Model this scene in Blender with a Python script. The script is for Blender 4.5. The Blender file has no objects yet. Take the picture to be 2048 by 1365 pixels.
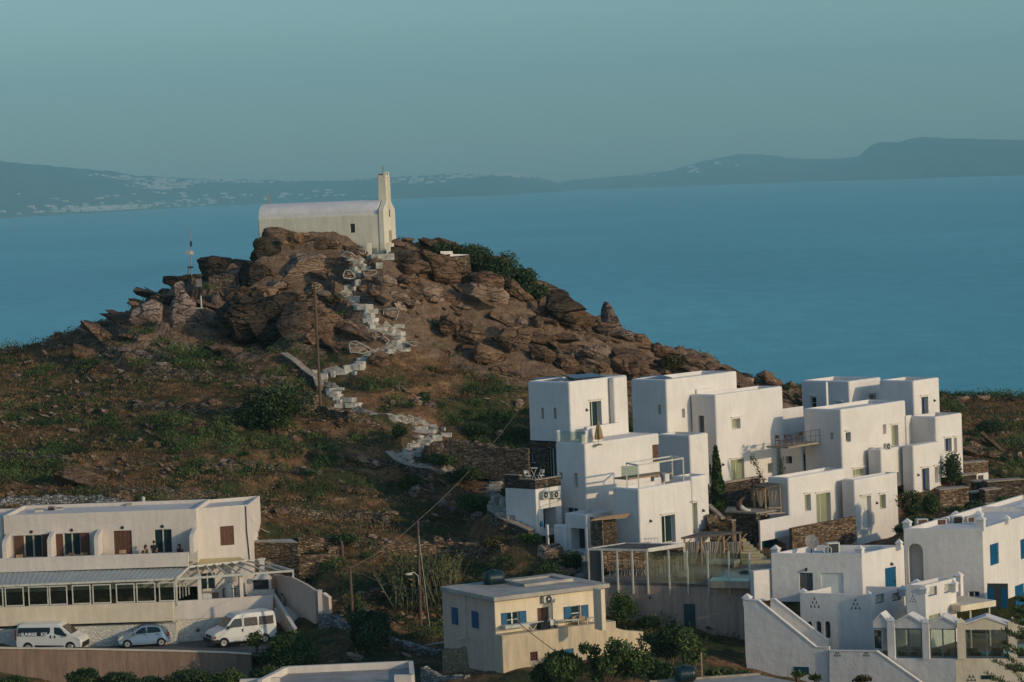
SKYTINT = (.62, .78, .93); EXPO = .1; HAZECOL = (.46, .93, 1.0, 1); HAZED = 5.6e-5
import bpy, bmesh, math, random
import numpy as np
from mathutils import Vector, Matrix
R = math.radians
rng = random.Random(7); nr = np.random.default_rng(7)
scene = bpy.context.scene; COL = scene.collection
# ------------------------------------------------------------------ camera (photo units: 2048 x 1365)
F = 5900.0; ROLL = R(2.3); HY = 363.0; PITCH = math.atan((682.5-HY)/F)
r0 = Vector((1, 0, 0)); fw = Vector((0, math.cos(PITCH), -math.sin(PITCH))); u0 = Vector((0, math.sin(PITCH), math.cos(PITCH)))
cr = r0*math.cos(ROLL)-u0*math.sin(ROLL); cu = r0*math.sin(ROLL)+u0*math.cos(ROLL)
cam = bpy.data.objects.new('camera', bpy.data.cameras.new('camera')); COL.objects.link(cam)
cam.data.sensor_width = 36; cam.data.lens = 36*F/2048; cam.data.clip_start = 1; cam.data.clip_end = 90000
M3 = Matrix((cr, cu, -fw)).transposed(); cam.matrix_world = M3.to_4x4(); scene.camera = cam
scene.render.resolution_x = 1024; scene.render.resolution_y = 682

def ray(px, py):
    return fw + cr*((px-1024)/F) - cu*((py-682.5)/F)
def P(px, py, Y):
    d = ray(px, py); return d*(Y/d.y)
def proj(p):
    z = p.dot(fw); return 1024+F*p.dot(cr)/z, 682.5-F*p.dot(cu)/z
def mpp(Y): return Y/F      # metres per photo pixel at depth Y

# ------------------------------------------------------------------ numpy noise
def _h(ix, iy, iz, s):
    n = (ix.astype(np.int64)*374761393 + iy.astype(np.int64)*668265263 + iz.astype(np.int64)*2147483647 + s*1274126177) & 0xffffffff
    n = ((n ^ (n >> 13))*1274126177) & 0xffffffff
    n = (n ^ (n >> 16)) & 0xffffffff
    return n.astype(np.float64)/4294967295.0*2-1
def vn(x, y, z, s=0):
    x = np.asarray(x, float); y = np.asarray(y, float)+0*x; z = np.asarray(z, float)+0*x
    ix, iy, iz = np.floor(x), np.floor(y), np.floor(z)
    fx, fy, fz = x-ix, y-iy, z-iz
    fx, fy, fz = [t*t*(3-2*t) for t in (fx, fy, fz)]
    r = 0
    for a in (0, 1):
        for b in (0, 1):
            for c in (0, 1):
                w = (fx if a else 1-fx)*(fy if b else 1-fy)*(fz if c else 1-fz)
                r = r + w*_h(ix+a, iy+b, iz+c, s)
    return r
def fbm(x, y, z=0., o=4, s=0):
    r = 0; a = .5
    for i in range(o):
        r = r+a*vn(x*2**i, np.asarray(y)*2**i, np.asarray(z)*2**i+7.3*i, s+i); a *= .5
    return r

# ------------------------------------------------------------------ mesh helpers
ORG = {}
def org(o): return ORG.get(o.name, Vector((0, 0, 0)))
def thing(name, label, cat, loc=(0, 0, 0), group=None, kind=None):
    o = bpy.data.objects.new(name, None); COL.objects.link(o); o.location = Vector(loc); ORG[o.name] = Vector(loc)
    o.empty_display_size = .3
    return tag(o, label, cat, group, kind)
def tag(o, label=None, cat=None, group=None, kind=None):
    if label: o['label'] = label
    if cat: o['category'] = cat
    if group: o['group'] = group
    if kind: o['kind'] = kind
    return o
def mesh_obj(name, V, Fc, mat, parent=None, smooth=False, loc=None):
    V = np.asarray(V, float).reshape(-1, 3)
    if parent is not None: off = org(parent)
    elif loc is not None: off = Vector(loc)
    else: off = Vector(((V[:, 0].min()+V[:, 0].max())/2, (V[:, 1].min()+V[:, 1].max())/2, V[:, 2].min()))
    V = V-np.array(off)
    me = bpy.data.meshes.new(name)
    if isinstance(Fc, np.ndarray):
        n = Fc.shape[0]; k = Fc.shape[1]
        me.vertices.add(len(V)); me.vertices.foreach_set('co', V.ravel())
        me.loops.add(n*k); me.loops.foreach_set('vertex_index', Fc.ravel().astype(np.int32))
        me.polygons.add(n); me.polygons.foreach_set('loop_start', np.arange(0, n*k, k, dtype=np.int32))
        me.update(calc_edges=True); me.validate()
    else:
        me.from_pydata([tuple(v) for v in V], [], Fc); me.validate()
    me.polygons.foreach_set('use_smooth', np.full(len(me.polygons), smooth)); me.update()
    if mat: me.materials.append(mat)
    o = bpy.data.objects.new(name, me); COL.objects.link(o)
    if parent is not None:
        o.parent = parent; ORG[o.name] = off
    else:
        o.location = off; ORG[o.name] = off
    return o
class MB:
    def __init__(s): s.v = []; s.f = []
    def add(s, V, Fc):
        b = len(s.v); s.v += [tuple(v) for v in V]; s.f += [tuple(i+b for i in f) for f in Fc]; return s
    def hexa(s, b, t):  # bottom quad, top quad
        n = len(b); Fc = [tuple(range(n))[::-1], tuple(range(n, 2*n))]+[(i, (i+1) % n, n+(i+1) % n, n+i) for i in range(n)]
        return s.add(list(b)+list(t), Fc)
    def box(s, x0, y0, z0, x1, y1, z1):
        return s.hexa([(x0, y0, z0), (x1, y0, z0), (x1, y1, z0), (x0, y1, z0)], [(x0, y0, z1), (x1, y0, z1), (x1, y1, z1), (x0, y1, z1)])
    def obox(s, c, a, b, h):   # centre, three half vectors
        c, a, b, h = map(Vector, (c, a, b, h))
        return s.hexa([c-a-b-h, c+a-b-h, c+a+b-h, c-a+b-h], [c-a-b+h, c+a-b+h, c+a+b+h, c-a+b+h])
    def prism(s, pts, ext):
        pts = [Vector(p) for p in pts]; e = Vector(ext); return s.hexa(pts, [p+e for p in pts])
    def beam(s, p0, p1, w, h=None, up=(0, 0, 1)):
        p0, p1 = Vector(p0), Vector(p1); h = h or w; d = (p1-p0); L = d.length; d.normalize()
        a = d.cross(Vector(up))
        if a.length < 1e-3: a = d.cross(Vector((0, 1, 0)))
        a.normalize(); b = a.cross(d)
        return s.obox((p0+p1)/2, a*w/2, b*h/2, d*L/2)
    def cyl(s, p0, p1, ra, rb=None, n=10, cap=True):
        p0, p1 = Vector(p0), Vector(p1); rb = ra if rb is None else rb; d = (p1-p0).normalized()
        a = d.cross(Vector((0, 0, 1)))
        if a.length < 1e-3: a = Vector((1, 0, 0))
        a.normalize(); b = d.cross(a); V = []
        for p, r in ((p0, ra), (p1, rb)):
            for i in range(n):
                t = 2*math.pi*i/n; V.append(p+a*r*math.cos(t)+b*r*math.sin(t))
        Fc = [(i, (i+1) % n, n+(i+1) % n, n+i) for i in range(n)]
        if cap: Fc += [tuple(range(n))[::-1], tuple(range(n, 2*n))]
        return s.add(V, Fc)
    def tube(s, pts, r, n=6, closed=False):
        pts = [Vector(p) for p in pts]; m = len(pts); V = []; pa = None
        for i, p in enumerate(pts):
            if closed: d = (pts[(i+1) % m]-pts[i-1])
            else: d = pts[min(i+1, m-1)]-pts[max(i-1, 0)]
            d.normalize(); a = d.cross(Vector((0, 0, 1))) if pa is None else pa-d*pa.dot(d)
            if a.length < 1e-3: a = d.cross(Vector((0, 1, 0)))
            a.normalize(); pa = a; b = d.cross(a); rr = r[i] if isinstance(r, (list, tuple)) else r
            V += [p+a*rr*math.cos(2*math.pi*k/n)+b*rr*math.sin(2*math.pi*k/n) for k in range(n)]
        Fc = []
        for i in range(m if closed else m-1):
            for k in range(n):
                j = (i+1) % m; Fc.append((i*n+k, i*n+(k+1) % n, j*n+(k+1) % n, j*n+k))
        if not closed: Fc += [tuple(range(n))[::-1], tuple(range((m-1)*n, m*n))]
        return s.add(V, Fc)
    def lathe(s, c, prof, n=16, axis=(0, 0, 1)):
        c = Vector(c); ax = Vector(axis).normalized(); a = ax.orthogonal().normalized(); b = ax.cross(a); V = []
        for r, h in prof:
            V += [c+ax*h+a*r*math.cos(2*math.pi*k/n)+b*r*math.sin(2*math.pi*k/n) for k in range(n)]
        m = len(prof); Fc = [(i*n+k, i*n+(k+1) % n, (i+1)*n+(k+1) % n, (i+1)*n+k) for i in range(m-1) for k in range(n)]
        Fc += [tuple(range(n))[::-1], tuple(range((m-1)*n, m*n))]
        return s.add(V, Fc)
    def ell(s, c, rx, ry, rz, n=12, m=8, rot=None):
        c = Vector(c); V = [];
        for i in range(m+1):
            ph = math.pi*i/m
            for k in range(n):
                t = 2*math.pi*k/n; p = Vector((rx*math.sin(ph)*math.cos(t), ry*math.sin(ph)*math.sin(t), rz*math.cos(ph)))
                if rot: p = rot @ p
                V.append(c+p)
        Fc = [(i*n+k, (i+1)*n+k, (i+1)*n+(k+1) % n, i*n+(k+1) % n) for i in range(m) for k in range(n)]
        return s.add(V, Fc)
    def build(s, name, mat, parent=None, smooth=False, bevel=0, seg=2, loc=None):
        o = mesh_obj(name, s.v, s.f, mat, parent, smooth, loc)
        bm = bmesh.new(); bm.from_mesh(o.data); bmesh.ops.recalc_face_normals(bm, faces=bm.faces)
        if bevel: bmesh.ops.bevel(bm, geom=list(bm.edges), offset=bevel, segments=seg, affect='EDGES', profile=.5)
        bm.to_mesh(o.data); bm.free(); return o
def copy_tree(o, parent=None):
    c = o.copy(); COL.objects.link(c); c.parent = parent
    for ch in list(o.children): copy_tree(ch, c)
    return c

# ------------------------------------------------------------------ materials
MATS = {}
def hx(r, g, b): return (r, g, b, 1)
def mat(name, col, rough=.85, var=.12, scale=.8, bump=.15, bscale=6., metal=0., col2=None, stretch=None, spec=.3, trans=None):
    if name in MATS: return MATS[name]
    m = bpy.data.materials.new(name); m.use_nodes = True; nt = m.node_tree; N = nt.nodes; L = nt.links
    b = N['Principled BSDF']; b.inputs['Roughness'].default_value = rough; b.inputs['Metallic'].default_value = metal
    b.inputs['Specular IOR Level'].default_value = spec
    g = N.new('ShaderNodeNewGeometry'); mp = N.new('ShaderNodeMapping'); L.new(g.outputs['Position'], mp.inputs[0])
    if stretch: mp.inputs['Scale'].default_value = stretch
    n1 = N.new('ShaderNodeTexNoise'); n1.inputs['Scale'].default_value = scale; n1.inputs['Detail'].default_value = 5; n1.inputs['Roughness'].default_value = .62
    L.new(mp.outputs[0], n1.inputs['Vector'])
    rp = N.new('ShaderNodeValToRGB'); rp.color_ramp.elements[0].position = .32; rp.color_ramp.elements[1].position = .7
    c2 = col2 or tuple(c*(1-var*2) for c in col); rp.color_ramp.elements[0].color = hx(*c2); rp.color_ramp.elements[1].color = hx(*col)
    L.new(n1.outputs['Fac'], rp.inputs[0]); L.new(rp.outputs[0], b.inputs['Base Color'])
    if bump:
        n2 = N.new('ShaderNodeTexNoise'); n2.inputs['Scale'].default_value = bscale; n2.inputs['Detail'].default_value = 4
        L.new(mp.outputs[0], n2.inputs['Vector']); bp = N.new('ShaderNodeBump'); bp.inputs['Strength'].default_value = bump; bp.inputs['Distance'].default_value = .06
        L.new(n2.outputs['Fac'], bp.inputs['Height']); L.new(bp.outputs[0], b.inputs['Normal'])
    if trans: b.inputs['Transmission Weight'].default_value = trans
    MATS[name] = m; return m
def nodes(name):
    m = bpy.data.materials.new(name); m.use_nodes = True; MATS[name] = m; return m, m.node_tree.nodes, m.node_tree.links
def ramp(N, L, src, stops, interp='LINEAR'):
    r = N.new('ShaderNodeValToRGB'); e = r.color_ramp; e.interpolation = interp
    while len(e.elements) < len(stops): e.elements.new(.5)
    for k, (p, c) in enumerate(stops): e.elements[k].position = p; e.elements[k].color = hx(*c)
    L.new(src, r.inputs[0]); return r.outputs[0]
def nz(N, L, vec, scale, det=5, rough=.6, ty='ShaderNodeTexNoise'):
    n = N.new(ty); n.inputs['Scale'].default_value = scale
    if ty == 'ShaderNodeTexNoise': n.inputs['Detail'].default_value = det; n.inputs['Roughness'].default_value = rough
    L.new(vec, n.inputs['Vector']); return n
def mix(N, L, fac, a, b, mode='MIX'):
    m = N.new('ShaderNodeMixRGB'); m.blend_type = mode
    for k, v in ((0, fac), (1, a), (2, b)):
        if hasattr(v, 'node'): L.new(v, m.inputs[k])
        elif k == 0: m.inputs[0].default_value = v
        else: m.inputs[k].default_value = hx(*v)
    return m.outputs[0]
def plaster(name, col, stain, rough=.9, smin=.45, smax=.75, drip=True, spec=.2):
    """whitewashed or rendered wall: soft tone drift, thin dirt runs, hand-trowelled unevenness"""
    m, N, L = nodes(name); b = N['Principled BSDF']; b.inputs['Roughness'].default_value = rough; b.inputs['Specular IOR Level'].default_value = spec
    g = N.new('ShaderNodeNewGeometry').outputs['Position']
    mp = N.new('ShaderNodeMapping'); mp.inputs['Scale'].default_value = (2.6, 2.6, .35) if drip else (1, 1, 1); L.new(g, mp.inputs[0])
    a = nz(N, L, mp.outputs[0], 1.0, 6, .7); c = nz(N, L, g, .35, 3)
    f1 = ramp(N, L, a.outputs['Fac'], [(smin, (1, 1, 1)), (smax, (0, 0, 0))])
    c1 = mix(N, L, f1, stain, col)
    f2 = ramp(N, L, c.outputs['Fac'], [(.35, (.9, .9, .9)), (.65, (1, 1, 1))])
    c2 = mix(N, L, 1., c1, f2, 'MULTIPLY'); L.new(c2, b.inputs['Base Color'])
    d = nz(N, L, g, 2.2, 5, .65); e = nz(N, L, g, 14, 3)
    s = N.new('ShaderNodeMath'); s.operation = 'MULTIPLY_ADD'; s.inputs[1].default_value = .2; L.new(e.outputs['Fac'], s.inputs[0]); L.new(d.outputs['Fac'], s.inputs[2])
    bp = N.new('ShaderNodeBump'); bp.inputs['Strength'].default_value = .35; bp.inputs['Distance'].default_value = .12
    L.new(s.outputs[0], bp.inputs['Height']); L.new(bp.outputs[0], b.inputs['Normal']); return m
def stonewall(name, cols, joint, scale=(3.2, 3.2, 9.), bump=.9, jw=.06):
    m, N, L = nodes(name); b = N['Principled BSDF']; b.inputs['Roughness'].default_value = .93; b.inputs['Specular IOR Level'].default_value = .15
    g = N.new('ShaderNodeNewGeometry').outputs['Position']
    wn = nz(N, L, g, 1.5, 3); wv = N.new('ShaderNodeVectorMath'); wv.operation = 'SCALE'; L.new(wn.outputs['Color'], wv.inputs[0]); wv.inputs['Scale'].default_value = .18
    ad = N.new('ShaderNodeVectorMath'); L.new(g, ad.inputs[0]); L.new(wv.outputs[0], ad.inputs[1])
    mp = N.new('ShaderNodeMapping'); mp.inputs['Scale'].default_value = scale; L.new(ad.outputs[0], mp.inputs[0])
    v = N.new('ShaderNodeTexVoronoi'); v.inputs['Scale'].default_value = 1.; L.new(mp.outputs[0], v.inputs['Vector'])
    v2 = N.new('ShaderNodeTexVoronoi'); v2.feature = 'DISTANCE_TO_EDGE'; v2.inputs['Scale'].default_value = 1.; L.new(mp.outputs[0], v2.inputs['Vector'])
    sp = N.new('ShaderNodeSeparateColor'); L.new(v.outputs['Color'], sp.inputs[0])
    n = len(cols); c = ramp(N, L, sp.outputs[0], [(i/(n-1), cc) for i, cc in enumerate(cols)])
    fn = nz(N, L, g, 9, 4); c = mix(N, L, 1., c, ramp(N, L, fn.outputs['Fac'], [(.3, (.6, .6, .6)), (.65, (1.1, 1.1, 1.1))]), 'MULTIPLY')
    jf = ramp(N, L, v2.outputs['Distance'], [(0, (0, 0, 0)), (jw*2, (1, 1, 1))]); L.new(mix(N, L, jf, joint, c), b.inputs['Base Color'])
    hh = ramp(N, L, v2.outputs['Distance'], [(0, (0, 0, 0)), (.22, (1, 1, 1))]); ha = mix(N, L, .35, hh, sp.outputs[1])
    bp = N.new('ShaderNodeBump'); bp.inputs['Strength'].default_value = bump; bp.inputs['Distance'].default_value = .12
    L.new(ha, bp.inputs['Height']); L.new(bp.outputs[0], b.inputs['Normal']); return m
def rockmat(name, lo, mid, hi, strata=1., dark=(.03, .025, .02)):
    m, N, L = nodes(name); b = N['Principled BSDF']; b.inputs['Roughness'].default_value = .95; b.inputs['Specular IOR Level'].default_value = .12
    g = N.new('ShaderNodeNewGeometry').outputs['Position']
    oi = N.new('ShaderNodeObjectInfo')
    mp = N.new('ShaderNodeMapping'); mp.inputs['Rotation'].default_value = (R(8), R(24), 0); mp.inputs['Scale'].default_value = (.35, .35, 2.6); L.new(g, mp.inputs[0])
    st = nz(N, L, mp.outputs[0], 1.1, 8, .72); bl = nz(N, L, g, .45, 6, .6); fi = nz(N, L, g, 6, 5, .7)
    k = mix(N, L, .45*strata, bl.outputs['Fac'], st.outputs['Fac'])
    c = ramp(N, L, k, [(.33, lo), (.5, mid), (.68, hi)])
    c = mix(N, L, 1., c, ramp(N, L, fi.outputs['Fac'], [(.3, (.62, .62, .62)), (.6, (1.12, 1.1, 1.08))]), 'MULTIPLY')
    rv = ramp(N, L, oi.outputs['Random'], [(0, (.78, .78, .8)), (1, (1.12, 1.1, 1.06))]); c = mix(N, L, 1., c, rv, 'MULTIPLY')
    cw = N.new('ShaderNodeMapping'); cw.inputs['Rotation'].default_value = (0, R(24), 0); cw.inputs['Scale'].default_value = (.3, .3, 1.5)
    wn = nz(N, L, g, 1.1, 4); wv = N.new('ShaderNodeVectorMath'); wv.operation = 'SCALE'; L.new(wn.outputs['Color'], wv.inputs[0]); wv.inputs['Scale'].default_value = 1.1
    ad = N.new('ShaderNodeVectorMath'); L.new(g, ad.inputs[0]); L.new(wv.outputs[0], ad.inputs[1]); L.new(ad.outputs[0], cw.inputs[0])
    v2 = N.new('ShaderNodeTexVoronoi'); v2.feature = 'DISTANCE_TO_EDGE'; v2.inputs['Scale'].default_value = .8; L.new(cw.outputs[0], v2.inputs['Vector'])
    cf = ramp(N, L, v2.outputs['Distance'], [(0, (0, 0, 0)), (.035, (1, 1, 1))]); c = mix(N, L, cf, dark, c)
    v3 = N.new('ShaderNodeTexVoronoi'); v3.feature = 'DISTANCE_TO_EDGE'; v3.inputs['Scale'].default_value = 2.6; L.new(cw.outputs[0], v3.inputs['Vector'])
    cg = ramp(N, L, v3.outputs['Distance'], [(0, (.45, .45, .45)), (.05, (1, 1, 1))]); c = mix(N, L, 1., c, cg, 'MULTIPLY')
    L.new(c, b.inputs['Base Color'])
    h = mix(N, L, .5, st.outputs['Fac'], fi.outputs['Fac']); h2 = mix(N, L, .25, mix(N, L, .4, h, cf), cg)
    bp = N.new('ShaderNodeBump'); bp.inputs['Strength'].default_value = 1.; bp.inputs['Distance'].default_value = .6
    L.new(h2, bp.inputs['Height']); L.new(bp.outputs[0], b.inputs['Normal']); return m
WHITE = plaster('whitewash', (.75, .69, .62), (.67, .615, .555), smin=.3, smax=.75)
WHITE2 = plaster('older_whitewash', (.73, .675, .61), (.63, .58, .525), smin=.3, smax=.7)
CREAM = plaster('cream_render', (.76, .63, .45), (.66, .54, .38), smin=.35, smax=.62)
CREAMW = plaster('chapel_limewash', (.70, .64, .50), (.60, .54, .41), smin=.35, smax=.62)
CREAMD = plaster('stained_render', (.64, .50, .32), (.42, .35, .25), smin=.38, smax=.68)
PINK = plaster('pink_beige_render', (.70, .61, .52), (.60, .525, .45), smin=.3, smax=.6)
TAUPE = plaster('taupe_shade_render', (.62, .45, .35), (.52, .38, .29), smin=.3, smax=.6)  # taupe carries the tone of shaded side walls in its colour
BROWNR = plaster('brown_streaked_render', (.34, .22, .15), (.21, .14, .10), smin=.34, smax=.66)
ROOFG = mat('roof_screed', (.36, .33, .29), var=.2, scale=.6, bscale=8)
ROOFC = mat('concrete_roof', (.46, .41, .34), var=.22, scale=.7, bscale=9)
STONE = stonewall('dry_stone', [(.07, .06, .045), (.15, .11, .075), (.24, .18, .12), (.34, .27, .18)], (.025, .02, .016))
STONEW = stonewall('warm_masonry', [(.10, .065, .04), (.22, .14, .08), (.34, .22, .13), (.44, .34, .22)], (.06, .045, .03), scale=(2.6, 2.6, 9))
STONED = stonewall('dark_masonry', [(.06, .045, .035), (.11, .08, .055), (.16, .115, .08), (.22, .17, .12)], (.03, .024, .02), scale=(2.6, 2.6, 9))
STONEG = stonewall('grey_dry_stone', [(.16, .15, .14), (.26, .25, .23), (.36, .34, .31), (.46, .44, .4)], (.05, .045, .04), scale=(3.0, 3.0, 6.5))
STONEP = stonewall('limewashed_masonry', [(.60, .54, .43), (.64, .58, .47), (.67, .61, .5), (.7, .64, .53)], (.5, .45, .36), scale=(2.6, 2.6, 6.5), bump=.45, jw=.03)
COPE = mat('coping_stone', (.40, .32, .24), var=.25, scale=2.)
ROCK = rockmat('brown_schist', (.085, .055, .036), (.21, .13, .08), (.38, .245, .155))
ROCKL = rockmat('pale_schist', (.22, .155, .11), (.35, .245, .175), (.48, .35, .255), strata=.6)
ROCKD = rockmat('dark_lichened_schist', (.032, .028, .022), (.075, .058, .042), (.15, .108, .074), dark=(.012, .011, .01))
ROCKG = rockmat('grey_mauve_schist', (.21, .155, .13), (.29, .22, .185), (.38, .295, .25), strata=.3)
PAINT = mat('white_step_paint', (.60, .55, .46), var=.3, scale=2.5)
GLASS = mat('dark_window_glass', (.012, .03, .035), rough=.08, var=0, bump=0, spec=.8)
CURT = mat('pale_green_curtain', (.30, .32, .19), rough=.6, var=.15, scale=3, stretch=(8, 8, .3), bump=.3, bscale=3)
FRAME = mat('cream_window_frame', (.55, .51, .38), rough=.6, var=.05)
FRAMEW = mat('white_window_frame', (.66, .65, .58), rough=.55, var=.05)
BLUE = mat('blue_painted_wood', (.003, .088, .185), rough=.5, var=.12, scale=2, stretch=(1, 1, .3))
NAVY = mat('navy_painted_wood', (.015, .03, .10), rough=.5, var=.1)
TEALD = mat('dark_teal_paint', (.012, .07, .09), rough=.5, var=.15)
WOODB = mat('brown_shutter_wood', (.13, .06, .035), rough=.7, var=.18, scale=3, stretch=(6, 6, .4))
WOODL = mat('weathered_timber', (.42, .28, .16), rough=.8, var=.25, scale=3)
REED = mat('reed_matting', (.17, .135, .11), rough=.95, var=.3, scale=5, stretch=(4, 4, 4), bump=.8, bscale=14)
METW = mat('white_painted_metal', (.62, .58, .48), rough=.45, var=.12, scale=3)
METD = mat('dark_metal', (.03, .03, .032), rough=.5, var=.1)
POLE = mat('weathered_pole_wood', (.16, .10, .07), rough=.9, var=.25, scale=3, stretch=(8, 8, .5))
CANV = mat('linen_curtain', (.36, .31, .25), rough=.95, var=.25, scale=3, stretch=(7, 7, .4), bump=.5, bscale=3)
TANKM = mat('dark_plastic_tank', (.010, .03, .036), rough=.38, var=.2)
GREYD = mat('grey_door_paint', (.11, .105, .10), rough=.6, var=.1)
DARKIN = mat('painted_interior_shade', (.06, .065, .06), rough=.9, var=.2)  # near-black tone, shade of deep openings put into the colour
# ------------------------------------------------------------------ world, sun
SUN_AZ = 56; SUN_EL = 15      # azimuth to the right of straight-behind-the-camera
w = bpy.data.worlds.new('World'); scene.world = w; w.use_nodes = True
WN = w.node_tree.nodes; WL = w.node_tree.links; bg = WN['Background']; bg.inputs[1].default_value = .15
sky = WN.new('ShaderNodeTexSky'); sky.sky_type = 'NISHITA'; sky.sun_disc = False
s_dir = Vector((math.sin(R(SUN_AZ))*math.cos(R(SUN_EL)), -math.cos(R(SUN_AZ))*math.cos(R(SUN_EL)), math.sin(R(SUN_EL))))
sky.sun_elevation = R(SUN_EL); sky.sun_rotation = math.atan2(s_dir.x, s_dir.y)
sky.air_density = 1.0; sky.dust_density = 1.0; sky.ozone_density = 1.4; sky.altitude = 100
tint = WN.new('ShaderNodeMixRGB'); tint.blend_type = 'MULTIPLY'; tint.inputs[0].default_value = 1; tint.inputs[2].default_value = (*SKYTINT, 1)
WL.new(sky.outputs[0], tint.inputs[1]); WL.new(tint.outputs[0], bg.inputs[0])
sun = bpy.data.lights.new('sun', 'SUN'); sun.energy = 2.0; sun.angle = R(.6); sun.color = (1, .79, .54)
so = bpy.data.objects.new('sun', sun); COL.objects.link(so); so.rotation_euler = (-s_dir).to_track_quat('-Z', 'Y').to_euler()
scene.view_settings.view_transform = 'Standard'; scene.view_settings.look = 'None'; scene.view_settings.exposure = EXPO; scene.view_settings.gamma = 1
# ------------------------------------------------------------------ sea
SEA = -112.
m, N, L = nodes('sea_water'); b = N['Principled BSDF']; b.inputs['Roughness'].default_value = .4; b.inputs['IOR'].default_value = 1.33; b.inputs['Specular IOR Level'].default_value = .3
g = N.new('ShaderNodeNewGeometry').outputs['Position']
mp = N.new('ShaderNodeMapping'); mp.inputs['Scale'].default_value = (.035, .012, 1); L.new(g, mp.inputs[0])
a1 = nz(N, L, mp.outputs[0], 1., 8, .7); mp2 = N.new('ShaderNodeMapping'); mp2.inputs['Scale'].default_value = (.0012, .0006, 1); L.new(g, mp2.inputs[0]); a2 = nz(N, L, mp2.outputs[0], 1, 4)
k = mix(N, L, .5, a1.outputs['Fac'], a2.outputs['Fac'])
L.new(ramp(N, L, k, [(.32, (.04, .25, .27)), (.5, (.07, .35, .365)), (.68, (.12, .48, .48))]), b.inputs['Base Color'])
mp3 = N.new('ShaderNodeMapping'); mp3.inputs['Scale'].default_value = (.25, .12, 1); L.new(g, mp3.inputs[0]); a3 = nz(N, L, mp3.outputs[0], 1., 6, .7)
bp = N.new('ShaderNodeBump'); bp.inputs['Strength'].default_value = .6; bp.inputs['Distance'].default_value = 1.2; L.new(a3.outputs['Fac'], bp.inputs['Height']); L.new(bp.outputs[0], b.inputs['Normal'])
S = MATS['sea_water']
sea = mesh_obj('sea', [(-30000, -3000, SEA), (30000, -3000, SEA), (30000, 42000, SEA), (-30000, 42000, SEA)], [(0, 1, 2, 3)], S); tag(sea, kind='structure')
# ------------------------------------------------------------------ far islands across the strait
def coastY(px, py):  # distance at which a pixel meets the sea
    d = ray(px, py); return d.y*SEA/d.z
ISL = mat('island_scrub', (.13, .14, .10), var=.25, scale=.006, col2=(.04, .05, .045), bump=.0)
CLF = mat('island_cliff', (.26, .20, .16), var=.3, scale=.01, bump=0)
VILM = mat('far_village_walls', (.66, .63, .58), var=.05, scale=.01, bump=0)
def island(name, crest, coast, depth, nseed, m):
    """crest and coast as (px,py) lists; the land rises from its shore to a crest `depth` metres further back"""
    n = 260; x0, x1 = crest[0][0], crest[-1][0]; rows = 34; V = []
    cx = [c[0] for c in crest]; cy = [c[1] for c in crest]; sx = [c[0] for c in coast]; sy = [c[1] for c in coast]
    for i in range(n+1):
        px = x0+(x1-x0)*i/n; ty = np.interp(px, cx, cy); by = np.interp(px, sx, sy); Yc = coastY(px, by)
        for j in range(rows+4):
            t = min(j/rows, 1+.0)
            if j <= rows:
                Y = Yc+depth*t; top = P(px, ty, Yc+depth).z-SEA
                pr = t**.8*(1+.10*math.sin(t*9+px*.02)*(1-t))
                z = SEA-3+(top+3)*pr
                z += top*.16*float(fbm(px*.012, t*3.0+nseed, 0, 5, nseed))*math.sin(math.pi*min(t, 1.))
                if t == 1: z += top*.03*float(fbm(px*.05, nseed, 0, 3, 9))
            else:
                Y = Yc+depth*(1+.25*(j-rows)); z = V[-1][2]-(V[-1][2]-SEA+8)*.5
            q = P(px, 400, Y); V.append((q.x, Y, z))
    K = rows+4; idx = np.array([[i*K+j, (i+1)*K+j, (i+1)*K+j+1, i*K+j+1] for i in range(n) for j in range(K-1)])
    o = mesh_obj(name, V, idx, m, smooth=True); tag(o, kind='structure'); return np.array(V).reshape(n+1, K, 3)
I1 = island('terrain', [(-150, 312), (0, 322), (100, 331), (215, 342), (280, 352), (420, 358), (560, 361), (700, 360), (800, 352), (905, 346), (1000, 345), (1060, 350), (1110, 364), (1135, 371), (1150, 377)],
            [(-150, 452), (0, 437), (100, 431), (250, 423), (400, 414), (600, 405), (800, 398), (1000, 391), (1120, 384), (1150, 379)], 4200, 3, ISL)
I2 = island('terrain', [(1080, 372), (1150, 360), (1250, 352), (1340, 342), (1400, 325), (1480, 308), (1540, 310), (1590, 317), (1650, 318), (1700, 316), (1760, 306), (1850, 300)],
            [(1080, 384), (1200, 379), (1400, 372), (1600, 364), (1850, 358)], 5200, 8, ISL)
I3 = island('terrain', [(1690, 360), (1695, 350), (1708, 322), (1722, 312), (1745, 292), (1760, 285), (1800, 284), (1845, 275), (1900, 277), (2048, 281), (2250, 290)],
            [(1690, 361), (1800, 358), (1900, 355), (2048, 351), (2250, 344)], 2600, 14, ISL)
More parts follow.
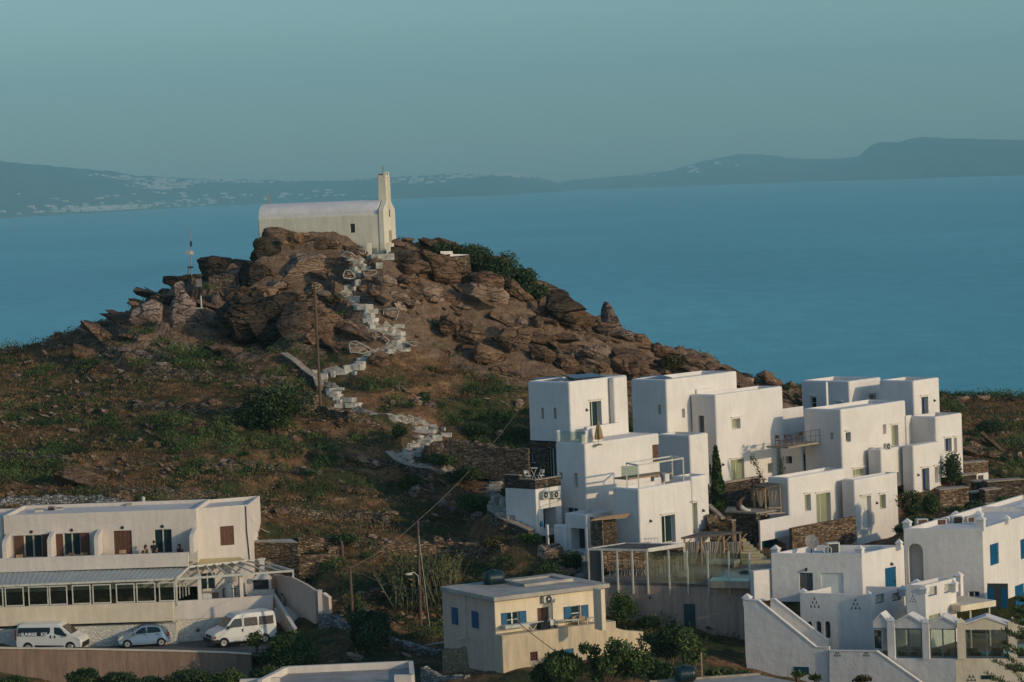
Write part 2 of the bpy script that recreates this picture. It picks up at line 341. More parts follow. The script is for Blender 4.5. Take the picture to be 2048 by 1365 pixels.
# whitewashed towns scattered on the far slopes (thousands of houses melting together: one mass each)
def town(grid, x0, x1, spots, seed):
    rr = random.Random(seed); mb = MB(); n = grid.shape[0]-1
    for (px0, px1, t0, t1, cnt) in spots:
        for _ in range(cnt):
            px = rr.triangular(px0, px1); i = int((px-x0)/(x1-x0)*n); j = int(rr.uniform(t0, t1)*34)
            if not 0 <= i <= n: continue
            q = grid[i, min(j, 34)]; s = rr.uniform(5, 17)*q[1]/14000; h = rr.uniform(3, 8)*q[1]/14000; x = q[0]+rr.uniform(-20, 20)
            mb.box(x-s, q[1]-s-15, q[2]-4, x+s, q[1]+s, q[2]+h)
    return mb
mb = town(I1, -150, 1150, [(180, 420, .78, .92, 50), (250, 420, .6, .75, 80), (560, 760, .93, .99, 30), (350, 600, .85, .98, 40), (780, 1100, .88, 1., 130), (850, 1080, .66, .9, 60), (760, 900, .5, .8, 22), (-20, 450, .03, .12, 80), (80, 320, .03, .1, 50), (300, 800, .1, .35, 30), (0, 500, .1, .35, 26)], 5)
o = mb.build('far_town', VILM); tag(o, 'whitewashed towns sprinkled over the hazy island on the left', 'town', kind='stuff')
mb = town(I2, 1080, 1850, [(1100, 1600, .3, .9, 12)], 6)
for _ in range(1): pass
o = mb.build('far_houses', VILM); tag(o, 'few pale houses on the low hazy island in the middle distance', 'houses', kind='stuff')
mb = MB(); q = P(1896, 283, I3[60, 30][1]); s = 22
mb.box(q.x-s, q.y-s, q.z-60, q.x+s, q.y+s, q.z-8); mb.hexa([(q.x-s, q.y-s, q.z-8), (q.x+s, q.y-s, q.z-8), (q.x+s, q.y+s, q.z-8), (q.x-s, q.y+s, q.z-8)], [(q.x-1, q.y-1, q.z+16), (q.x+1, q.y-1, q.z+16), (q.x+1, q.y+1, q.z+16), (q.x-1, q.y+1, q.z+16)])
# ------------------------------------------------------------------ haze
mb = MB(); mb.box(-16000, -400, SEA-1.0, 16000, 33000, 1300)
hz = mb.build('haze', None); tag(hz, 'thin blue sea haze over the strait', 'haze', kind='stuff')
m, N, L = nodes('haze'); N.remove(N['Principled BSDF']); pv = N.new('ShaderNodeVolumePrincipled')
pv.inputs['Color'].default_value = HAZECOL; pv.inputs['Density'].default_value = HAZED; pv.inputs['Anisotropy'].default_value = .0
L.new(pv.outputs[0], N['Material Output'].inputs['Volume']); hz.data.materials.append(m)
# ------------------------------------------------------------------ terrain heightfield from measured points
CP = [ # photo x, photo y, distance
 (0,712,268),(0,800,255),(0,900,240),(0,980,228),(0,1025,222),
 (130,690,268),(130,800,254),(130,930,236),(150,1020,223),
 (230,652,268),(300,612,268),(300,700,260),(300,800,250),(300,900,238),(300,985,226),
 (400,600,268),(400,690,262),(380,990,226),(420,560,272),
 (490,550,274),(500,650,266),(500,720,258),(500,800,248),(500,900,237),(500,1000,227),(520,1080,219),
 (545,470,272.7),(625,474,272.7),(690,494,272.4),(640,560,269.5),(600,712,257),(640,760,253),(640,810,247),(600,860,243),(620,930,236),(620,1010,228),(620,1070,221),(640,1140,215),(700,1230,207),(720,1300,200),
 (740,512,273),(760,530,270),(750,600,264),(760,700,258),(740,750,253),(750,800,248),(760,860,243),(760,930,237),(760,1000,230),(760,1070,222),(800,1150,216),(820,1230,209),(850,1300,201),(800,1365,192),
 (860,500,281),(940,515,281),(900,600,272),(880,700,262),(900,760,255),(900,850,247),(900,930,240),(930,1000,233),(940,1060,226),(960,1120,220),
 (1040,560,285),(1060,640,275),(1040,720,265),(1060,780,256),(1020,850,248),(1040,920,241),
 (1150,625,288),(1180,700,277),(1200,760,268),(1280,690,290),(1300,760,274),(1380,716,292),(1400,762,280),
 (1440,756,298),(1500,760,302),(1590,784,303),(1700,790,306),(1900,796,310),(1900,870,284),(1960,800,314),(2048,812,318),(1950,930,262),(2048,860,292),(2048,940,262),(1990,985,250),
 (970,960,238),(1000,1010,231),(1005,973,222),(1032,1016,219.5),(1056,1058,217.5),(1085,1085,216),(1125,1108,215),(1110,1104,219),(1100,1100,217.5),(1150,1108,222),(1200,1108,222),(1795,1066,234.5),(1800,1082,230),(1835,1072,229),(2040,1340,205),(1960,1335,207),(1860,1325,207),(2090,1330,206),(1150,1110,216),(1170,1150,213),
 (1300,1115,214),(1500,1120,218),(1560,1075,226),(1420,1035,228),(1620,1120,218),(1640,1075,228),(1750,1112,226),(1760,1150,212),(1880,1045,226),(1900,1090,214),(2048,1040,226),(2040,1090,214),
 (1500,920,246),(1700,900,256),(1850,960,244),(1250,900,246),(1150,900,244),(1400,860,258),(1600,860,272),(1720,850,280),
 (1225,1200,207),(1300,1250,202),(1400,1290,197),(1500,1335,192),(1100,1220,206),(1130,1352,185),(1240,1352,184),(1000,1352,186),(1250,1280,199),(900,1280,204),
 (1700,1330,197),(1900,1330,197),(2048,1330,197),
 (600,1350,192),(480,1375,192),(300,1400,196),(0,1400,196),(-150,1400,196),
 (-150,730,266),(-150,900,240),(-150,1020,222)]
pts = [P(*c) for c in CP]
HW = [(-34, 212, -31.6), (-20, 212, -31.6), (-60, 212, -31.6), (-34, 207, -32.4), (-20, 207, -32.4), (-28, 200, -34.5), (-18,200,-34), (-16,216,-29.5),
 (-60, 330, -38), (-30, 320, -34), (0, 330, -36), (30, 340, -42), (70, 350, -46), (-95, 320, -46), (110, 350, -55),
 (-60, 400, -75), (0, 400, -78), (60, 410, -80), (120, 400, -80), (-120, 380, -80), (-110, 268, -22), (-110, 230, -26), (110, 300, -30), (110, 240, -30),
 (-60, 175, -39), (-20, 175, -39), (20, 175, -38), (60, 175, -38), (-60, 140, -42), (0, 140, -41), (60, 140, -41), (110, 175, -38), (-110, 175, -36),
 (0, 90, -42), (-80, 90, -42), (80, 90, -42)]
A = np.array([(p.x, p.y, p.z) for p in pts]+HW)
def _tps(r2): return np.where(r2 > 0, r2*np.log(np.maximum(r2, 1e-9)), 0)
n = len(A); D2 = ((A[:, None, :2]-A[None, :, :2])/30)**2; K = _tps(D2.sum(2))+np.eye(n)*.004
Pm = np.c_[np.ones(n), A[:, :2]/30]; Am = np.block([[K, Pm], [Pm.T, np.zeros((3, 3))]]); W = np.linalg.solve(Am, np.r_[A[:, 2], 0, 0, 0])
def tps(x, y, W=W, n=n):
    sh = x.shape; x = x.ravel(); y = y.ravel(); out = np.empty(len(x))
    for i in range(0, len(x), 20000):
        dx = (x[i:i+20000, None]-A[None, :, 0])/30; dy = (y[i:i+20000, None]-A[None, :, 1])/30
        out[i:i+20000] = _tps(dx*dx+dy*dy) @ W[:n]+W[n]+W[n+1]*x[i:i+20000]/30+W[n+2]*y[i:i+20000]/30
    return out.reshape(sh)
def rockmask(x, y, z):
    """where the knoll is bare schist"""
    a = np.exp(-(((x+8-.35*(y-270))/34)**4+((y-277)/17)**4))
    b = np.exp(-(((x-20)/24)**4+((y-280+.05*x)/17)**4))
    m = np.clip(np.maximum(a, b)*1.35+.55*fbm(x/7, y/7, 0, 3, 5), 0, 1)
    m = np.where(x < -36, m*np.clip((x+46)/10, 0, 1), m)
    return m
def height(x, y):
    inner = (np.abs(x) < 130) & (y > 60) & (y < 420)
    z = tps(x, y)
    far = -SEAD-6+0*x
    d = np.maximum(0, np.maximum(y-400, 0)/140+np.maximum(np.abs(x)-120, 0)/260)
    t = np.clip(d, 0, 1); t = t*t*(3-2*t)
    z = np.clip(z, -130, 2); base = np.where(y < 60, -42, z)
    base = np.where(np.abs(x) > 120, np.interp(y, [-200, 200, 300, 420], [-44, -36, -30, -85])+0*x*.0, base) if False else base
    z = base*(1-t)+far*t
    m = rockmask(x, y, z)
    w = vn(x/9, y/9, 0, 31)*2.2
    s = z*1.0+x*.30+w                      # dipping beds
    st = 1.75; q = s/st; fr = q-np.floor(q); stair = (np.floor(q)+np.clip((fr-.62)/.38, 0, 1)**1.5)*st
    z2 = z+(stair-s+.5)*1.15*m
    z2 = z2+m*(1.3*fbm(x/3.2, y/2.0, 0, 5, 11)+.5*fbm(x/1.1, y/.8, 0, 3, 17))
    # old terraces and tussocky ground on the soft slopes
    soft = (1-m)*np.clip((y-218)/8, 0, 1)*np.clip((345-y)/20, 0, 1)*np.clip((30-x)/10, 0, 1)
    tz = (z+vn(x/14, y/14, 0, 41)*1.3)/2.1; fr = tz-np.floor(tz); ts = (np.floor(tz)+np.clip((fr-.55)/.45, 0, 1)**1.3)*2.1-vn(x/14, y/14, 0, 41)*1.3
    z2 = z2+(ts-z+.3)*.62*soft+.28*fbm(x/1.6, y/1.6, 0, 4, 23)
    return z2
SEAD = 112.
STEP = .31
xi = np.arange(-62, 62, STEP); yi = np.arange(196, 318, STEP)
def grow(a, lo, hi):
    L_, R_ = [a[0]], [a[-1]]; s = STEP
    while L_[-1] > lo: s *= 1.22; L_.append(L_[-1]-s)
    s = STEP
    while R_[-1] < hi: s *= 1.22; R_.append(R_[-1]+s)
    return np.r_[L_[::-1][:-1], a, R_[1:]]
xs = grow(xi, -700, 700); ys = grow(yi, -300, 900)
GX, GY = np.meshgrid(xs, ys, indexing='ij'); GZ = height(GX, GY)
def TZ(x, y):
    i = int(np.clip(np.searchsorted(xs, x)-1, 0, len(xs)-2)); j = int(np.clip(np.searchsorted(ys, y)-1, 0, len(ys)-2))
    u = (x-xs[i])/(xs[i+1]-xs[i]); v = (y-ys[j])/(ys[j+1]-ys[j])
    return float(GZ[i, j]*(1-u)*(1-v)+GZ[i+1, j]*u*(1-v)+GZ[i, j+1]*(1-u)*v+GZ[i+1, j+1]*u*v)
def G(px, py, y0=188, y1=345):
    """ground point seen at a photo pixel"""
    d = ray(px, py); Y = y0; last = y0
    while Y < y1:
        p = d*(Y/d.y)
        if TZ(p.x, p.y) > p.z:
            a, b = last, Y
            for _ in range(8):
                c = (a+b)/2; p = d*(c/d.y)
                if TZ(p.x, p.y) > p.z: b = c
                else: a = c
            return d*(b/d.y)
        last = Y; Y += .6
    return None
nx, ny = GX.shape
idx = (np.arange(nx-1)[:, None]*ny+np.arange(ny-1)[None, :]).ravel(); quads = np.c_[idx, idx+ny, idx+ny+1, idx+1]
m, N, L = nodes('hillside_ground'); b = N['Principled BSDF']; b.inputs['Roughness'].default_value = 1; b.inputs['Specular IOR Level'].default_value = .05
g = N.new('ShaderNodeNewGeometry').outputs['Position']; at = N.new('ShaderNodeAttribute'); at.attribute_name = 'rock'
n1 = nz(N, L, g, .16, 5, .6); n2 = nz(N, L, g, 1.3, 6, .7); n3 = nz(N, L, g, 7, 4, .7)
soil = ramp(N, L, n2.outputs['Fac'], [(.3, (.10, .064, .04)), (.48, (.20, .112, .058)), (.6, (.32, .18, .088)), (.75, (.42, .28, .145))])
grn = ramp(N, L, n2.outputs['Fac'], [(.3, (.03, .04, .02)), (.55, (.07, .078, .032)), (.75, (.16, .12, .052))])
k = ramp(N, L, n1.outputs['Fac'], [(.42, (0, 0, 0)), (.56, (1, 1, 1))]); c = mix(N, L, k, soil, grn)
c = mix(N, L, 1., c, ramp(N, L, n3.outputs['Fac'], [(.3, (.45, .45, .45)), (.62, (1.15, 1.15, 1.15))]), 'MULTIPLY')
mp = N.new('ShaderNodeMapping'); mp.inputs['Rotation'].default_value = (R(8), R(20), 0); mp.inputs['Scale'].default_value = (.4, .4, 2.8); L.new(g, mp.inputs[0])
st = nz(N, L, mp.outputs[0], 1.1, 8, .72)
rk = ramp(N, L, mix(N, L, .5, st.outputs['Fac'], n2.outputs['Fac']), [(.34, (.08, .056, .04)), (.5, (.21, .14, .093)), (.66, (.35, .24, .16))])
rk = mix(N, L, 1., rk, ramp(N, L, n3.outputs['Fac'], [(.3, (.6, .6, .6)), (.6, (1.1, 1.1, 1.1))]), 'MULTIPLY')
mr = N.new('ShaderNodeMath'); mr.operation = 'MULTIPLY_ADD'; mr.inputs[1].default_value = 1.; sub = N.new('ShaderNodeMath'); sub.operation = 'MULTIPLY_ADD'; sub.inputs[1].default_value = 1.4; sub.inputs[2].default_value = -.7
L.new(n2.outputs['Fac'], sub.inputs[0]); L.new(at.outputs['Fac'], mr.inputs[0]); L.new(sub.outputs[0], mr.inputs[2])
mf = ramp(N, L, mr.outputs[0], [(.38, (0, 0, 0)), (.5, (1, 1, 1))]); c = mix(N, L, mf, c, rk); L.new(c, b.inputs['Base Color'])
hb = mix(N, L, .5, st.outputs['Fac'], n3.outputs['Fac']); bp = N.new('ShaderNodeBump'); bp.inputs['Strength'].default_value = 1.; bp.inputs['Distance'].default_value = .4
L.new(hb, bp.inputs['Height']); L.new(bp.outputs[0], b.inputs['Normal'])
ground = mesh_obj('hill_ground', np.c_[GX.ravel(), GY.ravel(), GZ.ravel()], quads, m, smooth=False, loc=(0, 0, 0)); tag(ground, kind='structure')
RM = rockmask(GX, GY, GZ); aa = ground.data.attributes.new('rock', 'FLOAT', 'POINT'); aa.data.foreach_set('value', RM.ravel().astype(np.float32))
EXC = []
def riser(x, y):
    tz = (tps(x, y)+vn(x/14, y/14, 0, 41)*1.3)/2.1; fr = tz-np.floor(tz); return (fr > .6)*1.
def rmask(x, y): return float(rockmask(np.array([x]), np.array([y]), 0)[0])

# ------------------------------------------------------------------ rocks
def rock_mesh(poly, Y, thick, seed, back=.5, facets=22, rough=.05, nu=None, nv=None):
    """closed rock whose silhouette seen from the camera follows poly (photo pixels) at distance Y, `thick` metres deep"""
    q = np.array(poly, float); cx, cy = q[:, 0].mean(), q[:, 1].mean(); s = mpp(Y)
    ext = max(np.ptp(q[:, 0]), np.ptp(q[:, 1]))*s
    nu = nu or int(min(170, max(24, ext*20))); nv = nv or max(12, nu//2); rr = np.random.default_rng(seed)
    th = np.linspace(0, 2*np.pi, nu, endpoint=False); rad = np.zeros(nu)
    a = q-np.array([cx, cy]); bb = np.roll(a, -1, 0)
    for i, t in enumerate(th):
        d = np.array([math.cos(t), math.sin(t)]); best = 0
        for p0, p1 in zip(a, bb):
            e = p1-p0; den = d[0]*e[1]-d[1]*e[0]
            if abs(den) < 1e-9: continue
            k = (p0[0]*e[1]-p0[1]*e[0])/den; w_ = (p0[0]*d[1]-p0[1]*d[0])/den
            if k > 0 and -1e-6 <= w_ <= 1+1e-6: best = max(best, k)
        rad[i] = best or rad[i-1]
    rad = rad*(1+.045*_h(np.floor(th*11/6.283+rr.uniform()), np.zeros(nu), np.zeros(nu), seed)+.02*_h(np.floor(th*29/6.283), np.zeros(nu), np.ones(nu), seed))
    ph = np.linspace(0, np.pi, nv+1); C = np.cos(ph); sgn = np.sign(C); dep = sgn*np.abs(C)**.8
    inpl = (1-np.abs(dep)**2.6)**(1/2.3)
    T, I = np.meshgrid(th, inpl, indexing='xy'); RR = rad[None, :]*I*s
    X = RR*np.cos(T); Z = -RR*np.sin(T); Dp = np.repeat(dep[:, None], nu, 1)*thick*.5
    pts = np.stack([X, Dp, Z], -1).reshape(-1, 3); ex = np.abs(pts).max(0)+1e-6
    # chisel flat facets on the front, leaving the outline mostly alone
    for _ in range(facets):
        nrm = rr.normal(size=3)*np.array([.42, 1., .5]); nrm[1] = -abs(nrm[1])-.15; nrm /= np.linalg.norm(nrm)
        sup = (np.abs(nrm)*ex).sum(); dd = pts @ nrm; hmax = dd.max(); h = hmax*rr.uniform(.42, .85); over = np.maximum(0, dd-h)
        pts = pts-over[:, None]*nrm*.92
    rn = rr.uniform(0, 50); L_ = max(ext, .6)
    n_ = fbm(pts[:, 0]/L_*3+rn, pts[:, 1]/L_*3, pts[:, 2]/L_*4, 4, seed % 97); st_ = vn(pts[:, 0]*.25+rn, pts[:, 1]*.25, pts[:, 2]*3.0+pts[:, 0]*1.2, 5)
    dirs = pts/(np.linalg.norm(pts, axis=1)[:, None]+1e-6)
    lc = (pts[:, 2]*.93+pts[:, 0]*.36+.18*n_*L_)/max(.16, L_*.10); lay = _h(np.floor(lc), np.zeros(len(lc)), np.zeros(len(lc)), seed); fr = lc-np.floor(lc); gap = np.where(fr < .16, -1., 0)
    bl = vn(pts[:, 0]/L_*2.2+rn, pts[:, 1]/L_*2, pts[:, 2]/L_*2.2, 8); blk_ = np.round(bl*2.2)/2.2
    w2 = np.array([.6, 1.2, .4])
    pts = pts+dirs*(n_*rough*1.5*L_**.7)[:, None]+dirs*((lay*.7+gap*.8)*rough*.8*L_**.8)[:, None]*w2+dirs*(blk_*rough*1.1*L_**.8)[:, None]*w2
    c = P(cx, cy, Y); V = pts+np.array([c.x, c.y+thick*.5*back, c.z])
    Fc = np.array([[j*nu+i, j*nu+(i+1) % nu, (j+1)*nu+(i+1) % nu, (j+1)*nu+i] for j in range(nv) for i in range(nu)])[:, ::-1]
    return V, Fc
def rock(poly, Y=None, thick=None, m=None, seed=None, name='boulder', label=None, group=None, zo=None, ox=0, oy=0, k=1., rough=.055, facets=24, lift=0, cat='rock', parent=None):
    poly = [(ox+x/k, oy+y/k) for x, y in poly]
    xs_ = [p[0] for p in poly]; ys_ = [p[1] for p in poly]; wd = (max(xs_)-min(xs_)); hd = max(ys_)-min(ys_)
    if Y is None:
        gp = G(sum(xs_)/len(xs_), max(ys_)-hd*.12); Y = gp.y if gp else 290
    else:
        gp = G(sum(xs_)/len(xs_), max(ys_)-hd*.1)
        if gp and Y > gp.y-.2 and gp.y > Y-7: Y = gp.y-.2
    cxx, cyy = sum(xs_)/len(xs_), sum(ys_)/len(ys_); poly = [(cxx+(x-cxx)*1.09, cyy+(y-cyy)*1.09) for x, y in poly]
    Y += lift
    thick = thick or mpp(Y)*min(wd, hd*1.8)*.9
    seed = seed or int(sum(xs_)*7+sum(ys_)*3)
    V, Fc = rock_mesh(poly, Y, thick, seed, rough=rough, facets=facets)
    o = mesh_obj(name, V, Fc, m or ROCK, parent); tag(o, label, cat if label else None, group); o['_Y'] = Y
    del o['_Y']; return o
def bb(x, y, w, h, seed=1, n=9, ex=.8):
    r = random.Random(seed); out = []
    for i in range(n):
        t = 2*math.pi*(i+r.uniform(-.25, .25))/n; c, s_ = math.cos(t), math.sin(t); q = r.uniform(.86, 1.04)
        out.append((x+w/2*q*math.copysign(abs(c)**ex, c), y+h/2*q*math.copysign(abs(s_)**ex, s_)))
    return out
# ------------------------------------------------------------------ building blocks
def mk_glass():
    m, N, L = nodes('clear_glass'); N.remove(N['Principled BSDF']); t = N.new('ShaderNodeBsdfTransparent'); t.inputs[0].default_value = (.72, .80, .76, 1)
    g = N.new('ShaderNodeBsdfGlossy'); g.inputs['Roughness'].default_value = .08; g.inputs[0].default_value = (.8, .85, .85, 1); x = N.new('ShaderNodeMixShader'); x.inputs[0].default_value = .16
    L.new(t.outputs[0], x.inputs[1]); L.new(g.outputs[0], x.inputs[2]); L.new(x.outputs[0], N['Material Output'].inputs[0]); return m
CGLASS = mk_glass()
def hit(px, py, C, n):
    d = ray(px, py); return d*(C.dot(n)/d.dot(n))
def PZ(px, py, z):
    d = ray(px, py); return d*(z/d.z)
class Face:
    def __init__(s, C, u, n): s.C = Vector(C); s.u = Vector(u).normalized(); s.n = Vector(n).normalized()
    def st(s, px, py):
        q = hit(px, py, s.C, s.n)-s.C; return q.dot(s.u), q.z
    def pt(s, a, z, d=0): return s.C+s.u*a+Vector((0, 0, z))+s.n*d
    def rect(s, x0, y0, x1, y1):
        ym = (y0+y1)/2; xm = (x0+x1)/2; a0, _ = s.st(x0, ym); a1, _ = s.st(x1, ym); _, z1 = s.st(xm, y0); _, z0 = s.st(xm, y1)
        return min(a0, a1), z0, max(a0, a1), z1
    def boxmb(s, mb, a0, z0, a1, z1, d0, d1):   # d: outward
        mb.hexa([s.pt(a0, z0, d0), s.pt(a1, z0, d0), s.pt(a1, z0, d1), s.pt(a0, z0, d1)], [s.pt(a0, z1, d0), s.pt(a1, z1, d0), s.pt(a1, z1, d1), s.pt(a0, z1, d1)]); return mb
def solve_len(C, d, target):
    lo, hi = 0.01, 60
    f0 = proj(C+d*lo)[0]-target
    for _ in range(50):
        m_ = (lo+hi)/2; f = proj(C+d*m_)[0]-target
        if (f > 0) == (f0 > 0): lo = m_
        else: hi = m_
    return lo
def boolean(o, cut):
    md = o.modifiers.new('b', 'BOOLEAN'); md.object = cut; md.operation = 'DIFFERENCE'; md.solver = 'EXACT'
    dg = bpy.context.evaluated_depsgraph_get(); me = bpy.data.meshes.new_from_object(o.evaluated_get(dg)); o.modifiers.clear(); old = o.data; o.data = me
    bpy.data.meshes.remove(old); cm = cut.data; bpy.data.objects.remove(cut); bpy.data.meshes.remove(cm)
def fill(parent, f, a0, z0, a1, z1, kind, dep):
    """put the joinery of an opening in place, set back `dep` metres from the wall face"""
    w_ = a1-a0; h_ = z1-z0; t = .055
    if kind in ('fdoor', 'win', 'winw', 'fdoorc', 'winc', 'fdoorn', 'winb'):
        fm = {'winw': FRAMEW}.get(kind, FRAME)
        if kind in ('fdoorn',): fm = FRAME
        mb = MB(); n = 2 if ('fdoor' in kind or w_ > .75) else 1
        f.boxmb(mb, a0, z0, a0+t, z1, -dep-.05, -dep); f.boxmb(mb, a1-t, z0, a1, z1, -dep-.05, -dep)
        f.boxmb(mb, a0+t, z1-t, a1-t, z1, -dep-.05, -dep); f.boxmb(mb, a0+t, z0, a1-t, z0+t*1.2, -dep-.05, -dep)
        if n == 2: f.boxmb(mb, (a0+a1)/2-t*.8, z0+t*1.2, (a0+a1)/2+t*.8, z1-t, -dep-.048, -dep+.01)
        if kind in ('winw', 'winb'): f.boxmb(mb, a0+t, (z0+z1)/2-.025, a1-t, (z0+z1)/2+.025, -dep-.046, -dep+.004)
        o = mb.build('door' if 'fdoor' in kind else 'window', fm, parent)
        gm = CURT if kind.endswith('c') else (NAVY if kind.endswith('n') else GLASS)
        f.boxmb(MB(), 0, 0, 0, 0, 0, 0)
        mb = MB(); f.boxmb(mb, a0+t*.5, z0+t*.5, a1-t*.5, z1-t*.5, -dep-.035, -dep-.02); mb.build('pane', gm, o)
        return o
    if kind.startswith('leaf'):
        m = {'leaf_b': BLUE, 'leaf_n': NAVY, 'leaf_w': FRAMEW, 'leaf_g': GREYD, 'leaf_t': TEALD, 'leaf_br': WOODB, 'leaf_roll': FRAMEW}[kind]
        mb = MB(); f.boxmb(mb, a0, z0, a1, z1, -dep-.05, -dep)
        if kind in ('leaf_b', 'leaf_br'):
            for q in range(1, 4): f.boxmb(mb, a0+w_*q/4-.012, z0+.05, a0+w_*q/4+.012, z1-.05, -dep, -dep+.015)
        elif kind == 'leaf_w':
            f.boxmb(mb, a0+w_*.25, z0+h_*.66, a1-w_*.25, z0+h_*.86, -dep, -dep+.02); f.boxmb(mb, a0+w_*.15, z0+h_*.1, a1-w_*.15, z0+h_*.5, -dep, -dep+.02)
        elif kind == 'leaf_roll':
            for q in range(1, 12): f.boxmb(mb, a0, z0+h_*q/12-.012, a1, z0+h_*q/12, -dep, -dep+.012)
        o = mb.build('shutter' if kind == 'leaf_roll' or (kind == 'leaf_br' and h_ < 1.6) else 'door', m, parent)
        if kind not in ('leaf_roll',):
            mb = MB(); f.boxmb(mb, a1-.16, z0+h_*.45, a1-.11, z0+h_*.45+.12, -dep+.0, -dep+.06); mb.build('handle', METD, o)
        return o
def block(parent, px, py, Y, lx, rx, a=48, aL=None, bot=None, zb=None, ops=(), m=None, bev=.14, par=(.28, .3), Ld=None, Rd=None, name='wall', C=None):
    """a rectangular volume; its near vertical edge has its top at photo point (px,py), distance Y. ops: (face,x0,y0,x1,y1,kind,depth,lintel)"""
    aL = a if aL is None else aL; m = m or WHITE
    C = P(px, py, Y) if C is None else Vector(C); u = Vector((math.cos(R(a)), math.sin(R(a)), 0)); v = Vector((-math.sin(R(aL)), math.cos(R(aL)), 0))
    Lr = Rd or solve_len(C, u, rx); Ll = Ld or solve_len(C, v, lx)
    z0 = zb if zb is not None else hit(px, bot, C, Vector((0, 1, 0))).z
    base = [C, C+u*Lr, C+u*Lr+v*Ll, C+v*Ll]; lo = [Vector((p.x, p.y, z0)) for p in base]; hi = [Vector((p.x, p.y, C.z)) for p in base]
    mb = MB(); mb.hexa(lo, hi); o = mb.build(name, m, parent, bevel=0)
    if bev:
        bm = bmesh.new(); bm.from_mesh(o.data); off = np.array(org(o)); zt = C.z-off[2]; zl = z0-off[2]
        ed = [e for e in bm.edges if not (abs(e.verts[0].co.z-zl) < 1e-4 and abs(e.verts[1].co.z-zl) < 1e-4)]
        bmesh.ops.bevel(bm, geom=ed, offset=min(bev, Lr*.3, Ll*.3), segments=3, affect='EDGES', profile=.5); bm.to_mesh(o.data); bm.free()
    fr = Face(C, u, (math.sin(R(a)), -math.cos(R(a)), 0)); fl = Face(C, v, (-math.cos(R(aL)), -math.sin(R(aL)), 0))
    o_faces = {'r': fr, 'l': fl}
    cut = MB(); ncut = 0
    if par and min(Lr, Ll) > 1.2:
        i_, d_ = par; uu, vv = u, v
        q = [C+uu*i_+vv*i_, C+uu*(Lr-i_)+vv*i_, C+uu*(Lr-i_)+vv*(Ll-i_), C+uu*i_+vv*(Ll-i_)]
        cut.hexa([Vector((p.x, p.y, C.z-d_)) for p in q], [Vector((p.x, p.y, C.z+.5)) for p in q]); ncut += 1
    todo = []
    for op in ops:
        fc, x0, y0, x1, y1, kind, dep = op[:7]; lint = op[7] if len(op) > 7 else 0
        f = o_faces[fc]; a0, b0, a1, b1 = f.rect(x0, y0, x1, y1)
        if kind == 'arch':
            r_ = (a1-a0)/2; zc = b1-r_; prof = [(a0, b0), (a1, b0)]+[((a0+a1)/2+r_*math.cos(t), zc+r_*math.sin(t)) for t in [math.pi*i/10 for i in range(11)]]
            cut.prism([f.pt(p, q, -dep) for p, q in prof], f.n*(dep+.4)); ncut += 1
        elif kind == 'trio':     # pierced triangles laid out as a little pyramid
            s_ = (a1-a0)/3
            for (tx, tz) in ((0, 0), (1, 0), (2, 0), (.5, 1.05), (1.5, 1.05), (1, 2.1)):
                if tz*s_ > (b1-b0): continue
                x_ = a0+tx*s_; z_ = b0+tz*s_; cut.prism([f.pt(x_+.03, z_, -dep), f.pt(x_+s_-.03, z_, -dep), f.pt(x_+s_/2, z_+s_*.85, -dep)], f.n*(dep+.3)); ncut += 1
        else:
            f.boxmb(cut, a0, b0, a1, b1, -(dep+.06 if kind not in ('niche', 'dark') else dep), .4); ncut += 1
        todo.append((f, a0, b0, a1, b1, kind, dep, lint))
    if ncut:
        co = cut.build('cut', None); boolean(o, co)
        if not o.data.materials: o.data.materials.append(m)
    for f, a0, b0, a1, b1, kind, dep, lint in todo:
        if kind not in ('niche', 'dark', 'arch', 'trio'): fill(parent, f, a0, b0, a1, b1, kind, dep)
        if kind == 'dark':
            mb = MB(); f.boxmb(mb, a0+.003, b0+.003, a1-.003, b1-.003, -dep+.004, -dep+.03); mb.build('inner_wall', DARKIN, parent)  # dark sheet over the recess back, standing in for unlit depth
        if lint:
            mb = MB(); f.boxmb(mb, a0-.14, b1+.12, a1+.14, b1+.2, .002, .16); mb.build('lintel', m, parent, bevel=.025)
    o['_'] = 0; del o['_']
    return dict(o=o, r=fr, l=fl, C=C, u=u, v=v, Lr=Lr, Ll=Ll, z0=z0)
def panel(parent, name, m, f, pts, th, d=0, bev=0, cuts=()):
    """flat polygon given in photo pixels on the vertical plane f, th metres thick behind it"""
    q = [f.st(*p) for p in pts]; mb = MB(); mb.prism([f.pt(a, z, d) for a, z in q], -f.n*th); o = mb.build(name, m, parent, bevel=bev)
    return o
def lamp(parent, f, px, py, name='wall_lamp'):
    a, z = f.st(px, py); mb = MB(); f.boxmb(mb, a-.05, z-.12, a+.05, z+.1, .0, .04); f.boxmb(mb, a-.07, z-.1, a+.07, z+.04, .04, .16); mb.build(name, METD, parent)
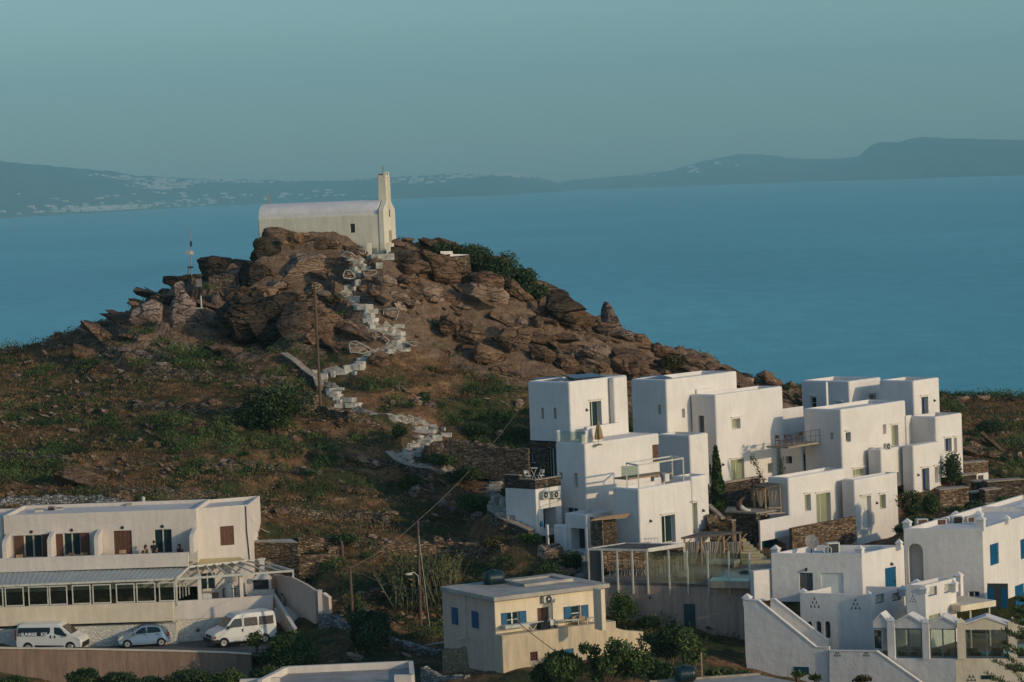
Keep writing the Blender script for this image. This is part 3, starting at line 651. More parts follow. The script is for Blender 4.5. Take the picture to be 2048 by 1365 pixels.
def wallrun(name, label, pts, h, th, m, cope=None, cat='stone wall', jit=.12, parent=None, base=1.2, seed=3, group=None):
    """free-standing or retaining stone wall following photo points [(px, py_top, Y)], h metres high below its top"""
    r = random.Random(seed); q = []; fine = []
    for (x_, y_, Y_) in pts:
        gp = G(x_, y_+10)
        if gp and Y_ > gp.y-.1 and gp.y > Y_-8: Y_ = gp.y-.15
        q.append(P(x_, y_, Y_))
    for a, b in zip(q, q[1:]):
        k = max(2, int((b-a).length/.35))
        for i in range(k): fine.append(a.lerp(b, i/k))
    fine.append(q[-1]); mb = MB(); V = []; n = len(fine)
    for i, p in enumerate(fine):
        d = (fine[min(i+1, n-1)]-fine[max(i-1, 0)]); d.z = 0; d.normalize(); nn = Vector((d.y, -d.x, 0))
        if nn.y > 0: nn = -nn
        j = r.uniform(-jit, jit); hh = h+base
        V += [p-nn*th/2+Vector((0, 0, -hh)), p+nn*(th/2+.12)+Vector((0, 0, -hh)), p+nn*th/2+Vector((0, 0, j)), p-nn*th/2+Vector((0, 0, j+r.uniform(-jit, jit)*.5))]
    Fc = [(i*4+k, i*4+(k+1) % 4, (i+1)*4+(k+1) % 4, (i+1)*4+k) for i in range(n-1) for k in range(4)]+[(0, 1, 2, 3), ((n-1)*4+3, (n-1)*4+2, (n-1)*4+1, (n-1)*4)]
    mb.add(V, Fc); base_pt = fine[n//2].copy(); base_pt.z -= h
    if cope:
        t = thing(name, label, cat, base_pt, group); mb.build('masonry', m, t); cb = MB()
        for a, b in zip(fine[::2], fine[2::2]+[fine[-1]]):
            if (b-a).length > .05: cb.beam(a+Vector((0, 0, jit*.6+.03)), b+Vector((0, 0, jit*.6+.03)), th+.16, .09)
        cb.build('coping', cope, t); return t
    o = mb.build(name, m); tag(o, label, cat, group); return o
# ------------------------------------------------------------------ the white houses on the slope
VU = Vector((0, 0, 1))
def house(name, label, px, py, Y, cat='house'): return thing(name, label, cat, P(px, py, Y))
h = house('cubic_house', 'leftmost white cubic house, tall tower over a terrace with a folded parasol', 1170, 1050, 220)
T1 = block(h, 1138, 764, 223, 1054.7, 1254, zb=-19.9, ops=[('l', 1081.7, 816, 1088, 838, 'niche', .35), ('l', 1106, 816, 1113, 838, 'niche', .35), ('r', 1180, 803, 1203.5, 861, 'fdoor', .4, 1)])
block(h, 1227, 755.5, 226.0, 1216.5, 1254.6, zb=-19.9, par=None)
lamp(h, T1['r'], 1172.5, 820)
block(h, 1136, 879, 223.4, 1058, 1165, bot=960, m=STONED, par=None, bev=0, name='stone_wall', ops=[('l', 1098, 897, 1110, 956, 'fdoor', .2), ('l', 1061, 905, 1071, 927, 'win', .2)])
M1 = block(h, 1169.6, 887.7, 219, 1110, 1318, zb=-27.5, par=(.25, .04), ops=[('l', 1119, 945, 1125, 959, 'niche', .35), ('l', 1147.6, 947, 1156, 975, 'niche', .35), ('l', 1134, 1016, 1156, 1029, 'win', .15), ('r', 1305, 889, 1326, 925, 'leaf_br', .5)])
# terrace parapet, glass balustrade, stepped flank
f = M1['l']; a0, _ = f.st(1116, 880); a1, _ = f.st(1168, 880); mb = MB(); f.boxmb(mb, a1+.0, .06, a0, .86, -.12, -.1); mb.build('glass_balustrade', CGLASS, h)
mb = MB(); f.boxmb(mb, a0, 0.0, f.st(1110.5, 870)[0], .9, -.3, 0); mb.build('parapet', WHITE, h, bevel=.05)
mb = MB(); f.boxmb(mb, .0, 0.0, .1, .1, -.3, 0)
fr = M1['r']
for x0, x1, yt in ((1171, 1179, 869), (1179, 1192, 861), (1192, 1214, 857), (1214, 1281, 849), (1281, 1290, 860)):
    a0, _ = fr.st(x0, 875); a1, _ = fr.st(x1, 875); off = -0.35 if x0 < 1214 else -2.3
    C_ = fr.pt(a0, 0, off); zt = hit(x0, yt, C_, fr.n).z-fr.C.z; mb = MB(); fr.boxmb(mb, a0+(.4 if x0 >= 1214 else 0), -.02, a1+(.4 if x0 >= 1214 else 0), zt, off-.3, off); mb.build('parapet', WHITE, h, bevel=.04)
# stone patio with metal chairs on top of the white base
pt = house('stone_patio', 'small patio with stone parapet on a white base, air conditioners on its wall', 1071, 1050, 218, 'patio')
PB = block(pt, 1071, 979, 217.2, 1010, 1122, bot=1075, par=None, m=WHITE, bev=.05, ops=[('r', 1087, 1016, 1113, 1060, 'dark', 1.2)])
for k in 'lr':
    f = PB[k]; Lk = PB['Ll'] if k == 'l' else PB['Lr']
    mb = MB(); f.boxmb(mb, 0 if k == 'l' else .3, 0, Lk*(.5 if k == 'l' else 1), .66, -.3, .02)
    if k == 'l': f.boxmb(mb, Lk*.5, 0, Lk, .95, -.28, .018)
    mb.build('stone_parapet', STONED, pt)
    mb = MB(); f.boxmb(mb, -.02 if k == 'l' else .32, .66, Lk*(.5 if k == 'l' else 1), .72, -.32, .05)
    if k == 'l': f.boxmb(mb, Lk*.5, .95, Lk, 1.01, -.31, .05)
    mb.build('coping', COPE, pt)
def ac_unit(f, px, py, label, w_=.72, h_=.56, d0=0.03, fan=True):
    a, z = f.st(px, py); t = thing('air_conditioner', label, 'air conditioner', f.pt(a, z-h_/2, d0)); mb = MB(); f.boxmb(mb, a-w_/2, z-h_/2, a+w_/2, z+h_/2, d0, d0+.3); mb.build('casing', METW, t, bevel=.02)
    c = f.pt(a-.06, z, d0+.302); mb = MB(); mb.lathe(c, [(.23, 0), (.23, .012), (.20, .02)], 20, f.n); mb.build('fan_grille', METD, t)
    mb = MB(); mb.lathe(c+f.n*.021, [(.07, 0), (.07, .012)], 12, f.n); mb.build('fan_hub', METW, t)
    for q in (a-w_/2+.05, a+w_/2-.1): mb = MB(); f.boxmb(mb, q, z-h_/2-.05, q+.05, z-h_/2, d0-.03, d0+.3); mb.build('bracket', METD, t)
ac_unit(PB['r'], 1086, 990, 'white air conditioner under the stone patio, left of the pair')
ac_unit(PB['r'], 1107, 989, 'white air conditioner under the stone patio, right of the pair')
mb = MB(); f = PB['r']; mb.tube([f.pt(*f.st(x, y), .05) for x, y in ((1117, 1002), (1095, 1008), (1080, 1014), (1076, 1022), (1076, 1046))], .035); o = mb.build('drain_pipe', METW, pt)
L1 = block(pt, 1173, 1029, 214.5, 1128, 1224, zb=-29.5, par=(.2, .3), ops=[('l', 1142, 1057, 1170, 1100, 'dark', 1.0)])
block(pt, 1129, 1051, 215.6, 1106, 1140, zb=-29.5, par=None); block(pt, 1095, 1050, 216.3, 1090, 1098, zb=-29.5, par=None)
# stone gatepost wall with timber shelf
t = house('stone_niche', 'stone niche with a rough timber shelf roof beside the lower white house', 1205, 1090, 212, 'stone shelter')
S = block(t, 1204, 1041, 211.2, 1180, 1206, a=70, aL=20, bot=1098, m=STONEW, par=None, bev=0, name='stone_wall')
block(t, 1206, 1041, 212.0, 1200, 1233, a=40, bot=1098, m=STONED, par=None, bev=0, name='stone_wall')
mb = MB()
for k in range(7):
    a = P(1181+k*3, 1041-k*.9, 211.0+k*.12); mb.beam(a, a+Vector((2.6-k*.05, .9, .02*k)), .09, .07)
mb.build('timber_roof', WOODL, t)
# lower front house
h3 = house('cubic_house', 'low white house above the dining terrace, roof terrace with a thin steel pergola', 1300, 1086, 213)
B3 = block(h3, 1277.5, 978, 212, 1224.4, 1384, zb=-28, par=(.25, .35), ops=[('r', 1323.5, 1031, 1351, 1087, 'fdoor', .35, 1)])
Yb = B3['r'].pt(B3['r'].st(1382, 1000)[0], 0).y
B3b = block(h3, 1383, 954, Yb-.05, 1345, 1416.5, zb=-28, par=(.25, .25), ops=[('r', 1386, 1006, 1395.5, 1069, 'winc', .3, 1)])
lamp(h3, B3['r'], 1300, 1042); lamp(h3, B3b['r'], 1405.5, 1021)
# steel pergola on its roof
t = house('steel_pergola', 'thin white steel pergola frame standing on a roof terrace', 1310, 975, 214, 'pergola')
pa = [P(1254.5, 975, 214.5), P(1277.5, 977, 212.6), P(1368, 968, 216.6), P(1346, 966, 218.5)]; tops = [931, 930.5, 925, 924]; zt = P(1277.5, 931, 212.6).z
for p in pa: mb = MB(); mb.beam(Vector((p.x, p.y, B3['C'].z-.36)), Vector((p.x, p.y, zt)), .09); mb.build('post', METW, t)
mb = MB()
for i in range(4):
    a, b = pa[i], pa[(i+1) % 4]; mb.beam(Vector((a.x, a.y, zt)), Vector((b.x, b.y, zt)), .1)
mb.build('top_frame', METW, t)
mb = MB(); a, b = P(1243, 955, 216), P(1277, 957, 216); mb.beam(Vector((a.x, a.y, a.z+.4)), Vector((b.x, b.y, a.z+.4)), .02, .85); mb.build('glass_screen', CGLASS, t)
mb = MB(); a, b = P(1243, 958, 216), P(1330, 951, 219); mb.beam(a, Vector((b.x, b.y, a.z)), 1.5, .12); o = mb.build('timber_deck', WOODL); tag(o, 'raised timber sun deck edge on the roof behind the steel pergola', 'deck')
for x, y, w_ in ((1312, 962, 16), (1331, 955, 10)):
    mb = MB(); c = P(x, y, 217.5); mb.obox(c, (w_*.018, .1, 0), (-.1, .5, 0), (0, 0, .3)); mb.build('roof_bench', WHITE, h3, bevel=.08)
# tall double house
h2 = house('cubic_house', 'tall white house with two high blocks and a small square window', 1430, 975, 238)
A2 = block(h2, 1332, 759.6, 236, 1261, 1473.6, zb=-23.5, ops=[('l', 1315, 810, 1322, 829, 'niche', .35), ('r', 1364, 818, 1370, 836, 'niche', .35)])
B2 = block(h2, 1430.6, 790, 236.4, 1381, 1565, zb=-25.5, ops=[('r', 1463.7, 838, 1481, 858.5, 'winc', .35, 1), ('r', 1462, 919, 1489, 972, 'fdoorc', .25, 1), ('r', 1535.5, 926.7, 1546, 946, 'winc', .3), ('l', 1397, 832, 1408.5, 871, 'leaf_g', .25), ('l', 1415, 929, 1422, 953, 'win', .2)])
C2 = block(h2, 1379, 871, 232.6, 1312, 1416.5, zb=-26, par=(.3, .4))
lamp(h2, B2['r'], 1445, 929)
f = B2['l']; mb = MB(); fr = B2['r']; a0, _ = fr.st(1395, 785); c = P(1408, 786, 239.5); mb.obox(c, (.75, .8, 0), (-.12, .1, 0), (0, 0, .35)); mb.build('roof_parapet', WHITE, h2, bevel=.05)
def solar(px, py, Y, w_, d_, label, tilt=.12):
    c = P(px, py, Y); t = thing('solar_panel', label, 'solar panel', c); u = Vector((math.cos(R(30)), math.sin(R(30)), 0)); v = Vector((-math.sin(R(30)), math.cos(R(30)), tilt))
    mb = MB(); mb.obox(c+VU*.05, u*w_/2, v*d_/2, VU*.03); mb.build('panel', mat('dark_solar_glass', (.02, .025, .03), rough=.25, var=.1, bump=0), t)
    for s in (-1, 1):
        for q in (-1, 1): p = c+u*w_*.4*s+v*d_*.4*q; mb = MB(); mb.beam(p-VU*.5, p+VU*.03, .05); mb.build('leg', METD, t)
solar(1101, 760.5, 227.5, 2.4, 1.5, 'dark solar panel at the left edge of the leftmost tower roof'); solar(1168, 754, 229, 2.6, 1.5, 'dark solar panel on the middle of the leftmost tower roof')
solar(1310, 757, 240, 2.4, 1.4, 'dark solar panel on the roof of the tall double house'); solar(1447, 785, 242, 1.8, 1.5, 'dark tilted solar panel on the lower roof of the tall double house', .2)
# upper right group
h5 = house('cubic_house', 'largest white house of stacked cubes at the right, with a balcony on its left side', 1700, 950, 245)
M5 = block(h5, 1681.4, 819.5, 238, 1606, 1811, zb=-25.5, ops=[('l', 1661, 866, 1667, 879, 'niche', .3), ('r', 1691.7, 865, 1701.7, 884.5, 'win', .3, 1), ('r', 1765, 849.5, 1772.5, 868.5, 'niche', .3), ('r', 1782.7, 851, 1797, 893, 'fdoorc', .35, 1), ('r', 1705.6, 938.5, 1728, 953, 'fdoorc', .3, 1)])
block(h5, 1812, 832, M5['r'].pt(M5['r'].st(1812, 860)[0], 0).y-.2, 1806, 1824, zb=-25, par=None)
T5 = block(h5, 1698, 763, 250, 1601.8, 1762, zb=-22, ops=[('l', 1620.7, 795, 1632.7, 818, 'winb', .25, 1), ('l', 1675, 806, 1684.7, 815, 'win', .25, 1), ('r', 1709.8, 804, 1716, 813, 'niche', .3), ('r', 1739, 790, 1752, 812.5, 'winc', .3, 1)])
block(h5, 1652, 765, 248.9, 1649.5, 1656, zb=-22, par=None)
U5 = block(h5, 1826.7, 762, 247, 1758, 1878.4, zb=-21.8, ops=[('r', 1842.6, 794, 1857, 838, 'fdoorn', .35, 1)])
lamp(h5, U5['r'], 1868, 801)
R5 = block(h5, 1871, 834, 243.5, 1816, 1924, zb=-26, ops=[('r', 1889, 877, 1903.5, 905, 'win', .3, 1), ('r', 1908, 876, 1914, 906, 'niche', .3, 1)])
P5 = block(h5, 1761.8, 899.6, 239.2, 1735, 1808, zb=-26.2, ops=[('r', 1792, 945, 1799.7, 972, 'niche', .3)])
Q5 = block(h5, 1826, 892, 240.2, 1803, 1880.5, zb=-26.8, ops=[('r', 1843.4, 937, 1859, 983, 'fdoorn', .35, 1), ('r', 1869, 934, 1876.3, 966, 'niche', .3, 1)])
lamp(h5, Q5['r'], 1835.5, 950)
block(h5, 1560, 819, 246, 1556, 1607, zb=-24, par=None, bev=.1)
block(h5, 1600, 889, 240.5, 1560, 1607, zb=-26, par=None, bev=.08, ops=[('l', 1571, 913, 1584, 928, 'dark', .8)])
# balcony
f = M5['l']; a, z = f.st(1641, 884); D0 = f.pt(a, z); D1 = D0+f.n*4.4; D2 = D1+f.u*2.2; D3 = D0+f.u*2.2
mb = MB(); mb.prism([D0, D1, D2, D3], (0, 0, -.14)); mb.build('balcony_slab', COPE, h5)
mb = MB()
for hgt in (1.0, .55): mb.beam(D0+VU*hgt+f.u*.05, D1+VU*hgt+f.u*.05, .03)
for k in range(8): p = D0.lerp(D1, k/7)+f.u*.05; mb.beam(p, p+VU*1.0, .028)
mb.build('railing', METD, h5)
BALC = (D0, D1, D2, D3, f)
ac = Face(P5['C']+VU*0, P5['u'], P5['r'].n)
ac_unit(Face(P(1771, 897, 240.2), P5['u'], P5['r'].n), 1771, 893, 'air conditioner standing on the roof of the largest white house', w_=.7, h_=.5)
# low front-right house
h4 = house('cubic_house', 'long low white house with green curtained door behind the stone walled garden', 1650, 1060, 230)
A4 = block(h4, 1576.7, 956, 226, 1534.6, 1690, zb=-29.5, ops=[('r', 1609.6, 989.4, 1622, 1022.5, 'winc', .35, 1), ('r', 1633, 987, 1662, 1050.5, 'fdoorc', .35, 1)])
B4 = block(h4, 1708.4, 960, 229.5, 1682.5, 1795, zb=-29.5, ops=[('r', 1723, 993, 1743, 1056, 'leaf_w', .35, 1), ('r', 1759.3, 989.5, 1771.8, 1018, 'winc', .35, 1)])
lamp(h4, B4['r'], 1752.5, 1006)
s4 = house('garden_wall', 'warm stone retaining wall below the long low white house', 1640, 1080, 223, 'stone wall')
block(s4, 1584, 1057, 221.8, 1578, 1712, bot=1110, m=STONEW, par=None, bev=0, name='masonry')
f = s4
g4 = house('garage_niche', 'white garden wall with a dark teal opening beside stone steps', 1550, 1080, 222, 'garden wall')
GB = block(g4, 1520, 1042, 221.3, 1516, 1584, bot=1115, par=None, bev=.05, ops=[('r', 1524, 1078, 1576, 1112, 'leaf_t', 1.0)])
# terraced stone walls between the houses
t = house('stone_terrace_wall', 'dark stone retaining wall behind the cypress and the hanging chair', 1460, 1020, 233, 'stone wall')
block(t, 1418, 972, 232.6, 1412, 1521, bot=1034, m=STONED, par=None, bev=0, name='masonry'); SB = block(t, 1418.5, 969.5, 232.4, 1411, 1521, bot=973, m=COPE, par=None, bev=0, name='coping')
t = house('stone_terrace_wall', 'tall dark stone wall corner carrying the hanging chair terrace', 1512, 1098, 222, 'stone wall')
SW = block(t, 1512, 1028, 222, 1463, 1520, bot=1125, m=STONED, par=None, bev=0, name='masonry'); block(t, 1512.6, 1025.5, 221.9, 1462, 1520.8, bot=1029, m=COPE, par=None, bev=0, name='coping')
mb = MB(); z = SW['C'].z+.02; c = SW['C']; mb.prism([Vector((c.x+.1, c.y+.3, z)), c+SW['u']*2.6+VU*.02, c+SW['u']*3+SW['v']*5+VU*.02, c+SW['v']*3+VU*.02], (0, 0, -.1)); mb.build('paving', COPE, t)
t = house('stone_pillar_wall', 'short lit stone wall end below the cypress, beside a rounded bush', 1465, 1070, 217, 'stone wall')
block(t, 1463.5, 1043, 217.5, 1454, 1471.5, bot=1085, m=STONEW, par=None, bev=0, name='masonry'); block(t, 1463.8, 1040.5, 217.4, 1453.4, 1472, bot=1043.5, m=COPE, par=None, bev=0, name='coping')
t = house('garden_steps', 'sloping pale coping and steps between the low house and the cypress', 1435, 1045, 219, 'steps')
mb = MB(); mb.beam(P(1417, 1010, 220), P(1446, 1037, 218), .35, .16); mb.build('sloping_coping', COPE, t)
mb = MB()
for k in range(5):
    c = P(1424+k*2, 1040+k*7, 217.5-k*.35); mb.obox(c, (.42, .1, 0), (0, .3, 0), (0, 0, .4))
mb.build('steps', STONEW, t)
# yellowish stair down to the pool deck
t = house('stone_stairs', 'broad pale yellow steps descending beside the pool terrace', 1510, 1120, 211, 'stairs')
stm = mat('yellow_step_paint', (.52, .43, .24), var=.2, scale=3)
for k in range(9):
    x = 1484+k*6.2; yt = 1080+k*6; Yk = 215-k*.62; a = P(x-8, yt, Yk); b = P(x+9+k*.6, yt, Yk); d = .7
    mb = MB(); w0 = P(1483, yt, Yk); mb.hexa([Vector((w0.x, Yk, a.z-1.6)), Vector((b.x, Yk, a.z-1.6)), Vector((b.x, Yk+d, a.z-1.6)), Vector((w0.x, Yk+d, a.z-1.6))], [Vector((w0.x, Yk, a.z)), Vector((b.x, Yk, a.z)), Vector((b.x, Yk+d, a.z)), Vector((w0.x, Yk+d, a.z))]); mb.build('step', stm, t, bevel=.015)
# ------------------------------------------------------------------ pool terrace
ZD = -28.1
W0 = PZ(1178, 1164, ZD); W1 = PZ(1503, 1172, ZD); wd = (W1-W0).normalized()
def tri_prism(mb, pts, ext): return mb.prism(pts, ext)
t = thing("pool_terrace", 'terrace with pale green pool above a brown streaked retaining wall', 'terrace', W0)
nb = Vector((-wd.y, wd.x, 0)); nb = nb if nb.y > 0 else -nb
FW = Face(W0, wd, -nb); Lw = (W1-W0).length
o = MB(); o.prism([W0-VU*9+wd*0, W1-VU*9, W1-VU*9+nb*.5, W0-VU*9+nb*.5], (0, 0, 9)); wl = o.build('retaining_wall', plaster('streaked_taupe_render', (.46, .335, .255), (.30, .215, .165), smin=.34, smax=.66), t)
a0, b0, a1, b1 = FW.rect(1369, 1208, 1391, 1268); mb = MB(); FW.boxmb(mb, a0, b0, a1, b1, .0, .05)
mb.build('door', mat('weathered_teal_door', (.03, .075, .075), rough=.7, var=.2), t)
for x, y in ((1259, 1198), (1300, 1196), (1348, 1243), (1449, 1282)):
    a, z = FW.st(x, y); mb = MB(); FW.boxmb(mb, a-.06, z-.1, a+.06, z+.1, 0, .02); mb.build('drain_hole', METD, t)
mb = MB(); mb.prism([W0+VU*.03, W1+VU*.03, W1+nb*14+VU*.03, W0+nb*11+VU*.03], (0, 0, -.2)); mb.build('deck', mat('grey_deck', (.22, .19, .165), var=.2, scale=2, rough=.7), t)
zw = ZD+.5
pw = [PZ(1418, 1161, zw), PZ(1499, 1163, zw), PZ(1502, 1137, zw), PZ(1440, 1143, zw)]
mb = MB(); mb.prism([p+Vector((0, 0, -.5)) for p in pw], (0, 0, .46)); mb.build('pool_basin', COPE, t)
pm, N, L = nodes('pool_water'); b = N['Principled BSDF']; b.inputs['Base Color'].default_value = (.26, .42, .34, 1); b.inputs['Roughness'].default_value = .25
mb = MB(); mb.prism([p+Vector((0, 0, -.038)) for p in pw], (0, 0, .05)); mb.build('pool_water', pm, t)
# steel and glass balustrade with the dining canopy
zc = hit(1296, 1101, FW.pt(FW.st(1296, 1150)[0], 0), Vector((0, 1, 0))).z-ZD
gb = thing('glass_balustrade', 'tall glass panes between pale posts along the pool terrace', 'balustrade', FW.pt(6, 0))
px_ = [1339, 1376, 1417, 1459, 1500]; aa = [FW.st(x, 1150)[0] for x in px_]
for a in aa: mb = MB(); FW.boxmb(mb, a-.05, -.7, a+.05, 2.32, .0, .1); mb.build('post', METW, gb)
al = [FW.st(1297, 1150)[0]]+aa
for a, b_ in zip(al, al[1:]): mb = MB(); FW.boxmb(mb, a+.06, .06, b_-.06, 2.2, .03, .045); mb.build('pane', CGLASS, gb)
cn = thing('dining_canopy', 'flat white metal canopy with striped shade over the dining terrace', 'canopy', FW.pt(2, 0))
A_ = FW.pt(FW.st(1206, 1150)[0], 0, .05); Bc = FW.pt(FW.st(1296, 1150)[0], 0, .05); a0 = FW.st(1179, 1150)[0]
for x in (1179, 1206, 1236, 1266, 1296):
    a = FW.st(x, 1150)[0]; mb = MB(); FW.boxmb(mb, a-.055, -.75, a+.055, zc, .0, .11); mb.build('post', METW, cn)
L0 = FW.pt(a0, zc); L1_ = FW.pt(FW.st(1297, 1150)[0], zc); ur = Vector((math.cos(R(41)), math.sin(R(41)), 0))
Lr = solve_len(L1_, ur, 1368); Rr = L1_+ur*Lr; Rl = L0+ur*Lr
for a, b_ in ((L0, L1_), (L1_, Rr), (Rr, Rl), (Rl, L0)): mb = MB(); mb.beam(a, b_, .14, .26 if a is L1_ else .14); mb.build('beam', METW, cn)
mb = MB(); mb.beam(Rr-VU*zc, Rr, .14); mb.build('post', METW, cn)
mb = MB(); mb.prism([L0-VU*.03, L1_-VU*.03, Rr-VU*.03, Rl-VU*.03], (0, 0, .05)); sm_ = mat('striped_shade_cloth', (.12, .09, .075), col2=(.05, .042, .04), rough=.9, scale=1.2, stretch=(3, .4, 1)); mb.build('shade_cloth', sm_, cn)
mb = MB(); FW.boxmb(mb, a0+.06, 0, FW.st(1204, 1150)[0], zc-.1, .03, .05); mb.build('side_blind', mat('grey_blind', (.07, .075, .075), var=.15, scale=4, stretch=(8, 8, .5)), cn)
# stone wall behind the dining area
t2 = thing('stone_terrace_wall', 'rough brown stone wall behind the dining tables', 'stone wall', P(1300, 1160, 212)); bw = [P(1190, 1089, 209.8), P(1300, 1091, 210.6), P(1400, 1093, 212), P(1486, 1085, 213)]
mb = MB()
for a, b_ in zip(bw, bw[1:]):
    mb.prism([Vector((a.x, a.y, ZD-.1)), Vector((b_.x, b_.y, ZD-.1)), Vector((b_.x, b_.y+.5, ZD-.1)), Vector((a.x, a.y+.5, ZD-.1))], (0, 0, (a.z+b_.z)/2-ZD+.1))
mb.build('masonry', STONEW, t2)
# dining tables and chairs on the deck
def chair_parts(t, m, seatm=None, wd_=.44, fold=False):
    mb = MB(); mb.box(-wd_/2, -.22, .43, wd_/2, .22, .47); mb.build('seat', seatm or m, t)
    mb = MB(); mb.box(-wd_/2, .19, .62, wd_/2, .22, .88); mb.build('backrest', seatm or m, t)
    for x in (-wd_/2+.02, wd_/2-.02):
        mb = MB(); mb.beam((x, -.2 if not fold else .2, 0), (x, -.2, .45), .035); mb.build('leg', m, t)
        mb = MB(); mb.beam((x, .2 if not fold else -.2, 0), (x, .2, .9), .035); mb.build('leg', m, t)
def table_parts(t, m, L_=1.0, W_=.8, h_=.74, top=None):
    mb = MB(); mb.box(-L_/2, -W_/2, h_-.04, L_/2, W_/2, h_); mb.build('tabletop', top or m, t)
    for x in (-L_/2+.06, L_/2-.06):
        for y in (-W_/2+.06, W_/2-.06): mb = MB(); mb.beam((x, y, 0), (x, y, h_-.04), .05); mb.build('leg', m, t)
def proto(name, label, cat, fn, group=None, **k):
    t = thing(name, label, cat, (0, 0, 0), group); fn(t, **k); return t
def put(o, p, rz, first=[None], label=None, group=None):
    if o.get('used'): o = copy_tree(o); o['used'] = 1
    else: o['used'] = 1
    o.location = p; o.rotation_euler = (0, 0, rz)
    if label: o['label'] = label
    if group: o['group'] = group
    return o
dch = proto('dining_chair', 'pale folding chair with timber seat under the dining canopy', 'chair', chair_parts, 'chairs under the dining canopy', m=METW, seatm=WOODL, fold=True)
dtb = proto('dining_table', 'timber topped table with pale legs under the dining canopy', 'table', table_parts, 'tables under the dining canopy', m=METW, top=WOODL, L_=1.4)
for (px, py) in ((1232, 1150), (1262, 1151), (1292, 1151), (1325, 1143)):
    c = PZ(px, py+3, ZD)+nb*1.2; put(dtb, c, R(-12))
    for s in (-.45, .45): put(dch, c+wd*s-nb*.75, R(168)); put(dch, c+wd*s+nb*.75, R(-12))
for k_, (x0, x1) in enumerate(((1337, 1374), (1380, 1416), (1468, 1498))):
    c = PZ((x0+x1)/2, 1164, ZD)+nb*.7; w_ = (x1-x0)*mpp(202)*.5; mb = MB(); mb.ell(c+VU*.32, w_, .55, .38, 16, 10)
    o = mb.build('bean_bag', mat('grey_linen', (.30, .25, .21), var=.2, scale=3) if k_ < 2 else mat('charcoal_cushion', (.08, .07, .07)), smooth=True)
    tag(o, ['grey bean bag behind the glass, nearest the canopy', 'grey bean bag behind the glass between canopy and pool', 'dark low cushion behind the glass at the right end'][k_], 'bean bag')
mb = MB(); lad = PZ(1428, 1160, ZD)
mb.tube([lad+VU*.3, lad+Vector((-.1, 0, 1.2)), lad+Vector((-.35, .1, 1.25)), lad+Vector((-.45, .1, .3))], .025); o = mb.build('pool_rail', METW); tag(o, 'bent steel handrail at the pool edge', 'handrail')
# timber pergola with curtains
tp = thing('timber_pergola', 'rough timber pergola with reed roof and knotted curtains beside the pool', 'pergola', PZ(1420, 1145, ZD)+nb*5)
Yp = 209.5; corners = [P(1362, 1079, Yp-.4), P(1440, 1078, Yp+.6), P(1485, 1070, Yp+1.6), P(1410, 1068, Yp+2.6)]
zr = corners[0].z; corners = [Vector((c.x, c.y, zr-.0)) for c in corners]
mb = MB(); mb.prism(corners, (0, 0, .14)); mb.build('reed_roof', REED, tp)
pps = [(1369, Yp-.2), (1402, Yp+.2), (1447, Yp+.5), (1436, Yp+1.7), (1480, Yp+1.7)]
for x, Y in pps:
    c = P(x, 1080, Y); mb = MB(); mb.cyl((c.x, c.y, ZD), (c.x, c.y, zr), .085, .075, 8); o = mb.build('post', WOODL, tp)
    mb = MB(); mb.cyl((c.x, c.y, zr-.55), (c.x+.5, c.y, zr-.02), .05, .05, 6); mb.build('brace', WOODL, tp)
def curtain(parent, c, w_, h_, rz=0, gather=.35, n=24, m=CANV):
    V = []; rows = 12
    for j in range(rows+1):
        t_ = j/rows; ww = w_*(1-(1-gather)*max(0, (t_*1.15))**1.8) if t_ < .87 else w_*gather*(1+(t_-.87)*.8)
        for i in range(n+1):
            s_ = i/n-.5; x = s_*ww; y = .07*math.sin(i*1.9)*(1-.5*t_)
            V.append((c[0]+x*math.cos(rz)-y*math.sin(rz), c[1]+x*math.sin(rz)+y*math.cos(rz), c[2]-h_*t_))
    Fc = [(j*(n+1)+i, j*(n+1)+i+1, (j+1)*(n+1)+i+1, (j+1)*(n+1)+i) for j in range(rows) for i in range(n)]
    o = mesh_obj('curtain', V, Fc, m, parent, smooth=True); md = o.modifiers.new('s', 'SOLIDIFY'); md.thickness = .015; return o
for x, w_, Y in ((1384, 1.05, Yp-.1), (1419, 1.35, Yp+.35), (1440, .6, Yp+1.2), (1466, 1.0, Yp+1.1)): curtain(tp, P(x, 1084, Y), w_, 1.55, R(8))
bed = thing('daybed', 'white daybed in the shade of the timber pergola', 'daybed', PZ(1418, 1146, ZD)+nb*3); bb_ = org(bed)
mb = MB(); mb.obox(bb_+VU*.4, wd*1.0, nb*.6, VU*.14); mb.build('mattress', mat('ivory_cushion', (.55, .5, .42)), bed, bevel=.04)
for s in (-.85, .85): mb = MB(); mb.obox(bb_+wd*s+VU*.13, wd*.06, nb*.5, VU*.13); mb.build('leg', WOODL, bed)
# ------------------------------------------------------------------ beige cottage
ct = thing('cottage', 'flat roofed cream cottage with bright blue shutters and a balcony', 'house', P(990, 1350, 188))
CB = block(ct, 989, 1203, 188.2, 884, 1186, a=30, bot=1350, m=CREAM, bev=.02, par=None, ops=[
 ('r', 1014, 1224, 1038, 1256, 'winw', .14), ('r', 1142, 1211.5, 1161, 1243, 'winw', .14), ('r', 1075, 1215.5, 1098, 1260, 'leaf_br', .1), ])
def shutter(parent, f, x0, y0, x1, y1, m=BLUE, d=.03, name='shutter'):
    a0, b0, a1, b1 = f.rect(x0, y0, x1, y1); mb = MB(); f.boxmb(mb, a0, b0, a1, b1, d, d+.045)
    for q in (.12, .5, .86): f.boxmb(mb, a0+.04, b0+(b1-b0)*q-.03, a1-.04, b0+(b1-b0)*q+.03, d+.045, d+.06)
    return mb.build(name, m, parent)
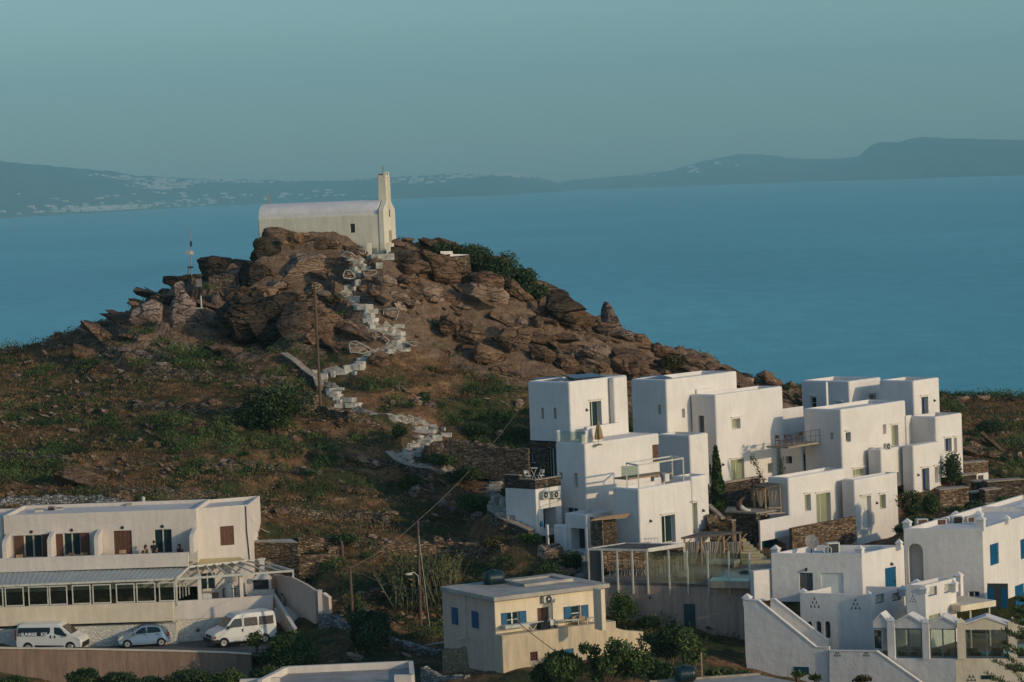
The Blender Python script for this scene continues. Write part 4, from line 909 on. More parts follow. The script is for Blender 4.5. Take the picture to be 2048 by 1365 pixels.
for (fk, x0, y0, x1, y1) in (('r', 1003, 1226, 1013.5, 1257), ('r', 1038.5, 1222, 1052, 1253), ('r', 1128, 1213.5, 1141.5, 1244), ('r', 1163, 1210, 1176, 1239.5), ('l', 905, 1215.5, 916.5, 1249), ('l', 945, 1223, 957.5, 1256)):
    shutter(ct, CB[fk], x0, y0, x1, y1)
sd = mat('taupe_side_shade', (.5, .4, .33))
mb = MB(); FL = CB['l']; FL.boxmb(mb, .0, -(CB['C'].z-CB['z0']), CB['Ll'], -.02, .004, .012); mb.build('side_render', TAUPE, ct)  # coat over the cream wall, this side's shade painted into its colour
for q in ((905, 1215.5, 916.5, 1249), (945, 1223, 957.5, 1256)):
    pass
EW = block(ct, 1201.5, 1180, 187.4, 1186, 1209.5, a=30, aL=30, bot=1262, m=CREAM, bev=.01, par=None)
block(ct, 987.5, 1195.5, 187.7, 880.5, 1219.5, a=30, zb=P(987.5, 1203.5, 187.7).z, m=ROOFC, bev=.03, par=None, name='roof_slab')
U = block(ct, 1049, 1169, 192, 1007, 1147, a=30, zb=P(1049, 1178, 192).z-.3, m=ROOFC, bev=.02, par=(.35, .12), name='upper_roof')
CF = CB['r']; ac_unit(CF, 1094, 1197.5, 'old air conditioner with open louvres under the cottage eaves', w_=.85, h_=.42, d0=.02)
mb = MB(); mb.tube([FL.pt(*FL.st(931, 1188), .05), FL.pt(*FL.st(933, 1276), .05)], .04); mb.build('drain_pipe', METW, ct)
mb = MB(); mb.tube([CF.pt(*CF.st(1104, 1205), .03), CF.pt(*CF.st(1105, 1252), .03)], .018); mb.build('cable_conduit', METD, ct)
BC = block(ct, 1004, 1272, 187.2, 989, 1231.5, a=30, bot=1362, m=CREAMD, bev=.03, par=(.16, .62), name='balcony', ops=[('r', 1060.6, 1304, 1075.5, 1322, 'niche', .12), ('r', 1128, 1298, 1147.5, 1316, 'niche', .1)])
f = BC['r']; a0, b0, a1, b1 = f.rect(1060.6, 1304, 1075.5, 1322); mb = MB(); redm = mat('red_window_frame', (.25, .03, .02), rough=.6)
for q in range(4): f.boxmb(mb, a0+(a1-a0-.03)*q/3, b0, a0+(a1-a0-.03)*q/3+.03, b1, -.1, -.05); f.boxmb(mb, a0, b0+(b1-b0-.03)*q/3, a1, b0+(b1-b0-.03)*q/3+.03, -.098, -.052)
wn = mb.build('window', redm, ct); mb = MB(); f.boxmb(mb, a0+.01, b0+.01, a1-.01, b1-.01, -.115, -.1); mb.build('pane', GLASS, wn)
a0, b0, a1, b1 = f.rect(1128, 1298, 1147.5, 1316); mb = MB(); f.boxmb(mb, a0, b0, a1, b1, -.09, -.04); mb.build('hatch', BLUE, ct)
# buttress steps at the right of the cottage
q = [f.st(x, y) for x, y in ((1231.5, 1256), (1252, 1262), (1287, 1264), (1288, 1282), (1302, 1292), (1302, 1370), (1231.5, 1370))]
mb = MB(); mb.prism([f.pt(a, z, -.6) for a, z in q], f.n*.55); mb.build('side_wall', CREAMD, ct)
# rooftop tank
def tank(name, label, c, r_, L_, ang):
    ax = Vector((math.cos(R(ang)), math.sin(R(ang)), 0)); t = thing(name, label, 'water tank', c)
    mb = MB(); prof = [(.05, -L_/2), (r_*.8, -L_/2+.03), (r_, -L_/2+.18)]
    for k in range(1, 8): z = -L_/2+.18+(L_-.36)*k/8; prof += [(r_, z-.03), (r_*1.025, z), (r_, z+.03)]
    prof += [(r_, L_/2-.18), (r_*.8, L_/2-.03), (.05, L_/2)]
    mb.lathe(c+VU*r_, prof, 28, ax); mb.build('tank_body', TANKM, t, smooth=True)
    mb = MB(); mb.lathe(c+VU*r_*1.97, [(.22, 0), (.22, .07), (.18, .09)], 16); mb.build('lid', TANKM, t)
tank('water_tank', 'dark green ribbed water tank lying on the cottage roof', P(988, 1171.5, 194), .49, 1.35, 24)
tank('water_tank', 'dark green water tank on the foreground roof among bushes', P(1371, 1364.5, 176), .48, 1.25, 14)
# balcony furniture
flo = BC['C'].z-.6
wch = proto('balcony_chair', 'wooden chair on the cottage balcony', 'chair', chair_parts, 'chairs on the cottage balcony', m=WOODL)
def onb(px, d): a, _ = CF.st(px, 1250); p = CF.pt(a, 0, d); p.z = flo; return p
tb = proto('balcony_table', 'long table with white cloth edge on the cottage balcony', 'table', table_parts, m=METW, L_=1.7, W_=.6); put(tb, onb(1125, .45)+VU*.25, R(30))
tb2 = proto('ironing_board', 'white topped ironing board on crossed legs on the cottage balcony', 'ironing board', lambda t: None)
mb = MB(); mb.box(-.75, -.16, .98, .75, .16, 1.02); mb.build('board', METW, tb2)
for s in (-1, 1): mb = MB(); mb.beam((-.4*s, 0, 0), (.4*s, 0, .98), .04); mb.build('leg', METW, tb2)
put(tb2, onb(1058, .5)+VU*.1, R(30))
for x in (1146, 1154): put(wch, onb(x, .5)+VU*.25, R(60 if x == 1146 else 200))
pl = proto('white_stool_table', 'small white table at the right end of the cottage balcony', 'table', table_parts, m=METW, L_=.8, W_=.5); put(pl, onb(1173, .5)+VU*.2, R(30))
cx_ = thing('cool_box', 'white cool box on the cottage balcony by the door', 'cool box', onb(1094, .6)); c = org(cx_); mb = MB(); mb.obox(c+VU*.95, CF.u*.2, CF.n*.16, VU*.16); mb.build('body', METW, cx_, bevel=.03); mb = MB(); mb.obox(c+VU*1.13, CF.u*.21, CF.n*.17, VU*.025); mb.build('lid', METW, cx_)
mb = MB(); mb.obox(c+VU*.4, CF.u*.25, CF.n*.2, VU*.39); o = mb.build('cabinet', METD); tag(o, 'low dark cabinet under the cool box on the cottage balcony', 'cabinet')
g = thing('covered_grill', 'dark covered barbecue on the cottage balcony left of the door', 'barbecue', onb(1077, .55)); c = org(g)
mb = MB(); mb.obox(c+VU*.8, CF.u*.35, CF.n*.25, VU*.3); mb.build('cover', mat('black_cover', (.012, .018, .02)), g, bevel=.08); mb = MB(); mb.beam(c+CF.u*.35+VU*1.05, c+CF.u*.65+VU*1.25, .05); mb.build('handle', METW, g)
for s in (-.3, .3): mb = MB(); mb.beam(c+CF.u*s, c+CF.u*s+VU*.5, .05); mb.build('leg', METD, g)
mb = MB(); mb.obox(onb(1024, .45)+VU*1.03, CF.u*.9, CF.n*.25, VU*.1); o = mb.build('covered_bench', mat('pale_tarp', (.5, .5, .46))); tag(o, 'pale sheet covered bench at the left end of the cottage balcony', 'bench')
# ------------------------------------------------------------------ lower right houses with pyramid posts
def pyr(parent, px, ptop, pbot, Y, wpx, a=60, m=WHITE, rise=.32):
    c = P(px, ptop, Y); z1 = c.z; z0 = P(px, pbot, Y).z; hw = wpx*mpp(Y)*.5/1.2; u = Vector((math.cos(R(a)), math.sin(R(a)), 0)); v = Vector((-u.y, u.x, 0)); mb = MB()
    k = z1-rise; mb.obox(Vector((c.x, c.y, (z0+k)/2)), u*hw, v*hw, VU*(k-z0)/2)
    e = hw*1.22; q = [Vector((c.x, c.y, k))+u*e*s+v*e*w_ for s, w_ in ((-1, -1), (1, -1), (1, 1), (-1, 1))]
    mb.hexa(q, [p+VU*.06 for p in q]); q2 = [p+VU*.063 for p in q]; top = Vector((c.x, c.y, z1)); tq = [top+(p-top)*.06 for p in q2]
    for t_ in tq: t_.z = z1
    mb.hexa(q2, tq); return mb.build('corner_post', m, parent)
h6 = thing('terrace_house', 'white house with blue door, outside stair and pyramid topped posts', 'house', P(1650, 1320, 192))
U6 = block(h6, 1723.3, 1108, 196, 1541.5, 1808, a=48, aL=71, bot=1205, m=WHITE2, bev=.03, par=(.25, .35), ops=[('l', 1599, 1146, 1626, 1192, 'leaf_g', .12), ('l', 1642, 1146.5, 1687, 1186.6, 'leaf_roll', .1), ('r', 1770.5, 1135, 1792.5, 1192, 'leaf_b', .08)])
M6 = block(h6, 1743, 1190, 192.3, 1599, 1811, a=48, aL=64, bot=1312, m=WHITE2, bev=.03, par=(.2, .85), ops=[('l', 1618, 1196, 1640, 1216, 'trio', .25), ('l', 1700, 1198, 1722, 1219, 'trio', .25),
  ('l', 1614, 1243, 1624.5, 1275, 'arch', .5), ('l', 1632, 1243, 1642.8, 1276, 'arch', .5), ('l', 1649.5, 1243, 1660.7, 1277, 'arch', .5), ('r', 1751, 1189, 1769, 1207, 'niche', .25), ('r', 1784, 1186, 1802, 1202, 'niche', .25)])
for x0, x1 in ((1614, 1624.5), (1632, 1642.8), (1649.5, 1660.7)):
    a0, b0, a1, b1 = M6['l'].rect(x0, 1243, x1, 1276); mb = MB(); M6['l'].boxmb(mb, a0-.05, b0-.05, a1+.05, b1+.05, -.32, -.3); o = mb.build('pane', GLASS, h6)
def railing(parent, f, x0, y0, x1, y1, d=-.12, m=BLUE):
    a0, b0, a1, b1 = f.rect(x0, y0, x1, y1); mb = MB(); f.boxmb(mb, a0, b0, a1, b0+.05, d-.03, d); f.boxmb(mb, a0, b1-.05, a1, b1, d-.03, d); f.boxmb(mb, a0, b0, a0+.04, b1, d-.032, d+.002); f.boxmb(mb, a1-.04, b0, a1, b1, d-.032, d+.002)
    o = mb.build('railing', m, parent); mb = MB(); n = 2
    for i in range(n):
        ca = a0+(a1-a0)*(i+.5)/n; cz = (b0+b1)/2; rx = (a1-a0)/n*.42; rz_ = (b1-b0)*.38
        mb.tube([f.pt(ca+rx*math.copysign(abs(math.cos(t))**.5, math.cos(t)), cz+rz_*math.copysign(abs(math.sin(t))**.5, math.sin(t)), d-.01) for t in [2*math.pi*k/16 for k in range(16)]], .014, closed=True)
        mb.tube([f.pt(ca+rx*.45*math.cos(t), cz+rz_*.45*math.sin(t), d-.01) for t in [2*math.pi*k/10 for k in range(10)]], .014, closed=True)
        for s in (-1, 1): mb.beam(f.pt(ca-rx, cz+rz_*s, d-.01), f.pt(ca+rx, cz-rz_*s, d-.01), .016)
    mb.build('scrollwork', METW if m is BLUE else m, o)
railing(h6, M6['r'], 1752, 1189.5, 1768.5, 1207); railing(h6, M6['r'], 1785, 1186.5, 1801.5, 1202)
for x, t_, b_, Y, w_ in ((1551, 1090, 1112, 201.5, 17), (1719, 1090, 1114, 196.3, 17), (1798, 1078, 1100, 199, 13), (1606, 1177, 1200, 196.0, 20), (1737, 1182, 1200, 192.8, 13), (1806, 1170, 1192, 194.6, 17)): pyr(h6, x, t_, b_, Y, w_)
lamp(h6, U6['l'], 1613, 1139); lamp(h6, U6['r'], 1782, 1128)
W6 = block(h6, 1507, 1143, 197.5, 1499.5, 1552, a=30, bot=1205, m=WHITE2, bev=.03, par=None)
# outside staircase
v6 = Vector((-math.sin(R(66)), math.cos(R(66)), 0)); C6 = P(1658, 1297, 189.5); F6 = Face(C6, v6, (-math.cos(R(66)), -math.sin(R(66)), 0))
st6 = thing('outside_stair', 'outside stair with sloping white parapets at the lower right', 'stairs', P(1580, 1330, 190))
panel(st6, 'outer_wall', WHITE2, F6, [(1487, 1200), (1517, 1203), (1631, 1296), (1658, 1296), (1658, 1400), (1500, 1400), (1491, 1310)], .22)
mb = MB()
for a, b_ in (((1487, 1199), (1518, 1202)), ((1517, 1202), (1632, 1295)), ((1631, 1295), (1658, 1295))):
    p, q = F6.pt(*F6.st(*a), -.11), F6.pt(*F6.st(*b_), -.11); mb.beam(p, q, .3, .07)
mb.build('coping', WHITE, st6)
Cb = C6-F6.n*1.35; Fb = Face(Cb, v6, F6.n)
panel(st6, 'inner_wall', WHITE2, Fb, [(1541, 1199), (1549, 1200), (1656, 1284), (1656, 1400), (1541, 1400)], .2)
mb = MB()
for a, b_ in (((1541, 1198), (1550, 1199)), ((1549, 1199), (1657, 1283))): p, q = Fb.pt(*Fb.st(*a), -.1), Fb.pt(*Fb.st(*b_), -.1); mb.beam(p, q, .27, .07)
mb.build('coping', WHITE, st6)
a_hi, z_hi = F6.st(1517, 1212); a_lo, z_lo = F6.st(1631, 1306)
for k in range(14):
    t_ = k/14; a = a_hi+(a_lo-a_hi)*(t_+.5/14); z = z_hi-.35+(z_lo-z_hi)*t_; L_ = abs(a_lo-a_hi)/14; mb = MB(); F6.boxmb(mb, a-L_/2, z-.8, a+L_/2-.003, z, -1.33, -.23); mb.build('step', WHITE, st6)
pyr(st6, 1494, 1187, 1212, 193.5, 17)
a0, b0, a1, b1 = F6.rect(1588, 1334, 1618, 1349); mb = MB(); F6.boxmb(mb, a0, b0, a1, b1, .0, .03); mb.build('vent_window', TEALD, st6)
w7 = thing('garden_wall', 'low white wall with sloping coping in the bottom right foreground', 'wall', P(1700, 1365, 189)); F7 = Face(P(1658, 1302, 189.2), v6, F6.n)
F7 = Face(P(1659, 1302, 189.3), -v6, F6.n)
panel(w7, 'wall', WHITE2, F7, [(1659, 1303), (1753, 1304), (1850, 1372), (1850, 1420), (1659, 1420)], .25)
mb = MB()
for a, b_ in (((1659, 1302), (1754, 1303)), ((1753, 1303), (1850, 1371))): p, q = F7.pt(*F7.st(*a), -.12), F7.pt(*F7.st(*b_), -.12); mb.beam(p, q, .32, .07)
mb.build('coping', WHITE, w7)
for x in (1675, 1733):
    for dx, dy in ((-5, 0), (0, 0), (5, 0), (-2.5, -5), (2.5, -5)):
        a, z = F7.st(x+dx, 1313+dy); mb = MB(); mb.prism([F7.pt(a-.07, z, .0), F7.pt(a+.07, z, .0), F7.pt(a, z+.13, .0)], F7.n*.012); mb.build('pierced_vent', GREYD, w7)
# roof clutter: satellite dish, ring, unit
dz = thing('satellite_dish', 'large grey mesh satellite dish on the terrace house roof', 'satellite dish', P(1623, 1108, 199)); c = P(1623, 1084, 199); ax = Vector((.25, -.9, .35)).normalized()
mb = MB(); mb.lathe(c, [(.02, -.12), (.28, -.07), (.46, .02), (.5, .06), (.47, .05), (.28, -.05), (.02, -.10)], 28, ax); mb.build('reflector', mat('grey_mesh_dish', (.22, .2, .19), rough=.6), dz, smooth=True)
mb = MB(); mb.beam(org(dz)-VU*.4, c-ax*.1, .07); mb.build('mast', METD, dz); mb = MB(); mb.tube([c-VU*.4, c+ax*.45], .02); mb.tube([c+Vector((.3, 0, .2)), c+ax*.45], .015); mb.build('feed_arm', METW, dz)
c = P(1655, 1101, 198.5); mb = MB(); mb.tube([c+Vector((.27*math.cos(t), .05*math.sin(t), .27*math.sin(t))) for t in [2*math.pi*k/20 for k in range(20)]], .035, closed=True); o = mb.build('hose_coil', METW); tag(o, 'pale coiled hose standing on the terrace house roof', 'hose')
c = P(1665, 1096, 200); t = thing('roof_cooler', 'dark louvred cooling unit behind the coiled hose', 'cooling unit', c-VU*.4); mb = MB(); mb.obox(c, (.42, .1, 0), (-.06, .3, 0), (0, 0, .38)); mb.build('casing', METW, t, bevel=.02); mb = MB(); mb.obox(c+Vector((.05, -.32, 0)), (.34, .08, 0), (0, .012, 0), (0, 0, .3)); mb.build('louvre', METD, t)
# upper right house
h7 = thing('terrace_house', 'white house at the right edge with arched niche and blue shutters', 'house', P(1965, 1300, 195))
U7 = block(h7, 1965, 1057.5, 200, 1806.6, 2110, a=58, aL=72, bot=1215, m=WHITE2, bev=.03, par=(.25, .35), ops=[('l', 1817, 1087.5, 1846.6, 1166, 'arch', .9), ('r', 1980, 1087.5, 1997.5, 1130, 'leaf_b', .08), ('r', 2041, 1078, 2054, 1118, 'leaf_b', .08), ('l', 1937, 1183, 1959.5, 1195, 'win', .1)])
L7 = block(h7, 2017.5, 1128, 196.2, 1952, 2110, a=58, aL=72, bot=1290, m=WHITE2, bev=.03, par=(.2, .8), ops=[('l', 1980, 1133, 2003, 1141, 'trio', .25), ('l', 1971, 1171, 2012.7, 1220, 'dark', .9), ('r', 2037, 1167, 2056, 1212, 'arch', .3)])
a0, b0, a1, b1 = L7['l'].rect(1972, 1176, 2012, 1219)
for s0, s1 in ((0, .3), (.68, 1)):
    mb = MB(); L7['l'].boxmb(mb, a0+(a1-a0)*s0, b0, a0+(a1-a0)*s1, b1-.1, -.6, -.55); mb.build('shutter', BLUE, h7)
a0, b0, a1, b1 = L7['r'].rect(2038, 1170, 2055, 1212); mb = MB(); L7['r'].boxmb(mb, a0, b0, a1, b1, -.28, -.25); mb.build('door', BLUE, h7)
for x, t_, b_, Y, w_ in ((1814, 1037, 1058, 205, 17), (1911, 1022, 1040, 210, 18), (1957, 1021, 1055, 205.5, 18), (1961.5, 1031, 1062, 200.3, 18), (2012, 1030, 1048, 203.5, 16), (2046, 1006, 1022, 212, 18)): pyr(h7, x, t_, b_, Y, w_, 65, WHITE)
Cback = P(1953, 1040, 211); block(h7, 1953, 1037, 211, 1880, 2110, a=58, aL=72, bot=1075, m=WHITE, bev=.02, par=(.25, .3))
for k_, x in enumerate((1843, 1880, 1913, 1943)):
    c = P(x, 1046-(x > 1900)*5, 206+k_*.4); t = thing('roof_unit', ['leftmost', 'second', 'third', 'rightmost'][k_]+' brown louvred box on the roof with pyramid posts', 'roof unit', c-VU*.4)
    mb = MB(); mb.obox(c, (.4, .08, 0), (-.05, .3, 0), (0, 0, .28)); mb.build('casing', METW, t); mb = MB(); mb.obox(c+Vector((.07, -.32, 0)), (.3, .06, 0), (0, .02, 0), (0, 0, .24)); mb.build('louvre', WOODB, t)
# balcony block in front
b7 = thing('balcony_block', 'white balcony block with blue scroll railings and pyramid posts', 'balcony', P(1850, 1260, 190))
Q7 = block(b7, 1850, 1171, 190, 1811, 1912, a=50, aL=66, bot=1300, m=WHITE2, bev=.03, par=(.18, .7), ops=[('l', 1818, 1188, 1833, 1205, 'trio', .2), ('r', 1856, 1174, 1874, 1192, 'niche', .22), ('r', 1888, 1168, 1905, 1186, 'niche', .22), ('r', 1858, 1229, 1881, 1250, 'winc', .15), ('r', 1886, 1226, 1898, 1240, 'win', .15)])
railing(b7, Q7['r'], 1856.5, 1174, 1873.5, 1192); railing(b7, Q7['r'], 1888.5, 1168, 1904.5, 1186)
for x, t_, b_, Y, w_ in ((1833, 1158, 1176, 193, 20), (1848, 1170, 1186, 190.2, 18), (1906, 1159, 1184, 192.6, 19), (1916, 1143, 1192, 195, 18)): pyr(b7, x, t_, b_, Y, w_)
C_ = P(1870, 1166, 196); block(b7, 1872, 1166, 195, 1829, 1912, a=50, aL=66, bot=1190, m=WHITE, bev=.02, par=None)
cv = thing('flat_canopy', 'flat pale canopy roof on thin posts beside the balcony block', 'canopy', P(1950, 1250, 192))
K = block(cv, 1921, 1212, 191.5, 1916, 1992, a=35, Ld=3.5, bot=1224, m=CREAM, bev=.02, par=None, name='roof')
for x, Y in ((1940, 192.4), (1978, 193.6)): c = P(x, 1212, Y); mb = MB(); mb.cyl((c.x, c.y, -33), (c.x, c.y, c.z), .07, .07, 8); mb.build('post', METW, cv)
# glazed porch with little gables
pc = thing('glazed_porch', 'row of large windows under small gables above the bottom right garden', 'porch', P(1900, 1365, 187))
C8 = P(1912, 1320, 186.5)
vL = Vector((-math.sin(R(67)), math.cos(R(67)), 0)); FLp = Face(C8, -vL, (-math.cos(R(67)), -math.sin(R(67)), 0))
uR = Vector((math.cos(R(-12)), math.sin(R(-12)), 0)); FRp = Face(C8, uR, (math.sin(R(-12)), -math.cos(R(-12)), 0))
def porchwall(f, pts, name, m, th=.3): return panel(pc, name, m, f, pts, th)
porchwall(FLp, [(1776, 1317), (1912, 1318), (1912, 1420), (1776, 1420)], 'lower_wall', WHITE2)
porchwall(FRp, [(1912, 1318), (2100, 1318), (2100, 1420), (1912, 1420)], 'lower_wall', CREAM)
for f, x0, x1, yt, yb, m in ((FLp, 1746, 1777, 1231, 1256, WHITE2), (FLp, 1787, 1845, 1233, 1257, WHITE2), (FLp, 1856, 1912, 1236, 1258, WHITE2), (FRp, 1927, 2016, 1237, 1260, CREAM), (FRp, 2031, 2100, 1240, 1262, CREAM)):
    xm = (x0+x1)/2; g_ = thing('x', None, None) if False else None
    q = [f.st(*p) for p in ((x0, yb-8), (x0, yb), (x1, yb), (x1, yb-8), (xm, yt))]; mb = MB(); mb.prism([f.pt(a, z, .0) for a, z in q], -f.n*.25); gb_ = mb.build('gable', m, pc)
    mb = MB(); A1, A2, A3 = [f.pt(*f.st(*p), .06) for p in ((x0, yb-9), (xm, yt-1), (x1, yb-9))]; mb.prism([A1, A2, A2+VU*.12, A1+VU*.12], -f.n*1.3); mb.prism([A2, A3, A3+VU*.12, A2+VU*.12], -f.n*1.3); mb.build('gable_roof', WHITE, pc)
for f, x, yt, w_, m in ((FLp, 1781, 1233, 15, WHITE2), (FLp, 1850.5, 1236, 14, WHITE2), (FRp, 1921, 1237, 16, CREAM), (FRp, 2024, 1235, 16, CREAM)):
    a, zt = f.st(x, yt); _, zb_ = f.st(x, 1319); hw = w_*mpp(187)/2; mb = MB(); f.boxmb(mb, a-hw, zb_, a+hw, zt-.3, -.32, .08); mb.build('pillar', m, pc)
    p = f.pt(a, 0, -.12); q = [Vector((p.x, p.y, C8.z+zt-.3))+f.u*s*hw*1.15+f.n*w2*.24 for s, w2 in ((-1, -1), (1, -1), (1, 1), (-1, 1))]; tp_ = Vector((p.x, p.y, C8.z+zt)); tq = [tp_+(z_-tp_)*.06 for z_ in q]
    for z_ in tq: z_.z = tp_.z
    mb = MB(); mb.hexa(q, tq); mb.build('pillar_cap', m, pc)
TRIM = mat('grey_blue_aluminium', (.11, .15, .16), rough=.45)
for f, x0, x1 in ((FLp, 1790, 1843), (FLp, 1858.5, 1911), (FRp, 1931, 2015), (FRp, 2032, 2100)):
    a0, b0, a1, b1 = f.rect(x0, 1258, x1, 1316); mb = MB(); t_ = .07
    f.boxmb(mb, a0, b0, a0+t_, b1, -.2, -.12); f.boxmb(mb, a1-t_, b0, a1, b1, -.2, -.12); f.boxmb(mb, a0+t_, b1-t_, a1-t_, b1, -.2, -.12); f.boxmb(mb, a0+t_, b0, a1-t_, b0+t_, -.2, -.12); f.boxmb(mb, (a0+a1)/2-.04, b0+t_, (a0+a1)/2+.04, b1-t_, -.198, -.122)
    wn = mb.build('window', TRIM, pc); mb = MB(); f.boxmb(mb, a0+.04, b0+.04, a1-.04, b1-.04, -.17, -.155); mb.build('pane', CGLASS, wn)
mb = MB(); f = FRp
for (x, y, w_, h_) in ((1975, 1355, 27, 8),): a0, b0, a1, b1 = f.rect(x-13, y-4, x+13, y+4); f.boxmb(mb, a0, b0, a1, b1, .0, .02)
mb.build('low_window', GLASS, pc)
for dx, dy in ((-7, 0), (0, 0), (7, 0), (-3.5, -7), (3.5, -7)):
    a, z = f.st(1943+dx, 1363+dy); mb = MB(); mb.prism([f.pt(a-.1, z, 0), f.pt(a+.1, z, 0), f.pt(a, z+.2, 0)], f.n*.012); mb.build('pierced_vent', GREYD, pc)
# side door leaf of the porch
mb = MB(); p0, p1 = P(1747, 1258, 189.6), P(1765, 1300, 189.0); mb.beam(Vector((p0.x, p0.y, p0.z)), Vector((p0.x, p0.y, p1.z)), .08); mb.beam(Vector((p1.x, p1.y, p0.z)), Vector((p1.x, p1.y, p1.z)), .08); mb.beam(p0, Vector((p1.x, p1.y, p0.z)), .08); mb.beam(Vector((p0.x, p0.y, p1.z)), p1, .08)
dd = mb.build('side_door', FRAMEW, pc); mb = MB(); mb.prism([Vector((p0.x, p0.y+.02, p1.z)), Vector((p1.x, p1.y+.02, p1.z)), Vector((p1.x, p1.y+.02, p0.z)), Vector((p0.x, p0.y+.02, p0.z))], (0, .03, 0)); mb.build('pane', GLASS, dd)
# terrace behind the porch: floor, back walls, loungers, pool, planters
ZP = P(1900, 1318, 187).z-.35
ft = thing('pool_courtyard', 'tiled courtyard with a turquoise pool seen through the porch windows', 'courtyard', P(1930, 1318, 190)); fz = [P(1740, 1318, 189), P(1912, 1322, 186.9), P(2110, 1322, 184.8), P(2130, 1310, 204), P(1760, 1310, 204)]
mb = MB(); mb.prism([Vector((p.x, p.y, ZP-.3)) for p in fz], (0, 0, .3)); mb.build('floor', mat('terracotta_paving', (.30, .22, .17), var=.2, scale=2), ft)
pwm = mat('turquoise_pool', (.03, .42, .55), rough=.15, var=.1, bump=0); q = [PZ(x, y, ZP+.45) for x, y in ((1955, 1308), (2120, 1296), (2120, 1275), (2030, 1287), (2000, 1303))]
q = [PZ(1952, 1309, ZP+.3), PZ(2120, 1309, ZP+.3), PZ(2120, 1286, ZP+.3), PZ(2035, 1290, ZP+.3), PZ(1990, 1303, ZP+.3)]
mb = MB(); mb.prism(q, (0, 0, .03)); mb.build('pool_water', pwm, ft)
lg = thing('sun_lounger', 'dark sun lounger behind the porch glass', 'sun lounger', (0, 0, 0), 'loungers behind the porch glass'); dk = mat('dark_green_sling', (.008, .035, .04), rough=.7)
mb = MB(); mb.box(-.32, -1., .30, .32, .35, .38); mb.build('seat', dk, lg); mb = MB(); mb.hexa([(-.32, .35, .30), (.32, .35, .30), (.32, 1.0, .78), (-.32, 1.0, .78)], [(-.32, .33, .37), (.32, .33, .37), (.32, .97, .85), (-.32, .97, .85)]); mb.build('backrest', dk, lg)
for x in (-.3, .3):
    for y in (-.9, .5): mb = MB(); mb.beam((x, y, 0), (x, y, .3), .05); mb.build('leg', METW, lg)
for k_, (x, y, Y) in enumerate(((1943, 1290, 196), (1960, 1284, 197.5), (1977, 1279, 199))):
    o = put(lg, P(x+8, y+5, Y), R(68), label=['dark sun lounger behind the porch glass, leftmost of three', 'dark sun lounger behind the porch glass, middle of three', 'dark sun lounger behind the porch glass, rightmost of three'][k_]); o.location.z = ZP+.25
mb = MB(); q = [P(1935, 1300, 199), P(2040, 1300, 199)]
mb.prism([Vector((P(1925, 1300, 195).x, 195, ZP)), Vector((P(2030, 1300, 195).x, 194, ZP)), Vector((P(2050, 1300, 202).x, 202, ZP)), Vector((P(1930, 1300, 202).x, 202, ZP))], (0, 0, .25)); mb.build('sunbathing_step', COPE, ft)
wc = proto('wicker_armchair', 'grey wicker armchair behind the porch glass', 'armchair', lambda t: None)
wk = mat('grey_wicker', (.2, .17, .14), var=.2, scale=8)
mb = MB(); mb.box(-.38, -.35, .1, .38, .35, .42); mb.build('seat', wk, wc, bevel=.04); mb = MB(); mb.box(-.38, .22, .42, .38, .36, .85); mb.build('backrest', wk, wc, bevel=.04)
for x in (-.36, .36): mb = MB(); mb.box(x-.06, -.34, .3, x+.06, .25, .62); mb.build('armrest', wk, wc, bevel=.03)
for k_, (x, rz, d) in enumerate(((1805, 30, 1.4), (1828, -40, 1.5), (1873, 20, 1.3), (1902, 190, 1.5), (1947, 10, 1.2), (1993, -20, 1.2))):
    c = P(x, 1300, (FLp if x < 1912 else FRp).pt((FLp if x < 1912 else FRp).st(x, 1300)[0], 0).y+d); c.z = ZP
    put(wc, c, R(rz), label='grey wicker armchair behind the '+['left gabled window, left chair', 'left gabled window, right chair', 'middle gabled window, left chair', 'middle gabled window, right chair', 'wide right gabled window, left chair', 'wide right gabled window, right chair'][k_])
for k_, x in enumerate((1817, 1890)):
    c = P(x, 1300, FLp.pt(FLp.st(x, 1300)[0], 0).y+1.6); c.z = ZP; o = proto('coffee_table', 'pale low table behind the '+('left' if k_ == 0 else 'middle')+' gabled window', 'table', table_parts, m=METW, L_=.8, W_=.6, h_=.6); put(o, c, R(20))
# ------------------------------------------------------------------ hotel on the left
ht = thing('hotel', 'long two storey cream white hotel with glazed veranda and brown shutters', 'hotel', P(200, 1300, 212))
ZG = -31.9
CURTW = mat('grey_white_curtain', (.34, .33, .29), rough=.6, var=.35, scale=3, stretch=(8, 8, .3))
HA = block(ht, 6, 1031.5, 214.2, 0, 392, a=-3, aL=-3, Ld=6.5, zb=-28.5, m=PINK, bev=.03, par=(.2, .25), name='upper_wall', ops=[
 ('r', 49, 1070.5, 84.5, 1116, 'fdoor', .15), ('r', 127.5, 1066.5, 161, 1112, 'fdoor', .15), ('r', 228, 1061.5, 264, 1110, 'leaf_br', .08), ('r', 308.5, 1059, 344, 1107, 'fdoor', .15)])
fa = HA['r']
for x0, y0, x1, y1 in ((29, 1071.5, 48.5, 1116), (85, 1068.5, 99, 1114), (108.5, 1068, 127, 1113), (161.5, 1065.5, 179.5, 1111)): shutter(ht, fa, x0, y0, x1, y1, WOODB)
for x, y in ((63, 1064), (143.5, 1060.5), (245, 1055.5), (325, 1053)):
    a, z = fa.st(x, y); mb = MB(); mb.lathe(fa.pt(a, z, 0), [(.11, 0), (.12, .05), (.06, .09)], 14, fa.n); mb.build('wall_lamp', METD, ht)
HL = block(ht, -80, 1038, 214.6, 0, 5.5, a=-3, aL=-3, Ld=6, zb=-28.5, m=PINK, bev=.03, par=(.2, .25), name='upper_wall')
